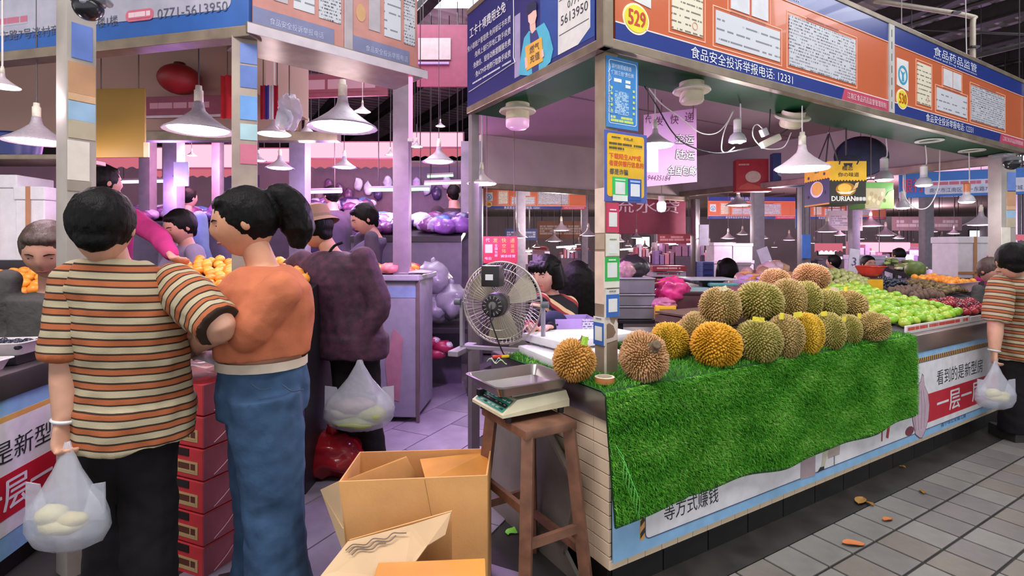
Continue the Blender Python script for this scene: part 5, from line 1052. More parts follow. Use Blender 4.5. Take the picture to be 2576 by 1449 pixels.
def person(label, pos, height, yaw, top, pants, hair='short', skin_c='c89878', J=None, face=None, pitch=0.0, roll=0.0, voxel=.011, sleeve=.55, hem=.0, wide=(.17, .115), loose=0.0, hair_mat=None, hh=None, stripes=None, fold=.006, hat=None, legs=True, crop=0, hands=True, apron=None, sleeve_r=None, arm=1.0, curl=.5, name='person', feat=True):
    k = height/1.62; R = Matrix.Translation((pos[0], pos[1], 0)) @ Matrix.Rotation(yaw, 4, 'Z') @ Matrix.Scale(k, 4)
    j = {n: R @ Vector(p) for n, p in STD.items()}
    for n, p in (J or {}).items(): j[n] = Vector(p)
    root = thing(name, label, 'person', (pos[0], pos[1], 0), yaw, 'people in the market')
    lat = (j['shR']-j['shL']); lat.z = 0; lat = lat.normalized() if lat.length > .05 else Vector((math.cos(yaw), math.sin(yaw), 0)); fwd = Vector((0, 0, 1)).cross(lat)
    hh = hh or .118*k; sk = skin(skin_c); w, dp = wide[0]*k, wide[1]*k
    shw = max(w, (j['shR']-j['shL']).length/2)
    def torso(o, z0=0, flare=0.0):
        P = [(j['pelvis']+Vector((0, 0, -.08*k)), w*.98+flare, dp*1.05+flare), (j['pelvis'], w*1.0+flare*.8, dp*1.08+flare*.6), (j['waist'], w*.93+flare*.5, dp*.98), (j['chest'], w*1.0, dp*1.06), (j['chest'].lerp(j['neck'], .55), shw*.92, dp*.9), (j['chest'].lerp(j['neck'], .85), shw*.62, dp*.66), (j['neck'], .065*k, .06*k)]
        return loft([ellring(c, lat, fwd, a+o, b+o) for c, a, b in P[z0:]])
    # --- body, one continuous surface
    bp = [torso(-.012*k), limb([j['neck']-Vector((0, 0, .03*k)), j['neck'].lerp(j['head'], .55)], [.055*k, .05*k])]
    for s in 'LR':
        bp.append(limb([j['sh'+s], j['sh'+s].lerp(j['el'+s], .5), j['el'+s], j['el'+s].lerp(j['wr'+s], .4), j['wr'+s]], [.05*k*arm, .045*k*arm, .038*k*arm, .037*k*arm, .026*k*arm]))
        d = (j['wr'+s]-j['el'+s]).normalized()
        if hands: bp += hand(j['wr'+s], d*.9+Vector((0, 0, -.1)), (lat*(-1 if s == 'R' else 1))*.6+fwd*.8, k, curl)
        if legs: bp.append(limb([j['hip'+s], j['hip'+s].lerp(j['kn'+s], .5), j['kn'+s], j['kn'+s].lerp(j['an'+s], .4), j['an'+s]], [.08*k, .072*k, .052*k, .05*k, .034*k]))
    body = blob(bp, voxel, 5)
    fy = face if face is not None else yaw
    H = Matrix.Translation(j['head']) @ Matrix.Rotation(fy, 4, 'Z') @ Matrix.Rotation(pitch, 4, 'X') @ Matrix.Rotation(roll, 4, 'Y')
    hs_ = HEADS.setdefault('h', head_shape(1.0)); hd = xf(hs_, H @ Matrix.Scale(hh, 4))
    part('body', join(body, hd), sk, root, True, True)
    if feat:
        def hp(n, vf, m): return part(n, xf(vf, H @ Matrix.Scale(hh, 4)), m, root, True, True)
        for s in (-1, 1):
            hp('eye', sphere((s*.27, .672, .05), .085, 10, 6, (1.15, .5, .42)), K('2a1c18', .3)); hp('eyebrow', tube([(s*.14, .795, .20), (s*.27, .748, .235), (s*.42, .650, .19)], [.018, .022, .012], 6), hair_m)
        hp('lips', tube(catmull([(-.17, .685, -.45), (-.06, .762, -.43), (0, .768, -.44), (.06, .762, -.43), (.17, .685, -.45)], 3), .032, 6), mat('lips', srgb('a85a52'), .4, var=0))
    # --- clothes
    tp = [torso(.012*k+loose, crop, flare=loose*.6)]
    if hem: tp.append(loft([ellring(j['pelvis']+Vector((0, 0, z)), lat, fwd, w+.012*k+loose*1.7, dp*1.1+.012*k+loose*1.5) for z in (.05, -hem*.5, -hem)]))
    ends = {}
    for s in 'LR':
        P = [j['sh'+s], j['sh'+s].lerp(j['el'+s], .5), j['el'+s], j['el'+s].lerp(j['wr'+s], .45), j['wr'+s]]; rr = [.062*k+loose, .060*k+loose, .052*k+loose, .048*k+loose*.7, .036*k+loose*.3]
        n = {.3: 2, .55: 2, .75: 3}.get(sleeve, 3 if sleeve < 1 else 5)
        if sleeve_r: rr = [sleeve_r*.95, sleeve_r, sleeve_r*.95, sleeve_r*.9, sleeve_r*.8]
        pts = P[:3] if sleeve < .8 else P
        if sleeve < .5: pts = [P[0], P[1]]
        sl = [limb(pts, rr[:len(pts)]), ball(P[0], rr[0]*1.02)]
        if stripes and sleeve < .8:
            sm = blob(sl, voxel, 3, fold, .11*k); so = part('sleeve', sm, top, root, True, True); aa, ab = P[0], (P[2]-P[0]).normalized()
            so.data.attributes.new('stripe', 'FLOAT', 'POINT').data.foreach_set('value', [10+min((Vector(v)-aa).dot(ab), (P[2]-P[0]).length-.006) for v in sm[0]])
        else: tp += sl+[ball(pts[-1], rr[len(pts)-1]*.9)]
    tm = blob(tp, voxel*1.05, 3, fold, .11*k)
    o = part('top', tm, top, root, True, True)
    if stripes:
        inv = wm(root).inverted(); val = []
        for v in tm[0]:
            p = Vector(v); best = None
            for s in 'LR':
                a, b = j['sh'+s], j['el'+s]; ab = b-a; t = max(0, min(1, (p-a).dot(ab)/ab.length_squared)); dd = (p-(a+ab*t)).length
                if best is None or dd < best[0]: best = (dd, t*ab.length, s, t)
            u = (p-j['pelvis']).dot(lat)
            if sleeve > .8 and best[0] < .105*k and best[3] > .12 and abs(u) > w*.80: val.append(10+best[1])
            else: val.append(5+p.z+stripes*u)
        o.data.attributes.new('stripe', 'FLOAT', 'POINT').data.foreach_set('value', val)
    if legs:
        pr = pants[1] if isinstance(pants, tuple) else (.095, .085, .07, .068, .075); pm = pants[0] if isinstance(pants, tuple) else pants
        pp_ = [loft([ellring(c, lat, fwd, a, b) for c, a, b in ((j['pelvis']+Vector((0, 0, .09*k)), w*.90, dp*1.0), (j['pelvis'], w*1.02, dp*1.12), (j['pelvis']-Vector((0, 0, .10*k)), w*.95, dp*1.05))])]
        for s in 'LR': pp_.append(limb([j['hip'+s], j['hip'+s].lerp(j['kn'+s], .5), j['kn'+s], j['kn'+s].lerp(j['an'+s], .5), j['an'+s]], [q*k for q in pr]))
        part('trousers', blob(pp_, voxel*1.05, 3, fold*.8, .1*k), pm, root, True, True)
        for s in 'LR':
            f0 = j['an'+s]; part('shoe', xf(loft([[Vector((x*a, y, z)) for x, y in ((-.04, -.06), (.04, -.06), (.045, .1), (.02, .17), (-.02, .17), (-.045, .1))] for a, z in ((1, -.065), (1.05, -.03), (.8, .02))]), Matrix.Translation(f0) @ Matrix.Rotation(yaw, 4, 'Z') @ Matrix.Scale(k, 4)), K('2a2524', .6), root, True, 'sharp')
    # --- hair
    hm = hair_mat or hair_m
    def HL(p): return H @ (Vector(p)*hh)
    def hb(c, r, sc): return xf(sphere(c, r, 20, 14, sc), H @ Matrix.Scale(hh, 4))
    hp_ = [hb((0, -.16, .20), 1.0, (.80, .90, .92))]
    if hair in ('short', 'bun', 'pony', 'bob', 'long', 'bowl'):
        hp_.append(hb((0, .28, .66), .5, (1.15, .85, .55)))
        for s in (-1, 1): hp_.append(hb((s*.52, -.22 if hair == 'pony' else .0, .16), .42, (.55, 1.0, 1.15)))
    if hair == 'short': hp_.append(hb((0, -.52, -.35), .45, (1.15, .7, 1.0)))
    if hair == 'pony':
        hp_.append(xf(tube(catmull([(0, -.80, .55), (0, -1.15, .55), (.05, -1.42, .10), (.05, -1.45, -.50), (0, -1.30, -1.05)], 5), list(np.interp(np.linspace(0, 4, 21), range(5), [.28, .50, .54, .50, .2])), 14), H @ Matrix.Scale(hh, 4)))
    if hair in ('bob', 'long'):
        z1 = -.85 if hair == 'bob' else -3.6
        for s in (-1, 1): hp_.append(xf(tube([(s*.60, -.05, .45), (s*.74, .0, -.2), (s*.78, .02, -.7), (s*.80, .05, max(z1, -.95))], [.34, .32, .30, .22], 12), H @ Matrix.Scale(hh, 4)))
        hp_.append(xf(loft([[Vector((a*math.cos(2*PI*q/18), -.35+b*math.sin(2*PI*q/18), z)) for q in range(18)] for z, a, b in ((.6, .8, .6), (0, .95, .72), (-.6, 1.0, .72), (z1*.7, 1.0 if hair == 'bob' else 1.15, .66), (z1, .92, .5))]), H @ Matrix.Scale(hh, 4)))
        for x in np.linspace(-.5, .5, 5): hp_.append(xf(tube([(x*.9, .38, .78), (x, .68, .56), (x*1.02, .76, .28)], [.2, .13, .07], 8), H @ Matrix.Scale(hh, 4)))
    if hair != 'none': part('hair', blob(hp_, max(.0055, voxel*.65), 4, .003*k, .02*k), hm, root, True, True)
    if hair == 'pony':
        part('hair_clip', xf(sphere((.30, -.95, .66), .13, 10, 7), H @ Matrix.Scale(hh, 4)), K('dfe2ee', .2), root, True, True)
    if hat:
        part('hat', xf(join(lathe([(1.0, .10), (.93, .18), (.90, .55), (.82, .82), (.5, .98), (0, 1.02)], 28), lathe([(.96, .14), (1.22, -.05), (1.26, -.10), (1.20, -.10), (.95, .05)], 28)), H @ Matrix.Scale(hh, 4) @ Matrix.Translation((0, -.08, .25)) @ Matrix.Diagonal((.92, 1.02, 1, 1))), hat, root, True, 'sharp')
        part('hat_band', xf(lathe([(.955, .16), (.945, .30)], 28), H @ Matrix.Scale(hh, 4) @ Matrix.Translation((0, -.08, .25)) @ Matrix.Diagonal((.92, 1.02, 1, 1))), K('7a6050', .8), root, True)
    return root, j, H, hh
def carrier_bag(label, top, bot, wpx, Y, film, content, cm, seed=1):
    """knotted plastic carrier bag hanging from TOP (px, py); BOT is its lowest point"""
    t, b = at(*top, Y), at(*bot, Y); h = t.z-b.z; w = wpx/2*Y/F
    r = thing('plastic_bag', label, 'bag', Vector((b.x, Y, b.z)))
    prof = [(.07, 1.0), (.13, .92), (.34, .74), (.62, .56), (.86, .44), (.97, .32), (.98, .18), (.80, .06), (.42, .0)]
    rings = []
    for i, (rw, z) in enumerate(prof):
        cx = b.x+(t.x-b.x)*z
        rings.append([Vector((cx+rw*w*math.cos(2*PI*q/28)*(1+.07*mnoise.noise(Vector((q*.7, z*4, seed)))), Y+rw*w*.55*math.sin(2*PI*q/28)*(1+.10*mnoise.noise(Vector((q*.9, z*5, seed+3)))), b.z+z*h+.02*h*mnoise.noise(Vector((q*.6, z*3, seed+7))))) for q in range(28)])
    part('bag', loft(rings), film, r, True, True)
    for s in (-1, 1):
        c = Vector((b.x+s*w*.70, Y-.01, b.z+h*.48)); part('bag_ear', loft([[c+Vector((s*w*x, 0, h*z)) for x, z in ((-.3, -.2), (.27, -.2), (.26, .15), (-.06, .13))], [c+Vector((s*w*x, .006, h*z)) for x, z in ((-.3, -.2), (.27, -.2), (.26, .15), (-.06, .13))]]), film, r, True)
    for i, (dx, dz, rr, sc, m) in enumerate(content): part(cm, crumple(Vector((b.x+dx*w, Y-.16*w, b.z+dz*h)), rr*w, sc, seed+i, .15, 2), m, r, True, True)
    return r
film_w = mat('clear_white_film', srgb('cfd0dc'), .25, var=.05, alpha=.42, bump=.35, bscale=25)
# ---- woman in the striped shirt: the near one on the left, and the one at the right edge
stripe_m = attr_mat('striped_knit', 'stripe', [(0, srgb('b0a386')), (.42, srgb('3a2a22')), (.53, srgb('a85e3a')), (.87, srgb('3a2a22'))], .85, 'CONSTANT', .047, .25)
blackp = cloth('1c191b')
def striped(label, T, k, height, yaw, feet_y, vox, turn=.35):
    """T maps a pixel of the near figure and a depth to a point"""
    J = {'head': T(258, 575, 1.71), 'neck': T(285, 655, 1.76), 'shL': T(195, 712, 1.74), 'shR': T(445, 718, 1.82), 'elL': T(172, 900, 1.72), 'wrL': T(165, 1060, 1.68), 'elR': T(555, 820, 1.74), 'wrR': T(495, 868, 1.93),
         'chest': T(325, 790, 1.80), 'waist': T(335, 930, 1.81), 'pelvis': T(338, 1040, 1.82), 'hipL': T(280, 1060, 1.82), 'hipR': T(372, 1060, 1.84)}
    for n, x in (('L', 275), ('R', 368)):
        p = T(x, 1060, 1.82); J['kn'+n] = Vector((p.x, p.y+.01, feet_y+(p.z-feet_y)*.5)); J['an'+n] = Vector((p.x, p.y+.02, feet_y+.07))
    c = T(338, 1040, 1.82)
    r = person(label, (c.x, c.y), height, yaw, stripe_m, (blackp, (.10, .09, .085, .085, .09)), 'short', 'c8957c', J, face=yaw+turn, pitch=-.25, voxel=vox, sleeve=.75, hem=.09, arm=1.3, wide=(.140, .115), loose=.022, stripes=.06, hh=.118*k, fold=.013, sleeve_r=.085*k, feat=False, curl=.9)
    w_ = T(163, 1055, 1.68); part('bracelet', xf(lathe([(.034*k, -.006), (.039*k, 0), (.034*k, .006), (.030*k, 0), (.034*k, -.006)], 20), Matrix.Translation(w_) @ Matrix.Rotation(.15, 4, 'Y')), K('c9c9cc', .25), r[0], True, True)
    return r
striped('woman in a brown striped shirt seen from behind, nearest the camera on the left', at, 1.0, 1.62, math.radians(4), 0, .0085)
def T2(x, y, Y): return at(2503+.466*(x-168), 617+.466*(y-488), 3.87+(Y-1.8)*1.05)
striped('woman in a brown striped shirt at the right edge beside the counter', T2, 1.03, 1.58, math.radians(4), 0, .011, -.45)
contents = [(-.25, .34, .34, (1.1, .8, .7), K('d9cf8a', .5)), (.22, .30, .30, (1.2, .8, .6), K('d8c878', .5)), (.0, .25, .42, (1.3, .8, .5), K('e0d49a', .5))]
carrier_bag('white carrier bag of pale pomelo hanging from the near striped woman', (170, 1112), (170, 1378), 205, 1.64, film_w, contents, 'pomelo', 2)
carrier_bag('white carrier bag of pale pomelo hanging from the woman at the right edge', (2504, 908), (2504, 1028), 98, 3.70, film_w, contents, 'pomelo', 2)
# ---- woman in the orange top
or_top = cloth('b86a4a', bump=.25); jeans = cloth('3a5270', var=.25, vscale=9)
oy = 2.0
J = {'head': at(612, 562, oy), 'neck': at(668, 668, oy+.02), 'shL': at(705, 735, oy-.13), 'shR': at(640, 715, oy+.17), 'elL': at(625, 835, oy-.17), 'wrL': at(505, 850, oy-.12), 'elR': at(560, 790, oy+.15), 'wrR': at(480, 820, oy+.05),
     'chest': at(668, 780, oy), 'waist': at(662, 888, oy), 'pelvis': at(662, 968, oy), 'hipL': at(668, 985, oy-.07), 'hipR': at(655, 985, oy+.08), 'knL': at(688, 1260, oy-.05), 'knR': at(665, 1280, oy+.12), 'anL': at(705, 1560, oy-.03), 'anR': at(660, 1540, oy+.18)}
J['anL'].z = .07; J['anR'].z = .07
pr_ = person('woman in an orange top and blue jeans with a black ponytail', (at(662, 950, oy).x, oy), 1.68, math.radians(97), or_top, (jeans, (.125, .12, .105, .105, .13)), 'pony', 'c89072', J, face=math.radians(116), pitch=-.22, voxel=.0085, sleeve=.55, hem=.0, crop=2, wide=(.150, .145), loose=.012, hh=.128, fold=.012, sleeve_r=.078)
root_ = pr_[0]
part('waistband', loft([ellring(at(660, y, oy), Vector((0, 1, 0)), Vector((1, 0, 0)), .158, .162) for y in (896, 918)], False), K('c9b8a4', .8), root_, True, True)
for x, y in ((655, 965), (735, 968)): part('pocket_seam', tube(catmull([at(x-25, y, oy-.165), at(x, y+16, oy-.172), at(x+28, y+12, oy-.165)], 4), .003, 5), K('2c4056'), root_, True)
# ---- person in the purple patterned jacket and hat
jm = mat('purple_print_jacket', srgb('4a2438'), .8, var=0, col2=srgb('2c1626'), vscale=22, bump=.3, bscale=30)
py_ = 3.42
J = {'head': at(792, 575, py_), 'neck': at(838, 632, py_+.02), 'shL': at(760, 660, py_+.12), 'shR': at(915, 655, py_-.08), 'elL': at(715, 700, py_+.25), 'wrL': at(665, 640, py_+.3), 'elR': at(955, 770, py_-.12), 'wrR': at(908, 865, py_-.16),
     'chest': at(855, 710, py_), 'waist': at(872, 790, py_), 'pelvis': at(885, 860, py_), 'hipL': at(868, 880, py_), 'hipR': at(915, 880, py_), 'knL': at(880, 1030, py_-.02), 'knR': at(925, 1040, py_), 'anL': at(890, 1150, py_+.02), 'anR': at(940, 1165, py_-.02)}
person('person in a purple patterned jacket and brown bucket hat, bending over a stall', (at(895, 0, py_).x, py_), 1.72, math.radians(40), jm, (blackp, (.10, .09, .08, .08, .085)), 'short', 'c08a72', J, face=math.radians(75), pitch=-.3, voxel=.012, sleeve=1.0, hem=.07, wide=(.20, .14), loose=.02, hh=.125, hat=cloth('8a6a58'), fold=.010, curl=.9)
carrier_bag('clear carrier bag of green vegetables held by the person in the purple jacket', (905, 905), (905, 1080), 180, 3.22, film_w, [(-.1, .36, .40, (1.5, .8, .55), K('8a7a6c', .6)), (.35, .25, .40, (1.1, .8, .6), K('a3ae5c', .6)), (-.35, .27, .36, (1.2, .8, .5), K('b8ae90', .6)), (0, .14, .5, (1.4, .8, .4), K('9aa468', .6))], 'vegetable', 6)
hb_ = thing('handbag', 'black handbag at the side of the person in the purple jacket', 'handbag', at(815, 870, 3.35)); part('body', bbox_(-.075, .075, -.05, .05, 0, .19, .025), cloth('17141a'), hb_, smooth='sharp'); part('strap', tube(catmull([(-.06, 0, .18), (-.03, 0, .45), (.05, 0, .62), (.12, 0, .66)], 4), .009, 6), cloth('17141a'), hb_)
# ---- seller behind the counter
sy = 3.4
sel_m = attr_mat('seller_striped_knit', 'stripe', [(0, srgb('1f1c22')), (.40, srgb('8a3038')), (.60, srgb('c9a884')), (.82, srgb('1f1c22'))], .85, 'CONSTANT', .16, .2)
J = {'head': at(1373, 690, sy), 'neck': at(1392, 740, sy+.03), 'shL': at(1362, 760, sy-.10), 'shR': at(1432, 768, sy+.02), 'elL': at(1335, 840, sy-.18), 'wrL': at(1340, 830, sy-.40), 'elR': at(1445, 850, sy-.12), 'wrR': at(1395, 860, sy-.33), 'chest': at(1398, 800, sy), 'waist': at(1402, 860, sy), 'pelvis': at(1405, 915, sy)}
J['elR'] = at(1428, 835, sy-.14); J['wrR'] = at(1385, 822, sy-.36)
s_r = person('seller with a black bob haircut behind the counter, looking down', (at(1405, 0, sy).x, sy), 1.36, math.radians(140), sel_m, cloth('8a6a5c'), 'bob', 'd8a494', J, face=math.radians(140), pitch=-.25, voxel=.010, sleeve=1.0, hem=.04, wide=(.165, .115), loose=.008, hh=.118, stripes=.9, fold=.005, legs=True)
ap = cloth('a07868'); c_ = at(1385, 840, sy-.16)
part('apron', grid(lambda a, b: c_+Vector((-.11+.2*a, .02-.05*math.sin(PI*a), -.16+.28*b)), 8, 8), ap, s_r[0], True, True)
part('sleeve_cover', sphere(at(1392, 812, sy-.28), .085, 14, 10, (1, 1, .85)), cloth('262a44'), s_r[0], True, True)
J = {'head': at(1452, 705, 3.85), 'neck': at(1456, 765, 3.87)}
person('person with long black hair turned away, beside the seller', (at(1458, 0, 3.85).x, 3.85), 1.36, math.radians(-10), cloth('2a4a86'), blackp, 'long', 'c08a72', J, voxel=.014, hh=.135, fold=.006, feat=False, hands=False)
# ---- people farther off
def far_person(label, px, py, Y, top, hair='short', yaw=0.0, skin_c='b98a78', J=None, hh=None, pitch=0.0, hat=None, vox=.02, hm=None, pants=None, **kw):
    h = at(px, py, Y); ht = h.z/1.505*1.62
    return person(label, (h.x, Y), max(.9, ht), yaw, top, pants or blackp, hair, skin_c, J, voxel=vox, hh=hh or .118, pitch=pitch, sleeve=1.0, hat=hat, hair_mat=hm, hands=vox < .016, **kw)
mag = cloth('a8306c')
far_person('woman in a magenta jumper reaching over the oranges', 262, 462, 4.0, mag, 'short', math.radians(-30), J={'shR': at(330, 548, 3.95), 'elR': at(395, 592, 3.75), 'wrR': at(432, 640, 3.5), 'head': at(262, 460, 4.0), 'neck': at(275, 515, 4.02)}, vox=.012, hh=.135)
far_person('elderly woman in a grey jacket behind the left post, looking down', 118, 625, 2.85, cloth('4c4a48', bump=.5), 'short', math.radians(205), 'b48470', J={'head': at(118, 632, 2.83), 'neck': at(128, 735, 2.90)}, hm=hair_b, vox=.011, pitch=-.45, hh=.148, fold=.008)
far_person('person with a crew cut leaning over the oranges', 452, 572, 3.9, cloth('8a7f9a'), 'short', math.radians(150), pitch=-.35, hh=.125, J={'head': at(452, 572, 3.9), 'neck': at(475, 618, 3.95)}, vox=.014)
far_person('person with a black ponytail and blue-grey top in the background', 468, 498, 6.0, cloth('6a7f9c'), 'pony', math.radians(-20), feat=False)
far_person('person with black hair leaning over the blue bags', 918, 548, 5.15, cloth('4a4254'), 'short', math.radians(120), J={'head': at(916, 552, 5.15), 'neck': at(950, 598, 5.2)}, pitch=-.4, hh=.15, vox=.015)
far_person('distant person in black at the purple-lit stall', 1142, 488, 7.0, cloth('3a3038'), 'short', .5, feat=False)
far_person('distant person whose head shows above the bucket hat', 836, 492, 6.5, cloth('4a4050'), 'short', 1.0, feat=False)
far_person('dark-haired person seen from behind in front of the white boxes', 1830, 678, 5.6, cloth('1e1a20'), 'bob', .1, feat=False, hh=.115)
far_person('man standing behind the red bowl', 2183, 664, 7.2, cloth('5a3038'), 'short', PI, 'c89884', hh=.11)
far_person('distant person carrying a white box behind the guavas', 2262, 642, 9.0, cloth('2a2a34'), 'short', .3, feat=False)
far_person('dark figure far behind the crowning durian', 2098, 660, 8.5, cloth('2c2a2c'), 'short', .6, feat=False)
far_person('elderly woman in a grey jacket behind the right-hand post', 2492, 690, 4.95, cloth('4c4a48', bump=.5), 'short', math.radians(190), 'b48470', hm=hair_b, vox=.014, pitch=-.3, J={'head': at(2494, 682, 4.95), 'neck': at(2502, 715, 4.98)})
far_person('person in a magenta jumper beyond the foam box', 2524, 600, 5.9, mag, 'short', math.radians(-20), feat=False, J={'shL': at(2500, 650, 5.85), 'elL': at(2482, 680, 5.8), 'wrL': at(2462, 705, 5.75)})
# ================================================================== the left corner stall
def pmap(o, rz):
    """pixel -> (x, z) on the vertical plane through O turned by RZ"""
    d = Vector((math.cos(rz), math.sin(rz)))
    def f(px, py):
        t = (px-1288)/F; x = (t*o[1]-o[0])/(d.x-d.y*t); return x, CH+(HOR-py)/F*(o[1]+d.y*x)-o[2]
    return f
A = at(625, 62, 2.6); Lf = at(-12, 137, 2.97); Rt = at(1050, 180, 3.27)
lz = math.atan2(A.y-Lf.y, A.x-Lf.x); ll = (Vector((A.x, A.y))-Vector((Lf.x, Lf.y))).length
bs = thing('bank_sign', 'blue and white bank sign with a telephone number at the upper left', 'sign', Lf, lz); g_ = pmap(Lf, lz)
part('board', bbox_(0, ll, 0, .05, 0, .62, .004), mat('bank_blue', srgb('2d5aa0'), .35, var=.05), bs)
part('white_field', prism(rrect(-.05+.06, ll-.10, .10, .30, .04), -.003, 0), K('a9a6b4', .4), bs); part('upper_field', prism(rrect(.08, .62, .40, .56, .02), -.003, 0), K('9fb0c4', .4), bs)
x0, z0 = g_(398, 46); x1, _ = g_(574, 40); part('lettering', text('0771-5613950', x0, z0-.005, .05, x1-x0, -.005), K('55556a'), bs)
x0, z0 = g_(318, 55); x1, _ = g_(388, 50); part('red_pill', prism(rrect(x0, x1, z0-.005, z0+.055, .027), -.005, -.003), K('c9687c'), bs); marks(bs, x0+.02, z0+.008, x1-x0-.04, .034, -.0062, 'c9687c', 'e6c8d0')
x0, z0 = g_(4, 100); x1, _ = g_(150, 80); part('lettering', text('东路7号淡村商', x0, z0-.01, .055, .42, -.005), K('55556a'), bs); x0, z0 = g_(226, 68); part('lettering', text('号楼1楼', x0, z0-.01, .055, .19, -.005), K('55556a'), bs)
x0, z0 = g_(2, 66); marks(bs, x0, z0-.005, .2, .045, -.004, 'a9a6b4', 'b86a80')
part('bottom_rail', bbox_(-.1, ll+.03, -.03, .06, -.055, -.002, .004), m_bronze, bs)
rz_ = math.atan2(Rt.y-A.y, Rt.x-A.x); rl_ = (Vector((Rt.x, Rt.y))-Vector((A.x, A.y))).length
os_ = thing('food_safety_sign', 'blurred orange food safety sign on the left corner stall', 'sign', A, rz_); og = K('c07f74', .35)
for x0, x1 in ((.02, .50), (.55, rl_)):
    part('board', bbox_(x0, x1, 0, .05, 0, .62, .004), og, os_); part('bottom_band', prism(rect(x0, x1-.06, 0, .10), -.003, 0), K('7a7ca0'), os_); part('number_disc', prism(ell(x0+.05, .24, .03, .05, 20), -.003, 0), K('cfa070'), os_)
    part('sheet', prism(rect(x0+.10, x0+.17, .16, .5), -.004, 0), K('b8aeb4'), os_); part('sheet', prism(rect(x0+.20, x0+.31, .15, .42), -.004, 0), fp_form, os_); part('sheet', prism(rect(x0+.335, x1-.02, .14, .46), -.004, 0), fp_doc, os_)
    part('lettering', text('食品安全投诉举报电话', x0+.08, .03, .035, .28, -.0045, res=1), K('b9bcd6'), os_)
part('divider', bbox_(.5, .55, -.006, .05, 0, .62, .003), K('b0a4a8'), os_); part('bottom_rail', bbox_(-.02, rl_+.02, -.05, .3, -.055, -.002, .004), m_bronze, os_)
part('rail_edge', bbox_(-.02, rl_+.04, -.056, -.05, -.06, -.01, .002), K('c9bcc4', .3), os_)
def square_post(label, px, Y, w, z0, z1, m, rz=0, z_loc=0):
    p = at(px, 620, Y); r = thing('stall_post', label, 'post', (p.x, Y, z0), rz, 'stall posts'); part('shaft', bbox_(-w/2, w/2, -w/2, w/2, 0, z1-z0, .006), m, r, smooth='sharp'); return r
mp = mat('worn_post', srgb('94827a'), .6, var=.2, vscale=7, col2=srgb('a8988a'))
c1 = square_post('worn corner post under the blue and orange signs on the left', 616, 2.66, .115, 0, A.z-.055, mp, rz_*.6)
for k, (z0, z1, hx) in enumerate(((2.36, 2.46, '6c82c0'), (2.24, 2.35, '5f78b8'), (2.08, 2.2, '6a9ad6'), (1.98, 2.06, 'a8c8d0'), (1.86, 1.96, 'c87088'))): part('sticker', bbox_(-.02, .056, -.0605, -.0575, z0, z1, .001), K(hx), c1)
square_post('post at the right end of the blurred orange sign on the left', 1012, 4.36, .13, 1.22, 2.86, mat('mauve_post', srgb('8a7a86'), .5, var=.1))
ls = thing('light_strip', 'red and pink lit strip along the post under the blurred orange sign', 'light', at(1033, 300, 3.24)); part('tube', bbox_(-.012, .012, -.012, .012, -.12, .3, .005), glow('strip_red', (1, .25, .42), 2.0), ls); part('cap', bbox_(-.016, .016, -.016, .016, -.14, -.12, .003), K('d8c8d0'), ls)
p1 = square_post('grey post with notices and a camera at the far left', 192, 2.35, .11, 0, 3.2, mat('grey_post', srgb('a39a92'), .5, var=.12, vscale=5), math.radians(60))
def stk(root, x0, x1, pyt, pyb, Y, m, n='sticker', w=.145):
    zt, zb = at(0, pyt, Y).z, at(0, pyb, Y).z; return part(n, bbox_(x0, x1, -w/2-.004, -w/2-.0005, zb, zt, .001), m, root)
def post_prints(root, Y, k, pys, w):
    cols = [('5f7cc4', 'sticker'), ('b88a64', 'sticker'), ('c9a27c', 'sticker'), ('8fb0cc', 'sticker'), ('b0a48a', 'sticker'), ('d8cfc2', 'board'), ('948a7c', 'tape')]
    for (hx, n), (a, b, x0, x1) in zip(cols, pys): stk(root, x0*w, x1*w, a, b, Y, K(hx, .4), n, w)
post_prints(p1, 2.32, 1, [(62, 150, -.35, .35), (160, 238, -.45, .45), (238, 256, -.45, .45), (258, 305, -.45, .45), (305, 350, -.45, .45), (356, 455, -.48, .25), (456, 482, -.48, .3)], .11)
def cctv(label, px, py, Y, R):
    r = thing('security_camera', label, 'camera', at(px, py, Y)); part('dome', sphere((0, 0, 0), R, 18, 12), mat('camera_black', srgb('26262a'), .2, var=0), r, smooth=True); part('collar', xf(lathe([(R*.9, R*.2), (R*1.1, R*.3), (R*1.1, R*.8), (0, R*1.0)], 20), M4()), K('5a5a60', .3), r, smooth='sharp'); part('arm', tube([(0, .0, R), (0, R, R*1.4), (-.02, R*2.6, R*1.4)], R*.3, 8), K('8a8a90', .3), r); part('lens', sphere((R*.3, -R*.85, R*.1), R*.25, 10, 8), K('9a9aa8', .1), r, smooth=True)
cctv('black dome camera on the far left post', 222, 18, 2.2, .055); cctv('black dome camera on the right-hand post', 2545, 410, 4.75, .062)
# right-hand post of the durian stall row with the same prints
rp = thing('stall_post', 'grey post with notices at the right end of the fruit stalls', 'post', Vector((at(2520, 0, 5.0).x, 5.0, 0)), 0, 'stall posts'); part('shaft', bbox_(-.07, .07, -.07, .07, 0, 2.33, .005), MATS['grey_post'], rp)
post_prints(rp, 4.93, 1, [(433, 482, -.1, .45), (480, 518, -.15, .45), (518, 528, -.15, .45), (530, 548, -.15, .45), (548, 572, -.15, .45), (572, 628, -.5, .1), (628, 640, -.5, .1)], .14)
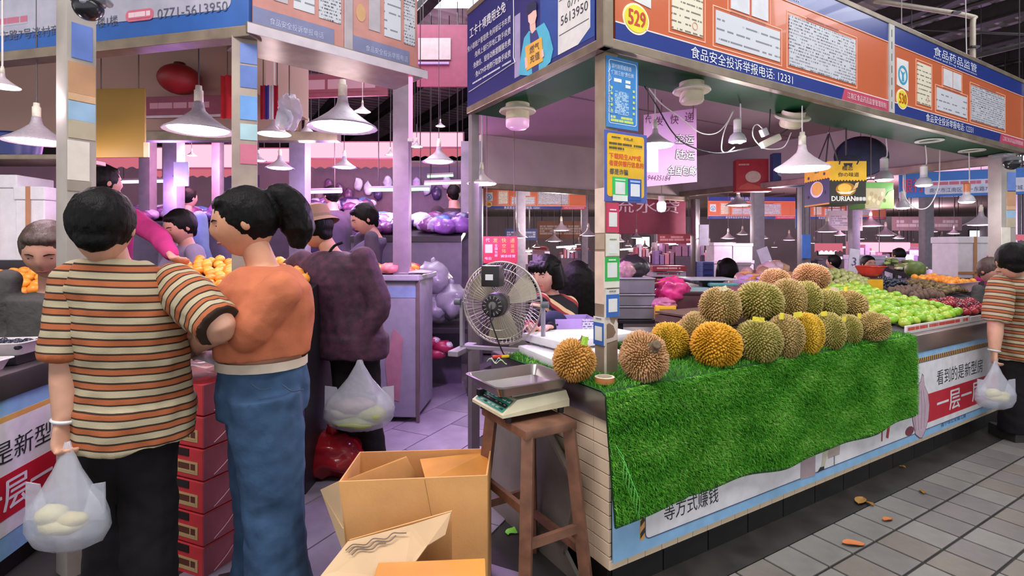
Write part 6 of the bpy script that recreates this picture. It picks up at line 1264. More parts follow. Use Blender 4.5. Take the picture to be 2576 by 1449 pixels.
# back wall, shelf beam and goods of the left stall
m_lw = mat('left_stall_plaster', srgb('a8877a'), .8, var=.06, vscale=1.5)
wl = struct('wall_left', box(-5.4, -1.75, 4.3, 4.36, 2.36, 3.3), m_lw); struct('ceiling', box(-5.4, -1.5, 2.75, 4.3, 3.3, 3.36), m_lw)
wl2 = struct('wall_left', box(-1.75, -1.69, 3.6, 4.36, 2.5, 3.3), m_lw)
struct('trim_2', box(-5.4, -1.4, 4.2, 4.3, 2.30, 2.37), m_bronze)
mb_ = thing('maroon_banner', 'maroon banner on the beam of the left stall', 'banner', at(362, 298, 4.15), math.radians(-5)); part('board', bbox_(0, .66, 0, .02, 0, .17, .003), K('7a3048'), mb_); part('white_line', prism(rect(0, .66, .0, .02), -.003, 0), K('b0a0a8'), mb_); marks(mb_, .05, .06, .5, .06, -.001, '7a3048', 'b07a8c')
yb = thing('hanging_board', 'blank mustard yellow board hanging above the shoppers on the left', 'board', at(300, 396, 3.2), math.radians(-3)); part('board', bbox_(-.162, .162, 0, .012, 0, .42, .002), mat('mustard_board', srgb('8c691c'), .5, var=.06, vscale=3), yb); part('paper_edge', box(.155, .185, -.002, .01, .0, .09), K('d8a888'), yb)
hang(yb, (-.12, .12), .41, .005)
rd_ = thing('red_drum', 'round dark red lantern on the shelf beam of the left stall', 'lantern', at(452, 238, 4.15)); part('body', sphere((0, 0, .12), .155, 20, 12, (1, 1, .75)), mat('lantern_red', srgb('8a1a1e'), .5, var=.1), rd_, smooth=True); part('cap', cyl((0, 0, .22), (0, 0, .25), .05, .04), K('5a1416'), rd_)
rh = thing('red_hanging', 'long red cloth hanging beside the left corner post', 'cloth', at(572, 298, 3.9)); part('cloth', grid(lambda a, b: Vector((-.05+.1*a, .015*math.sin(a*9), .32*b)), 8, 4), cloth('a8242c'), rh, smooth=True); hang(rh, (0,), .32)
fl_ = thing('flag', 'red, white and blue striped cloth hanging right of the left corner post', 'flag', at(678, 300, 3.4)); 
for k, hx in enumerate(('a82434', '4a3a8c', 'd8d0d8', 'b02a3c')): part('stripe', grid(lambda a, b, k=k: Vector((-.06+.03*k+.03*a, .01*math.sin(6*(a+k)), .22*b)), 4, 4), cloth(hx), fl_, smooth=True)
hang(fl_, (-.04, .05), .22)
hbag = thing('plastic_bag', 'white plastic bags hanging from a hook under the orange sign on the left', 'bag', at(728, 330, 3.3)); part('bag', crumple(at(728, 285, 3.3), .085, (.8, .6, 1.35), 4.0, .35), film_w, hbag, True, True); part('bag', crumple(at(715, 300, 3.28), .06, (.8, .6, 1.1), 14.0, .35), mat('milky_film', srgb('d8d8e2'), .3, alpha=.8), hbag, True, True); part('hook', tube([at(728, 250, 3.3), at(728, 130, 3.3)], .004, 5), m_steel, hbag, True)
nb = thing('navy_tub', 'navy blue tub on a shelf at the far left', 'tub', at(45, 395, 3.6)); part('tub', lathe([(0, 0), (.12, 0), (.14, .14), (.15, .15), (.13, .15), (.11, .02), (0, .02)], 20), K('26306a', .4), nb, smooth='sharp'); part('shelf', bbox_(-.35, .45, -.12, .2, -.035, -.002, .004), m_bronze, nb)
for lb, x, y, Y, w, kd, gr in (('wide pendant lamp left of the far left post', 92, 358, 2.9, 140, 'p', True), ('wide pendant lamp left of the worn corner post', 500, 330, 3.1, 162, 'p', True), ('wide pendant lamp in the middle below the blurred orange sign', 862, 322, 3.9, 172, 'p', True), ('pendant lamp just right of the worn corner post', 690, 338, 3.6, 80, 'w', False),
   ('bright small pendant lamp below the end of the blurred orange sign', 912, 281, 5.0, 40, 'w', False), ('pendant lamp under the hanging plastic bags', 772, 348, 4.4, 80, 'w', False), ('cut-off bright lamp at the upper left edge', 6, 218, 2.4, 72, 'w', False)):
    pendant(lb, x, y, Y, w, kd, .8, gr, watt=11, col=(1, .82, .92), group='pendant lamps on the left')
for i, (lb, x, y, Y, w) in enumerate((('small cone lamp before the pink light panel, left', 482, 392, 6.0, 26), ('dark cone lamp below the hanging bags', 704, 424, 5.5, 70), ('dark cone lamp above the meat stall', 866, 422, 6.0, 62), ('cone lamp right of the middle pink panel', 982, 390, 5.5, 28), ('white cone lamp right of the red lit strip', 1048, 370, 6.0, 34), ('cone lamp over the right meat stall', 1104, 408, 6.5, 84), ('small lamp under the dark beam at the right', 1108, 318, 7.0, 26), ('cone lamp behind the worn corner post', 650, 405, 5.5, 40))): pendant(lb, x, y, Y, w, 'p', 1.2, True, watt=0, group='small cone lamps of the meat stalls')
# oranges, trays and counter at the far left
lc = thing('market_counter', 'counter with the same printed banner at the far left edge', 'counter', (-2.15, 2.0, 0), math.radians(100))
part('counter_body', bbox_(0, .60, .012, .5, .1, .80, .004), m_conc, lc); part('plinth', box(.02, .58, .03, .48, 0, .1), m_black, lc); part('steel_top', bbox_(-.01, .62, -.02, .52, .79, .90, .01), m_steel, lc, smooth='sharp')
bl_ = part('banner', box(.0, .6, -.004, .01, .10, .79), blue, lc); part('white_field', prism(rect(.0, .6, .20, .69), -.006, -.004), white, bl_); part('hazard_stripe', prism(rect(0, .6, .69, .715), -.006, -.004), K('d8a65c'), bl_); part('red_field', prism(rect(0, .6, .27, .46), -.0075, -.006), redb, bl_)
part('lettering', text('的是新型', .08, .51, .10, .48, -.008), ink, bl_); part('lettering', text('一层一', .10, .30, .13, .46, -.009, bold=.006), white, bl_)
def LW(s, t, z): a = math.radians(100); return Vector((-2.15+s*math.cos(a)-t*math.sin(a), 2.0+s*math.sin(a)+t*math.cos(a), z))
lt1 = thing('fruit_tray', 'white foam tray of red apples at the far left edge', 'tray', LW(.14, .02, .90), math.radians(100)); part('tray', xf(tray(.25, .34, .05), M4((.14, .2, 0))), K('d8d0d2', .5), lt1, smooth='sharp')
heap('red_apple', 'dark red apple in the foam tray at the far left', 'red apples in the left tray', 'apple', [fruit_mesh('red_apple', m, .038) for m in m_ra], slope_pts(.17, .40, .06, .36, .078, lambda s, t: .945, frame=LW))
lt2 = thing('fruit_tray', 'white tray of black grapes in front of the elderly woman on the left', 'tray', LW(.44, .02, .905), math.radians(100)); part('tray', xf(tray(.17, .36, .06), M4((.08, .2, .04))), K('dcd8da', .4), lt2, smooth='sharp'); part('stand', bbox_(.0, .16, .04, .36, -.003, .04, .004), mdk, lt2)
heap('grape', 'black grape in the white tray on the left', 'black grapes in the left tray', 'grape', [fruit_mesh('grape', MATS['dark_grape_skin'], .019, 'pear')], slope_pts(.44, .61, .05, .40, .04, lambda s, t: .985, frame=LW), .8)
def XY(s, t, z): return Vector((s, t, z))
oc = thing('orange_stand', 'sloped stand of oranges behind the shoppers on the left', 'fruit stand', (-2.2, 3.05, 0)); part('sloped_board', ([(-.05, 0, 0), (1.0, 0, 0), (1.0, .7, 0), (-.05, .7, 0), (-.05, 0, 1.17), (1.0, 0, 1.17), (1.0, .7, 1.34), (-.05, .7, 1.34)], [(0, 3, 2, 1), (4, 5, 6, 7), (0, 1, 5, 4), (1, 2, 6, 5), (2, 3, 7, 6), (3, 0, 4, 7)]), mdk, oc)
heap('orange', 'orange on the sloped stand behind the shoppers on the left', 'oranges on the left stand', 'orange', or_me, slope_pts(-2.25, -1.22, 3.05, 3.74, .072, lambda s, t: 1.20+.24*(t-3.05), frame=XY))
part('price_rail', box(-.05, 1.0, -.012, 0, 1.10, 1.19), K('d88a90'), oc)
oc2 = thing('orange_stand', 'flat table of oranges at the far left edge', 'fruit stand', (-3.2, 3.08, 0)); part('table', bbox_(-.45, .36, 0, .34, 0, 1.09, .005), mdk, oc2)
heap('orange', 'orange on the flat table at the far left edge', 'oranges at the far left edge', 'orange', or_me, slope_pts(-3.62, -2.86, 3.09, 3.42, .072, lambda s, t: 1.13+.5*(t-3.09), frame=XY))
for k, (px, py, Y, w, h, d) in enumerate(((-5, 655, 3.55, .24, .58, .3), (75, 655, 3.55, .19, .50, .3))):
    p = at(px, py, Y); fbx = thing('foam_box', ('tall white foam box at the left edge above the oranges', 'white foam box next to the taller one above the oranges on the left')[k], 'foam box', p, .05); part('body', bbox_(-w/2, w/2, 0, d, 0, h-.09, .008), foam, fbx); part('lid', bbox_(-w/2-.008, w/2+.008, -.008, d, h-.09, h, .008), foam, fbx); part('tape', box(-.02, .01, -.011, -.008, 0, h), K('b07a58'), fbx)
    part('stand', bbox_(-w/2-.02, w/2+.02, -.01, d, -p.z, 0, .004), mdk, fbx)
# red boxes, violet boxes, white paper
pc_ = at(510, 620, 2.28)
rz_s = math.radians(-22)
def stack_corner(label, n, group):
    w, d, h = .36, .30, .142; mred = mat('red_carton', srgb('c03038'), .5, var=.08); mside = mat('film_wrapped_side', srgb('8a4552'), .3, var=.2, vscale=9)
    for k in range(n):
        r = thing('fruit_carton', label % ('lowest', 'second lowest', 'third lowest', 'fourth', 'fifth', 'topmost')[k if k < n-1 else 5], 'carton', (pc_.x, pc_.y, k*h), rz_s, group)
        part('carton', bbox_(-w, 0, 0, d, .002, h-.004, .005), mred, r); part('wrapped_side', bbox_(-.001, .004, .002, d, .004, h-.006, .001), mside, r)
        part('hand_slot', bbox_(-.20, -.085, -.003, .001, h*.70, h*.93, .0005), K('201214'), r); part('label_panel', prism(rect(-.205, -.03, h*.17, h*.55), -.002, 0), K('b89a6c'), r); marks(r, -.195, h*.23, .15, h*.26, -.003, 'b89a6c', '5a3024')
        part('film_crease', tube(catmull([(.006, .05, h*.1), (.008, .12, h*.4), (.006, .2, h*.9)], 3), .002, 4), K('c9a4ac', .2), r)
stack_corner('%s red fruit carton of the stack between the two women', 6, 'red cartons stacked between the shoppers')
part('film_top', crumple(Vector((pc_.x-.06, pc_.y+.12, .90)), .12, (1.2, 1, .4), 2.5, .35), mat('grey_film', srgb('8a6a72'), .2, alpha=.6), thing('plastic_wrap', 'crumpled clear wrap on top of the red cartons', 'plastic wrap', Vector((pc_.x-.06, pc_.y+.12, .852))), True, True)
for k in range(5):
    h = .17; p = at(596, 620, 2.5); r = thing('fruit_carton', 'dark violet carton of the stack behind the jeans, %s' % ('lowest', 'second from the floor', 'third from the floor', 'fourth from the floor', 'topmost')[k], 'carton', (p.x, p.y, k*h), math.radians(-18), 'violet cartons stacked behind the jeans')
    part('carton', bbox_(-.2, .16, 0, .28, .002, h-.004, .005), mat('violet_carton', srgb('3c2a58'), .5, var=.15), r); part('label_panel', prism(rect(.0, .035, .03, .13), -.002, 0), K('c4bfc8'), r); part('label_panel', prism(rect(.055, .12, .05, .15), -.002, 0), K('c4bfc8'), r)
pw = thing('paper_sheet', 'white paper sheet in the hands of the woman in orange', 'paper', at(520, 905, 1.93)); part('sheet', grid(lambda a, b: Vector((-.08+.16*a, -.04+.1*b, .012*math.sin(a*5)+.03*a*b)), 8, 5), K('c9c6d4'), pw, smooth=True)
# cardboard boxes in the foreground
cb = mat('cardboard', srgb('d8a063'), .75, var=.10, vscale=5, bump=.05, bscale=120); cb2 = mat('cardboard_pale', srgb('cbaa84'), .75, var=.08, vscale=4)
def slab(p, th=.006):
    P = [Vector(q) for q in p]; n = (P[1]-P[0]).cross(P[-1]-P[0]).normalized()*th; return loft([P, [q+n for q in P]])
ob_ = thing('cardboard_box', 'large open cardboard carton in the lower middle foreground', 'carton', (at(1045, 0, 1.95).x, 1.95, 0))
bl0, br0 = at(852, 1212, 1.88), at(1226, 1196, 1.95); blk0, brk0 = at(905, 1190, 2.3), at(1236, 1170, 2.34)
for n_, q in (('front_wall', (bl0, br0, Vector((br0.x, br0.y, 0)), Vector((bl0.x+.05, bl0.y, 0)))), ('back_wall', (Vector((blk0.x, blk0.y, 0)), Vector((brk0.x, brk0.y, 0)), Vector((brk0.x, brk0.y, .55)), Vector((blk0.x, blk0.y, .55)))),
              ('left_wall', (bl0, Vector((bl0.x+.05, bl0.y, 0)), Vector((blk0.x, blk0.y, 0)), Vector((blk0.x, blk0.y, .55)))), ('right_wall', (br0, Vector((brk0.x, brk0.y, .55)), Vector((brk0.x, brk0.y, 0)), Vector((br0.x, br0.y, 0))))): part(n_, slab(q), cb, ob_, True)
part('flap', slab((at(806, 1232, 1.92), at(1022, 1147, 2.22), at(1052, 1205, 2.26), bl0+Vector((0, .01, 0)))), cb, ob_, True); part('flap', slab((at(806, 1232, 1.92), bl0, Vector((bl0.x+.03, bl0.y-.01, .33)), at(862, 1330, 1.87))), cb2, ob_, True)
part('flap', slab((at(1056, 1155, 2.28), at(1226, 1136, 2.34), at(1230, 1200, 2.2), at(1072, 1212, 2.1))), mat('cardboard_orange', srgb('cc8a38'), .75, var=.12, vscale=6), ob_, True)
part('crease', tube([at(1068, 1206, 1.905), at(1086, 1300, 1.90)], .0015, 4), K('a87a48'), ob_, True)
fs = thing('cardboard_sheet', 'torn cardboard flap with dark writing lying before the open carton', 'cardboard', (at(980, 0, 1.72).x, 1.72, 0))
p_ = [at(806, 1449, 1.66), at(875, 1362, 1.74), at(1035, 1320, 1.78), at(1135, 1288, 1.80), at(1120, 1345, 1.77), at(1075, 1372, 1.74), at(1040, 1420, 1.68), at(1010, 1470, 1.62)]
part('sheet', slab(p_, .005), cb2, fs, True)
o_ = (p_[4]+p_[0])/2; ux = (p_[3]-p_[1]).normalized(); uy = (p_[1]-p_[0]); uy = (uy-ux*uy.dot(ux)).normalized(); nn = ux.cross(uy)
sgn = 1 if nn.y < 0 else -1
for q in range(3): part('pen_stroke', tube(catmull([p_[1].lerp(p_[0], .30+.12*q)+ux*(.02+.02*q+.022*w)+uy*(.006*((w*5+q*3) % 3-1))+nn*.008*sgn for w in range(10-2*q)], 4), .0022, 4), K('6a5444'), fs, True)
part('support', slab((Vector((p_[1].x, 1.80, 0)), Vector((p_[3].x, 1.84, 0)), p_[3]+Vector((0, .02, -.004)), p_[1]+Vector((0, .02, -.004)))), cb, fs, True)
lb2 = thing('cardboard_box', 'lower cardboard carton at the bottom edge under the torn flap', 'carton', (at(1080, 0, 1.58).x, 1.58, 0), math.radians(4)); zt_ = at(0, 1492, 1.52).z; part('carton', bbox_(-.17, .17, -.06, .10, 0, zt_, .004), mat('cardboard_orange', srgb('c08030'), .75), lb2); part('flap_line', box(-.165, .165, -.0615, -.06, zt_-.05, zt_-.047), K('8a6030'), lb2)
# red bag on the floor
rg = thing('plastic_bag', 'full red plastic bag standing on the floor behind the open carton', 'bag', onz(835, 1195, 0)); c_ = onz(835, 1195, 0); mrb = mat('red_bag_film', srgb('8c1a22'), .18, var=.15, vscale=8)
part('bag', crumple(c_+Vector((0, .0, .135)), .175, (1.15, .9, .78), 6.3, .22, 4), mrb, rg, True, True); part('knot', crumple(c_+Vector((.0, 0, .30)), .045, (.7, .7, 1.3), 2.2, .4), mrb, rg, True, True); part('bag_ear', crumple(c_+Vector((.05, 0, .35)), .035, (.6, .5, 1.3), 8.1, .4), mrb, rg, True, True)
# counter end of the meat and fruit stall behind the purple jacket
ce = thing('market_counter', 'pale counter end beside the person in the purple jacket', 'counter', (at(1005, 0, 4.3).x, 4.3, 0), math.radians(-4)); zt2 = 1.17
part('body', bbox_(-.8, .14, 0, .6, .05, zt2, .006), K('8d8a98', .6), ce); part('print', prism([(-.09, .2), (.0, .18), (.03, .7), (-.05, .78), (-.12, .5)], -.003, 0), K('a87884'), ce); part('top', bbox_(-.82, .17, -.04, .64, zt2, zt2+.05, .01), K('9d9aa4', .4), ce); part('blue_band', prism(rect(-.8, .14, zt2-.14, zt2-.05), -.003, 0), K('7f92b4'), ce); part('edge_post', bbox_(.14, .165, -.01, .02, 0, zt2, .003), K('6a5a5c', .4), ce)
tp_ = thing('grey_tarp', 'grey sheet folded over the counter edge behind the purple jacket', 'tarp', (at(1020, 0, 4.3).x, 4.3, zt2+.05)); part('sheet', crumple(Vector((at(1025, 0, 4.35).x, 4.42, zt2+.065)), .16, (1.2, .8, .12), 3.3, .2), K('a8a4a4', .6), tp_, True, True)
# ================================================================== farther stalls
m_far = mat('far_hall_dark', srgb('8a7f84'), .8, var=.15, vscale=.6)
struct('wall_far', box(-22, 26, 27, 27.2, 0, 5), m_far); struct('wall_left', box(-15.2, -15, 3, 27, 0, 5), m_far); struct('wall_right', box(24, 24.2, 2, 27, 0, 5), m_far)
struct('ceiling', box(-15, 24, 9.6, 26.5, 2.96, 3.02), mat('far_stall_ceiling', srgb('a08f88'), .8, var=.15, vscale=.8))
struct('wall_back', box(-9.5, -.75, 9.35, 9.45, 0, 2.95), mat('meat_stall_wall', srgb('9c7488'), .7, var=.12, vscale=1.5))
def hangers(r, xs, z0, Y, zw, y=.015):
    top = 2.96 if Y > 9.6 else 4.97
    for x in xs: part('hanger', tube([(x, y, z0-.01), (x, y, top-zw)], .006 if Y < 9 else .01, 5), m_pur, r)
def tube_lamp(lb, x0, x1, y, Y, m, rad):
    p, q = at(x0, y, Y), at(x1, y-3, Y); r = thing('light_tube', lb, 'light tube', p); part('tube', tube([(0, 0, 0), (q.x-p.x, 0, q.z-p.z)], rad, 8), m, r); part('housing', tube([(0, 0, rad*1.3), (q.x-p.x, 0, q.z-p.z+rad*1.3)], rad*.9, 6), K('8a8088'), r); hangers(r, ((q.x-p.x)*.15, (q.x-p.x)*.85), rad, Y, p.z, 0)
def farpost(label, px, Y, w, z1=2.95, m=None): return square_post(label, px, Y, w, 0, z1, m or mat('far_post', srgb('77707a'), .5, var=.1))
for lb, px, Y, w in (('grey post left of the tall foam box in the background', 2330, 9.6, .16), ('grey post behind the price board', 2148, 11, .16), ('dark post behind the pomelos', 1905, 10, .19), ('grey post with small notices behind the crowning durian', 2022, 9.7, .16), ('far post left of the far red trays', 1652, 16, .16), ('far post behind the long-haired person', 1470, 15, .18), ('far post behind the seller', 1310, 11, .2),
   ('thin mauve post by the white board on the left', 372, 6.2, .13), ('grey post carrying the white board on the left', 438, 5.8, .15), ('thin grey post before the pink panel on the left', 548, 6.4, .10), ('mauve post behind the hanging bags', 755, 6.0, .18), ('grey pillar left of the navy bank sign', 1188, 6.6, .26), ('far post at the right edge', 2560, 9.8, .18)): farpost(lb, px, Y, w, 2.95 if Y > 8 else 2.75)
wb = thing('white_board', 'blank white board on the back corner post of the durian stall', 'board', at(1771, 618, 8.22)); part('board', bbox_(-.075, .075, 0, .02, 0, .33, .003), K('c9c8d8'), wb); part('bracket', box(-.1, .0, .02, .05, .1, .12), m_steel, wb)
wb = thing('white_board', 'small white board on the grey post on the left', 'board', at(455, 468, 5.65)); part('board', bbox_(-.08, .08, 0, .015, 0, .26, .003), K('aab4ba'), wb); part('bracket', box(-.1, .0, .015, .04, .1, .12), m_steel, wb)
def fs2(lb, px, Y, num, rz, dz=-.03):
    r = food_sign('food_safety_sign', lb, .02, 2.5, num, (at(px, 0, Y).x, Y, dz), rz)
    hangers(r, (.3, 2.2), .6, Y, r.location.z); return r
fs2('distant orange food safety sign numbered 546 behind the seller', 1214, 12.6, '546', math.radians(4)); fs2('distant orange food safety sign left of the post behind the durians', 1778, 14.5, '', math.radians(3), -.16); fs2('distant orange food safety sign behind the hanging DURIAN box', 2012, 14.8, '', math.radians(3), -.16)
def banner(name, lb, px0, px1, pyt, pyb, Y, m, txt, tm, rz=0, cat='banner', th=.31, tz=.4, pr=None):
    p, q = at(px0, pyb, Y), at(px1, pyt, Y); w, h = q.x-p.x, q.z-p.z; r = thing(name, lb, cat, p, rz); part('board', bbox_(0, w, 0, .03, 0, h, .003), m, r)
    hangers(r, (w*.1, w*.9), h, Y, p.z)
    if txt: part('lettering', text(txt, w*.08, h*tz, h*th, w*.84, -.004), tm, r)
    if pr: marks(r, w*.06, h*.2, w*.88, h*.55, -.002, pr[0], pr[1], pr[2])
    return r
banner('loan_banner', 'maroon loan banner with white lettering right of the corner post', 1522, 1745, 490, 588, 8.3, K('8c2a44'), '流水贷', K('d8c0c8'), math.radians(12), th=.34, tz=.55); 
r = banner('bank_banner', 'blue bank banner behind the hanging bulbs on the right', 2262, 2520, 436, 498, 6.4, mat('banner_blue', srgb('2f66b4'), .4, var=.05), '', None, math.radians(-24)); w_ = (2520-2262)/F*6.4
part('white_band', prism(rrect(.25, w_-.02, .03, .19, .02), -.004, 0), K('b8bcd0'), r); part('lettering', text('银行', .02, .06, .17, .22, -.006, bold=.006), K('b83a58'), r); marks(r, .32, .125, .55, .05, -.0055, 'b8bcd0', 'b85a74'); part('lettering', text('南宁市江南区五一东路7号淡村商贸城', .3, .05, .055, .85, -.006), K('44466a'), r)
banner('red_banner', 'small red banner far behind the maroon one', 1655, 1742, 588, 612, 12, K('8a2a34'), '', None, pr=('8a2a34', 'c98a90', 2)); banner('stall_sign', 'far orange sign row above the dark stalls left of the post', 1350, 1482, 556, 600, 17, K('8a5a3c'), '', None, cat='sign', pr=('8a5a3c', 'b8a898', 4)); banner('stall_sign', 'far blue and white striped sign behind the red express poster', 1270, 1352, 575, 605, 14, K('3a4a8a'), '', None, cat='sign', pr=('3a4a8a', 'b8c0d8', 3))
banner('stall_sign', 'pale far sign with small print behind the green gift box', 2085, 2170, 530, 580, 12, K('8a8478'), '', None, cat='sign', pr=('8a8478', '4a4640', 5)); banner('stall_sign', 'pale pink far sign row right of the guavas', 2245, 2420, 545, 580, 14, K('a88a8c'), '', None, cat='sign', pr=('a88a8c', 'd8c8c8', 2)); banner('stall_sign', 'blue sign with a green head on the post behind the pile', 2018, 2040, 590, 650, 9.5, K('3f6fc0'), '', None, cat='sign'); banner('stall_sign', 'tall blue notice beside the DURIAN box, far off', 2002, 2032, 525, 575, 11.5, K('2f4a8c'), '', None, cat='sign')
banner('maroon_sign', 'large maroon sign with a pale panel left of the navy bank sign', 1048, 1206, 62, 218, 6.8, K('7a2c46'), '', None, cat='sign'); r = thing('sign_panel', 'pale notice panel on the large maroon sign', 'notice', at(1052, 150, 6.775)); part('panel', bbox_(0, .42, 0, .02, 0, .28, .003), K('a09490'), r); part('rail', bbox_(0, .4, -.01, .02, -.06, -.03, .003), K('8a7aa0'), r)
banner('maroon_sign', 'long maroon sign seen under the blurred orange sign', 640, 985, 192, 250, 5.6, K('7a3a4a'), '', None, math.radians(-6), cat='sign', pr=('7a3a4a', 'a8808c', 1))
r = thing('roof_skylight', 'row of pale skylight panes at the top between the two stalls', 'skylight', at(1052, 60, 9.0));
for k in range(4): part('pane', bbox_(.0+.26*k, .24+.26*k, 0, .02, 0, .17, .003), glow('glow_pane', (.8, .9, .92), .9), r)
part('frame', join(box(-.02, 1.06, .021, .04, -.02, .19)), m_pur, r)
ex2 = thing('express_poster', 'red express delivery poster hanging behind the fan', 'poster', at(1216, 662, 4.6)); ew, eh = .30, .235; hang(ex2, (.03, .27), .235); part('sheet', bbox_(0, ew, 0, .004, 0, eh, .001), mat('poster_red', srgb('b02a38'), .5, var=0), ex2)
for s_, x, z, h, m in (('代', .02, .185, .035, 'e0d8d8'), ('发', .085, .18, .04, 'e8c24a'), ('快', .16, .18, .04, 'e8c24a'), ('递', .235, .18, .04, 'e8c24a'), ('空', .165, .135, .032, 'e8c24a'), ('运', .24, .135, .032, 'e8c24a'), ('陆', .165, .092, .032, 'e8c24a'), ('运', .24, .092, .032, 'e8c24a'), ('全', .10, .145, .024, 'e0d8d8'), ('国', .10, .115, .024, 'e0d8d8'), ('包', .10, .085, .024, 'e0d8d8'), ('邮', .10, .055, .024, 'e0d8d8')): part('lettering', text(s_, x, z, h, h, -.002), K(m), ex2)
part('code_frame', prism(rect(.015, .08, .09, .165), -.002, 0), K('c9c4c8'), ex2); part('lettering', text('诚信经营', .15, .05, .025, .13, -.002), K('e0d8d8'), ex2); part('lettering', text('电话/', .015, .03, .025, .06, -.002), K('e0d8d8'), ex2)
# lit pink panels of the meat stalls
pk = glow('pink_panel', (1.0, .50, .63), 1.25); pk2 = glow('awning_glow', (1.0, .24, .33), .62)  # awnings glow in place of the pink light falling on them
for lb, x0, x1, y0, y1, Y in (('pink lit panel over the stall left of the worn corner post', 460, 584, 364, 420, 7.0), ('wide pink lit panel over the stall in the middle', 776, 1004, 358, 396, 7.2), ('pink lit panel right of the red lit strip', 1036, 1164, 334, 368, 7.6), ('small pink lit panel beside the mustard board', 376, 418, 372, 424, 7.0), ('small pink lit panel right of the worn corner post', 652, 740, 374, 406, 7.0), ('long pink-white lit panel far behind the red bowl', 2150, 2290, 610, 634, 15), ('pink lit panel far right of the foam box', 2360, 2420, 600, 622, 15)):
    p, q = at(x0, y1, Y), at(x1, y0, Y); r = thing('pink_lightbox', lb, 'lightbox', p, 0, 'pink lit panels of the meat stalls'); part('face', bbox_(0, q.x-p.x, 0, .03, 0, q.z-p.z, .004), pk, r); part('frame', bbox_(-.02, q.x-p.x+.02, .031, .06, -.02, q.z-p.z+.02, .003), K('8a5a68'), r); hangers(r, ((q.x-p.x)*.1, (q.x-p.x)*.9), q.z-p.z, Y, p.z, .045)
for lb, x0, x1, y0, y1, Y in (('scalloped pink awning beside the mustard board', 235, 370, 394, 424, 6.2), ('pink awning strip under the left pink panel', 376, 590, 420, 446, 7.1), ('pink awning strip under the middle pink panel', 770, 1000, 396, 424, 7.25), ('pink awning right of the red strip', 1036, 1170, 372, 396, 7.7), ('scalloped red awning far right behind the post', 2528, 2576, 590, 606, 9.2), ('scalloped pink awning far behind the guavas', 2050, 2120, 612, 634, 14), ('red scalloped awning far behind the red bowl', 2290, 2345, 612, 640, 15)):
    p, q = at(x0, y1, Y), at(x1, y0, Y); w, h = q.x-p.x, q.z-p.z; n = max(4, int(w/.12)); top = [(0, h), (w, h)]; bot = []
    for k in range(n*4+1): bot.append((w*(1-k/(n*4)), h*.18*abs(math.sin(k*PI/4))))
    r = thing('awning', lb, 'awning', p, 0, 'lit awnings of the meat stalls'); part('valance', prism([(w, h)]+[(0, h)]+bot[::-1], 0, .02), pk2, r); hangers(r, (w*.05, w*.95), h, Y, p.z)
for i, (lb, x, y, Y, pw, col) in enumerate((('', 520, 400, 6.0, 60, (1, .35, .6)), ('', 880, 400, 6.2, 80, (1, .40, .65)), ('', 1090, 400, 6.5, 45, (.9, .35, .9)), ('', 860, 470, 5.6, 50, (.55, .35, 1)), ('', 430, 480, 5.6, 30, (.6, .3, 1)), ('', 2200, 600, 12, 200, (1, .6, .8)), ('', 2400, 560, 10, 150, (.9, .6, 1)), ('', 1700, 570, 13, 170, (1, .8, .85)), ('', 1400, 560, 10, 180, (1, .85, .85)), ('', 1930, 560, 8, 80, (1, .75, .85)), ('', 1600, 540, 20, 200, (1, .8, .8)), ('', 2300, 540, 20, 400, (1, .7, .85)), ('', 1300, 540, 19, 250, (1, .85, .85)))): point('stall_fill', at(x, y, Y), pw, col, .15)  # unseen point lights added for the stalls' glow and to brighten the far hall
tb = glow('violet_tube', (.72, .5, 1.0), 5.0)
for lb, x0, x1, y, Y in (('violet light tube over the purple-lit produce, left', 290, 430, 458, 6.6), ('violet light tube above the meat, middle', 740, 860, 484, 6.4), ('long violet light tube above the bagged greens', 930, 1080, 478, 6.0), ('green light tube at the far right stall on the left side', 1075, 1140, 444, 8.0), ('violet light tube low in the right aisle', 1068, 1165, 462, 7.4), ('violet light tube far behind the price board', 2110, 2230, 650, 13), ('violet light tube behind the foam box', 2480, 2510, 640, 11)): tube_lamp(lb, x0, x1, y, Y, tb if 'green' not in lb else glow('green_tube', (.3, 1, .35), 3), .02)
# purple-lit produce tables with bagged goods
def table(label, x0, x1, y, Y, d, m=None):
    p, q = at(x0, y, Y), at(x1, y, Y); r = thing('produce_table', label, 'table', ((p.x+q.x)/2, Y, 0)); w = (q.x-p.x)/2
    part('top', ([(-w, 0, p.z-.06), (w, 0, p.z-.06), (w, d, p.z+.12), (-w, d, p.z+.12), (-w, 0, p.z), (w, 0, p.z), (w, d, p.z+.18), (-w, d, p.z+.18)], [(0, 3, 2, 1), (4, 5, 6, 7), (0, 1, 5, 4), (1, 2, 6, 5), (2, 3, 7, 6), (3, 0, 4, 7)]), m or mdk, r)
    part('front', bbox_(-w, w, .03, .06, 0, p.z-.05, .004), K('6a6272'), r)
    for x in (-w+.05, w-.05): part('leg', beam((x, d-.05, 0), (x, d-.05, p.z+.1), .05), mdk, r)
    return p.x, q.x, p.z
bagm = [mat('bag_'+h, srgb(h), .25, var=.25, vscale=12) for h in ('5a7fc4', 'c8c4de', '8a5aa8', '4a3a6a', 'b8a0d0', '7a4a7a', 'd8d4e8')]
bag_me = [mesh('bag', crumple((0, 0, .06), .1, (1.2, 1, .75), k*3.1, .35, 2), bagm[k], True) for k in range(7)]
red_me = [mesh('meat_cut', crumple((0, 0, .03), .07, (1.4, 1, .55), k*2.1, .3, 2), mat('meat_'+h, srgb(h), .4, var=.2), True) for k, h in enumerate(('c84a4e', 'd8767a', 'c86a3c', 'e0a03c'))]
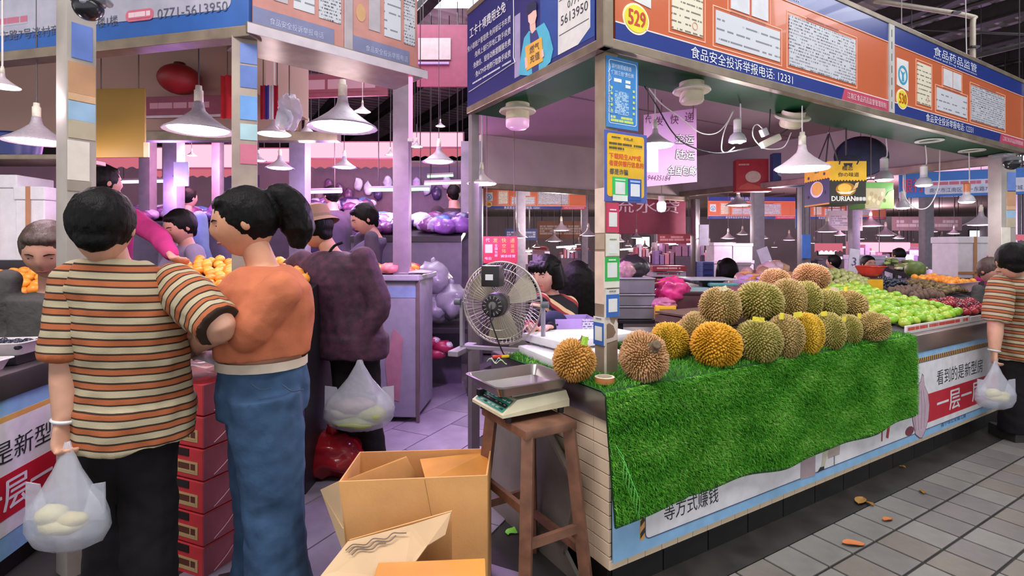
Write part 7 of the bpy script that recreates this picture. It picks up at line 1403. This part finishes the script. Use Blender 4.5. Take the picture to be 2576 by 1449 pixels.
def scatter(name, label, cat, group, mes, x0, x1, y0, y1, zf, n, s0=.7, s1=1.2):
    for k in range(n):
        x, y = random.uniform(x0, x1), random.uniform(y0, y1); o = bpy.data.objects.new(name, random.choice(mes)); COL.objects.link(o); o.location = (x, y, zf(x, y)); s = random.uniform(s0, s1); o.scale = (s, s, s); o.rotation_euler = (0, 0, random.uniform(0, 6)); tag(o, label, cat, group)
a, b, z = table('produce table with blue bags behind the person with black hair', 880, 1160, 594, 5.5, 1.1)
scatter('bag', 'film-wrapped bag of greens on the table behind the purple jacket', 'bag', 'film-wrapped bags behind the purple jacket', bag_me, a, b, 5.6, 6.5, lambda x, y: z+.18*(y-5.5)/1.1+.02, 46)
a2, b2, z2 = -1.62, -.85, 1.23
scatter('meat_cut', 'red or orange packed cut beside the pale counter end', 'packed food', 'packed cuts beside the pale counter end', red_me, a2, b2, 4.34, 4.86, lambda x, y: z2+.16*(y-4.34)/.55*0+.0, 34)
a3, b3, z3 = table('purple-lit produce table far behind the magenta woman', 270, 620, 560, 6.0, 1.2)
scatter('bag', 'film-wrapped bag of greens on the far table at the left', 'bag', 'film-wrapped bags on the far left table', bag_me, a3, b3, 6.05, 7.1, lambda x, y: z3+.18*(y-6)/1.2+.02, 44)
a4, b4, z4 = table('purple-lit stall table behind the ponytail', 640, 880, 540, 6.8, 1.2)
scatter('bag', 'film-wrapped bag of greens on the table behind the ponytail', 'bag', 'film-wrapped bags behind the ponytail', bag_me, a4, b4, 6.85, 7.9, lambda x, y: z4+.18*(y-6.8)/1.2+.02, 36)
for i, (lb, x, y, w, hx) in enumerate((('grey shelf backing with hanging goods above the bagged greens', 790, 424, 210, '6a5262'), ('dark shelf backing behind the worn corner post', 560, 440, 90, '5a4668'), ('dark violet shelf backing at the right end of the meat stalls', 1010, 420, 170, '5a4a62'))):
    p = at(x, y+130, 8.6); q = at(x+w, y, 8.6); r = thing('stall_shelf', lb, 'shelf', p); part('backing', bbox_(0, q.x-p.x, 0, .04, -p.z, q.z-p.z, .003), K(hx), r)
    for k in range(int((q.x-p.x)/.16)):
        part('hanging_goods', crumple(Vector((.1+.16*k, -.06, (q.z-p.z)*(.45+.3*((k*37) % 10)/10))), .085, (.8, .5, 1.3), k*1.7, .4, 2), random.choice(bagm+[K('7a6a58'), K('8a6a78')]), r, smooth=True)
# bags and bundles on the floor at the right of the counter end
bgm = mat('grey_film_bag', srgb('9a96a2'), .25, var=.15, alpha=.85)
for k, (x, y, rr, s) in enumerate(((1090, 700, .16, (1.0, .9, 1.0)), (1135, 760, .18, (1.0, .9, .9)), (1085, 775, .17, (1, .9, .9)))): 
    c = at(x, y, 5.2); r = thing('plastic_bag', ('upper', 'right', 'lower')[k]+' grey film bag of the heap right of the pale counter end', 'bag', Vector((c.x, c.y, c.z-rr))); part('bag', crumple(c, rr, s, 4.4+k, .3, 3), bgm, r, True, True); part('knot', crumple(c+Vector((0, 0, rr*1.05)), rr*.22, (.7, .7, 1.2), k, .4, 2), bgm, r, True, True)
pl = thing('pallet_stand', 'low dark stand under the grey film bags', 'stand', (at(1110, 0, 5.2).x, 5.2, 0)); part('top', bbox_(-.35, .35, -.2, .3, .62, .67, .004), mdk, pl); 
for x in (-.3, .3): part('leg', bbox_(x-.03, x+.03, -.15, .25, 0, .62, .004), mdk, pl)
for k, (x, y) in enumerate(((1080, 860), (1112, 872), (1095, 888))): 
    c = at(x, y, 5.05); r = thing('packed_bundle', ('left', 'right', 'lowest')[k]+' crimson packed bundle under the grey film bags', 'bundle', Vector((c.x, c.y, c.z-.06))); part('bundle', crumple(c, .085, (1.2, 1, .75), k+6.2, .3, 2), K('a82a50', .35), r, True, True); part('film', crumple(c+Vector((.06, -.03, .02)), .04, (1.2, .8, .8), k+9.2, .3, 2), K('c9b8c4', .3), r, True, True)
cn = thing('market_counter', 'dark steel counter left of the durian stall, behind the aisle', 'counter', (at(1185, 0, 6.9).x, 6.9, 0)); part('body', bbox_(-.55, .5, 0, .8, .04, 1.12, .006), K('6d6266', .6), cn); part('top', bbox_(-.58, .53, -.05, .85, 1.12, 1.26, .01), K('45434e', .4), cn); part('edge', bbox_(-.58, .53, -.06, -.05, 1.10, 1.13, .002), K('8a8084', .4), cn)
# goods behind the durians
def boxes(lst, group):
    for lb, x0, x1, y0, y1, Y, hx in lst:
        p, q = at(x0, y1, Y), at(x1, y0, Y); w, h = q.x-p.x, q.z-p.z; r = thing('foam_box' if hx[0] in 'bcd' else 'carton', lb, 'box', p, 0, group); part('body', bbox_(0, w, 0, .35, 0, h*.82, .006), K(hx, .7), r); part('lid', bbox_(-.01, w+.01, -.01, .36, h*.82, h, .006), K(hx, .7), r)
boxes([('white foam box at the upper left of the far stack', 1796, 1842, 610, 655, 8.6, 'b4a4b4'), ('white foam box at the upper right of the far stack', 1844, 1893, 612, 655, 8.6, 'b8a8b8'), ('white foam box in the middle left of the far stack', 1796, 1846, 655, 702, 8.5, 'b4a2b0'), ('white foam box in the middle right of the far stack', 1850, 1896, 655, 700, 8.5, 'bca8b6'), ('white foam box lying low beside the dark-haired person', 1846, 1888, 660, 706, 7.4, 'bca8b0'),
   ('white foam box carried before the distant person', 2240, 2276, 648, 676, 8.6, 'c4bcd8'), ('white foam box under the carried one', 2240, 2268, 676, 700, 8.6, 'c0b4d0'), ('white foam box panel behind the man at the red bowl', 2160, 2226, 642, 706, 8.0, 'b8acc4')], 'white foam boxes in the background')
ft = thing('produce_table', 'low dark tables carrying the far foam boxes', 'table', (at(1860, 0, 8.5).x, 8.5, 0)); part('top', bbox_(-.8, .8, -1.2, .6, .86, .9, .004), mdk, ft); 
for x in (-.7, .7): part('leg', bbox_(x-.03, x+.03, -1.1, .5, 0, .86, .004), mdk, ft)
ft = thing('produce_table', 'low dark table under the far boxes behind the red bowl', 'table', (at(2220, 0, 8.4).x, 8.4, 0)); part('top', bbox_(-1, 1.8, -.6, .6, .86, .92, .004), mdk, ft)
for x in (-.9, 1.7): part('leg', bbox_(x-.03, x+.03, -.5, .5, 0, .86, .004), mdk, ft)
for k in range(3):
    p = at(1642, 682+14*k, 6.2+.1*k); r = thing('fruit_carton', ('upper', 'middle', 'lower')[k]+' red and white fruit carton beside the back post', 'carton', p, 0, 'red and white cartons'); part('carton', bbox_(0, .40, 0, .3, -.0, .06, .003), K('a83040' if k != 1 else 'c8c0c4'), r); marks(r, .05, .018, .28, .026, -.001, 'a83040' if k != 1 else 'c8c0c4', 'e0c4b4' if k != 1 else 'a83040')
ft = thing('produce_table', 'table under the red and white cartons', 'table', (at(1680, 0, 6.3).x, 6.3, 0)); part('top', bbox_(-.3, .4, -.15, .5, .93, .985, .004), mdk, ft); part('leg', bbox_(-.03, .03, .1, .16, 0, .93, .004), mdk, ft)
for k in range(4): p = at(1768, 711-13*k, 8.0); r = thing('plastic_crate', ('lowest', 'second', 'third', 'topmost')[k]+' blue plastic crate of the stack behind the pink bag', 'crate', p, 0, 'blue crates in a stack'); part('crate', bbox_(0, .17, 0, .3, 0, .078, .004), K('2f3f8a'), r); part('vent', box(.02, .15, -.003, 0, .025, .05), K('1c2450'), r)
pom = [mesh('pomelo', crumple((0, 0, .05), .062, (1, 1, .95), k*2.3, .25, 2), m, True) for k, m in enumerate((mat('pomelo_film', srgb('e0b0b0'), .3, var=.15), mat('pomelo_tan', srgb('c89a7c'), .4, var=.15), mat('pomelo_pink', srgb('e6c0cc'), .3, var=.1), mat('pomelo_orange', srgb('e0a060'), .4, var=.1)))]
tb_ = thing('produce_table', 'table heaped with film-wrapped pomelos behind the durians', 'table', (at(1930, 0, 5.2).x, 5.2, 0)); part('top', bbox_(-.45, .45, -.25, .5, .95, 1.0, .004), mdk, tb_); 
for x in (-.4, .4): part('leg', bbox_(x-.03, x+.03, -.2, .45, 0, .95, .004), mdk, tb_)
pcx = at(1935, 0, 5.2).x
for k in range(60):
    a = random.uniform(0, 6.28); rr = math.sqrt(random.random()); x = pcx+.36*rr*math.cos(a); y = 5.25+.28*rr*math.sin(a); o = bpy.data.objects.new('pomelo', random.choice(pom)); COL.objects.link(o); o.location = (x, y, 1.0+.24*(1-rr**1.5)); o.rotation_euler = (random.random(), random.random(), random.uniform(0, 6)); tag(o, 'film-wrapped pomelo in the pink heap behind the durians', 'pomelo', 'film-wrapped pomelos in a heap')
part('heap_core', lathe([(.42, 1.0), (.3, 1.12), (.12, 1.22), (0, 1.23)], 16), K('a87a74'), tb_, smooth=True)
pcd = thing('price_board', 'white price card standing behind the pomelos', 'price board', at(1930, 662, 5.6)); part('board', xf(bbox_(-.06, .06, 0, .008, 0, .17, .001), M4((0, 0, 0), 0, 0, -.35)), K('cfc4dc'), pcd); part('post', beam((0, .02, -.3), (0, .02, .05), .012), mdk, pcd)
for k in range(10): 
    c = at(1885+random.uniform(-12, 30), 694+random.uniform(-8, 12), 4.6); solo('fruit_peel', crumple(c, .03, (1.4, 1, .6), k*1.3, .5, 2), random.choice([K('e8923c'), K('e0a468'), K('c9a8d8')]), 'curl of orange peel between the scale and the durian pile', 'peel', 'orange peels behind the durians', True)
pt_ = thing('peel_tray', 'shallow tray under the orange peels', 'tray', at(1893, 712, 4.6)); part('tray', bbox_(-.13, .13, -.1, .1, 0, .03, .004), K('c0a0c8'), pt_); part('stand', bbox_(-.08, .08, -.06, .06, -pt_.location.z, 0, .004), mdk, pt_)
veg = [mesh('greens', crumple((0, 0, .04), .06, (1.5, .8, .6), k*1.9, .4, 2), mat('greens_'+h, srgb(h), .5, var=.2), True) for k, h in enumerate(('b8c070', '9ab060', 'd8d8b8', '7a8a48'))]
vt = table('table of pale greens behind the melon', 2285, 2385, 690, 7.4, 1.0)
scatter('greens', 'pale green vegetable behind the melon', 'vegetable', 'pale greens behind the melon', veg, vt[0], vt[1], 7.45, 8.3, lambda x, y: vt[2]+.18*(y-7.4)+.01, 30, .5, .8)
scl = thing('platform_scale', 'grey scale between the melon and the foam box', 'scale', at(2352, 712, 5.9)); part('base', loft([[(-.13, 0, 0), (.13, 0, 0), (.13, .2, 0), (-.13, .2, 0)], [(-.11, .02, .06), (.11, .02, .06), (.11, .18, .06), (-.11, .18, .06)]]), K('77737c'), scl); part('platter', bbox_(-.15, .15, -.01, .22, .075, .09, .004), m_steel, scl); part('column', bbox_(-.03, .03, .08, .14, .055, .078, .002), blk, scl); part('stand', bbox_(-.25, .3, -.03, .3, -scl.location.z, 0, .004), mdk, scl)
# far clutter: low goods along the back aisle
cl = [K(h, .6) for h in ('6a4a58', '8a6a78', 'b08a98', '4a3a48', '9a4a50', 'a89aa8', '5a5a70')]
for k in range(46):
    x = random.choice([random.uniform(1240, 1480), random.uniform(1560, 1760), random.uniform(2040, 2520)]); Y = random.uniform(16, 22); w, h, d = random.uniform(.3, .9), random.uniform(.5, 1.35), .5; p = at(x, 0, Y)
    r = thing('far_stall_unit', 'far dim stall unit at the back of the hall', 'stall unit', (p.x, Y, 0), 0, 'far stall units'); m = random.choice(cl); part('body', bbox_(-w/2, w/2, 0, d, 0, h, .01), m, r); part('goods', crumple(Vector((0, d/2, h+.04)), w*.4, (1.1, .5, .35), k*1.1, .3, 2), random.choice(cl), r, smooth=True)
for k, (x, w, h, y) in enumerate(((1245, 50, 26, 640), (1420, 46, 22, 645), (1600, 34, 26, 622), (1700, 40, 30, 640), (1740, 30, 20, 655), (2060, 40, 24, 640), (2330, 44, 30, 650), (2440, 40, 20, 600))): p, q = at(x, y, 26.93), at(x+w, y-h, 26.93); r = thing('far_window', 'pale lit opening in the far wall, %s' % ('behind the fan', 'behind the seller', 'right of the corner post', 'over the red cartons', 'left of the back post', 'behind the crowning durian', 'right of the grey post', 'behind the tall foam box')[k], 'window'); r.location = p; part('pane', bbox_(0, q.x-p.x, 0, .02, 0, q.z-p.z, .008), glow('far_window', (.85, .82, .9), 1.6), r); part('frame', box(-.05, q.x-p.x+.05, .021, .05, -.05, q.z-p.z+.05), m_pur, r)
# litter on the floor
for k, (x, y, hx, s) in enumerate(((2147, 1371, 'c8743c', .055), (2233, 1310, 'c8743c', .035), (2165, 1262, 'a87a3c', .06), (2320, 1240, 'a87a3c', .03), (2188, 1270, 'a87a3c', .03), (2270, 1177, 'b8863c', .02))):
    c = onz(x, y, .008); solo('fallen_leaf', xf(grid(lambda a, b: Vector(((a-.5)*s*2, (b-.5)*s*.9*(1-(2*a-1)**2)**.5+.0001*b, .004+.008*(2*b-1)**2+.004*math.sin(a*5))), 9, 5), M4(c, .4*k)), K(hx, .6), ('large orange leaf on the grey tiles', 'small orange leaf on the grey tiles', 'long straw scrap by the counter base', 'short straw scrap farther along the counter base', 'tiny straw scrap beside the long one', 'yellow crumb at the counter foot')[k], 'litter', smooth=True)
# more small lamps, tubes and stalls far down the hall
lamp_spots = [(1255, 612, 15, 30), (1272, 628, 18, 22), (1350, 622, 17, 26), (1378, 640, 22, 18), (1455, 615, 16, 26), (1560, 608, 14, 26), (1588, 632, 21, 20), (1622, 622, 18, 24), (1665, 610, 14, 30), (1708, 615, 17, 26), (1725, 640, 22, 18), (1785, 618, 15, 26), (1868, 590, 12, 30), (1920, 600, 14, 28), (1948, 622, 19, 20), (2048, 612, 17, 24), (2112, 592, 13, 30), (2135, 618, 19, 20), (2205, 612, 17, 24), (2262, 600, 14, 28), (2298, 616, 18, 22), (2400, 588, 12, 30), (2495, 606, 14, 26), (2540, 580, 11, 36)]
for x, y, Y, w in lamp_spots:
    pendant('tiny pendant lamp far down the hall', x, y, Y, w, 'w', 2.96-at(x, y, Y).z-w/2*Y/F*.9, True, group='tiny pendant lamps far down the hall')
for k, (x0, x1, y, Y) in enumerate(((1640, 1700, 616, 15), (1560, 1600, 628, 19), (2120, 2230, 622, 17), (2060, 2110, 632, 19), (2240, 2290, 640, 16), (2390, 2470, 622, 17), (1290, 1340, 634, 19), (1400, 1450, 622, 17))):
    tube_lamp('white light tube far down the hall, '+('over the red cartons', 'beside the corner post', 'over the man at the bowl', 'left of the price board', 'over the carried box', 'above the tall foam box', 'behind the red express poster', 'behind the seller')[k], x0, x1, y, Y, glow('white_tube', (1, .85, .95), 4.0), .03)
far_cols = ['c8a8c0', 'a888b0', 'd8c0cc', '9a6a88', 'b85a70', 'd8d0dc', '8a6aa0', 'c87a88']
for k in range(40):
    x = random.choice([random.uniform(1250, 1480), random.uniform(1565, 1750), random.uniform(1780, 1880), random.uniform(2050, 2480), random.uniform(2050, 2480)]); Y = random.uniform(11, 15.5); p = at(x, 0, Y); h = random.uniform(.9, 1.3); w = random.uniform(.3, .6)
    r = thing('produce_stand', 'low stand of packed produce down the hall', 'stand', (p.x, Y, 0), 0, 'low produce stands down the hall'); part('base', bbox_(-w/2, w/2, 0, .4, 0, h, .01), K('5a4a58', .7), r)
    for q in range(4): part('pack', bbox_(-w/2+w*q/4+.01, -w/2+w*(q+1)/4-.01, .02, .3, h, h+random.uniform(.08, .3), .012), K(random.choice(far_cols), .5), r)
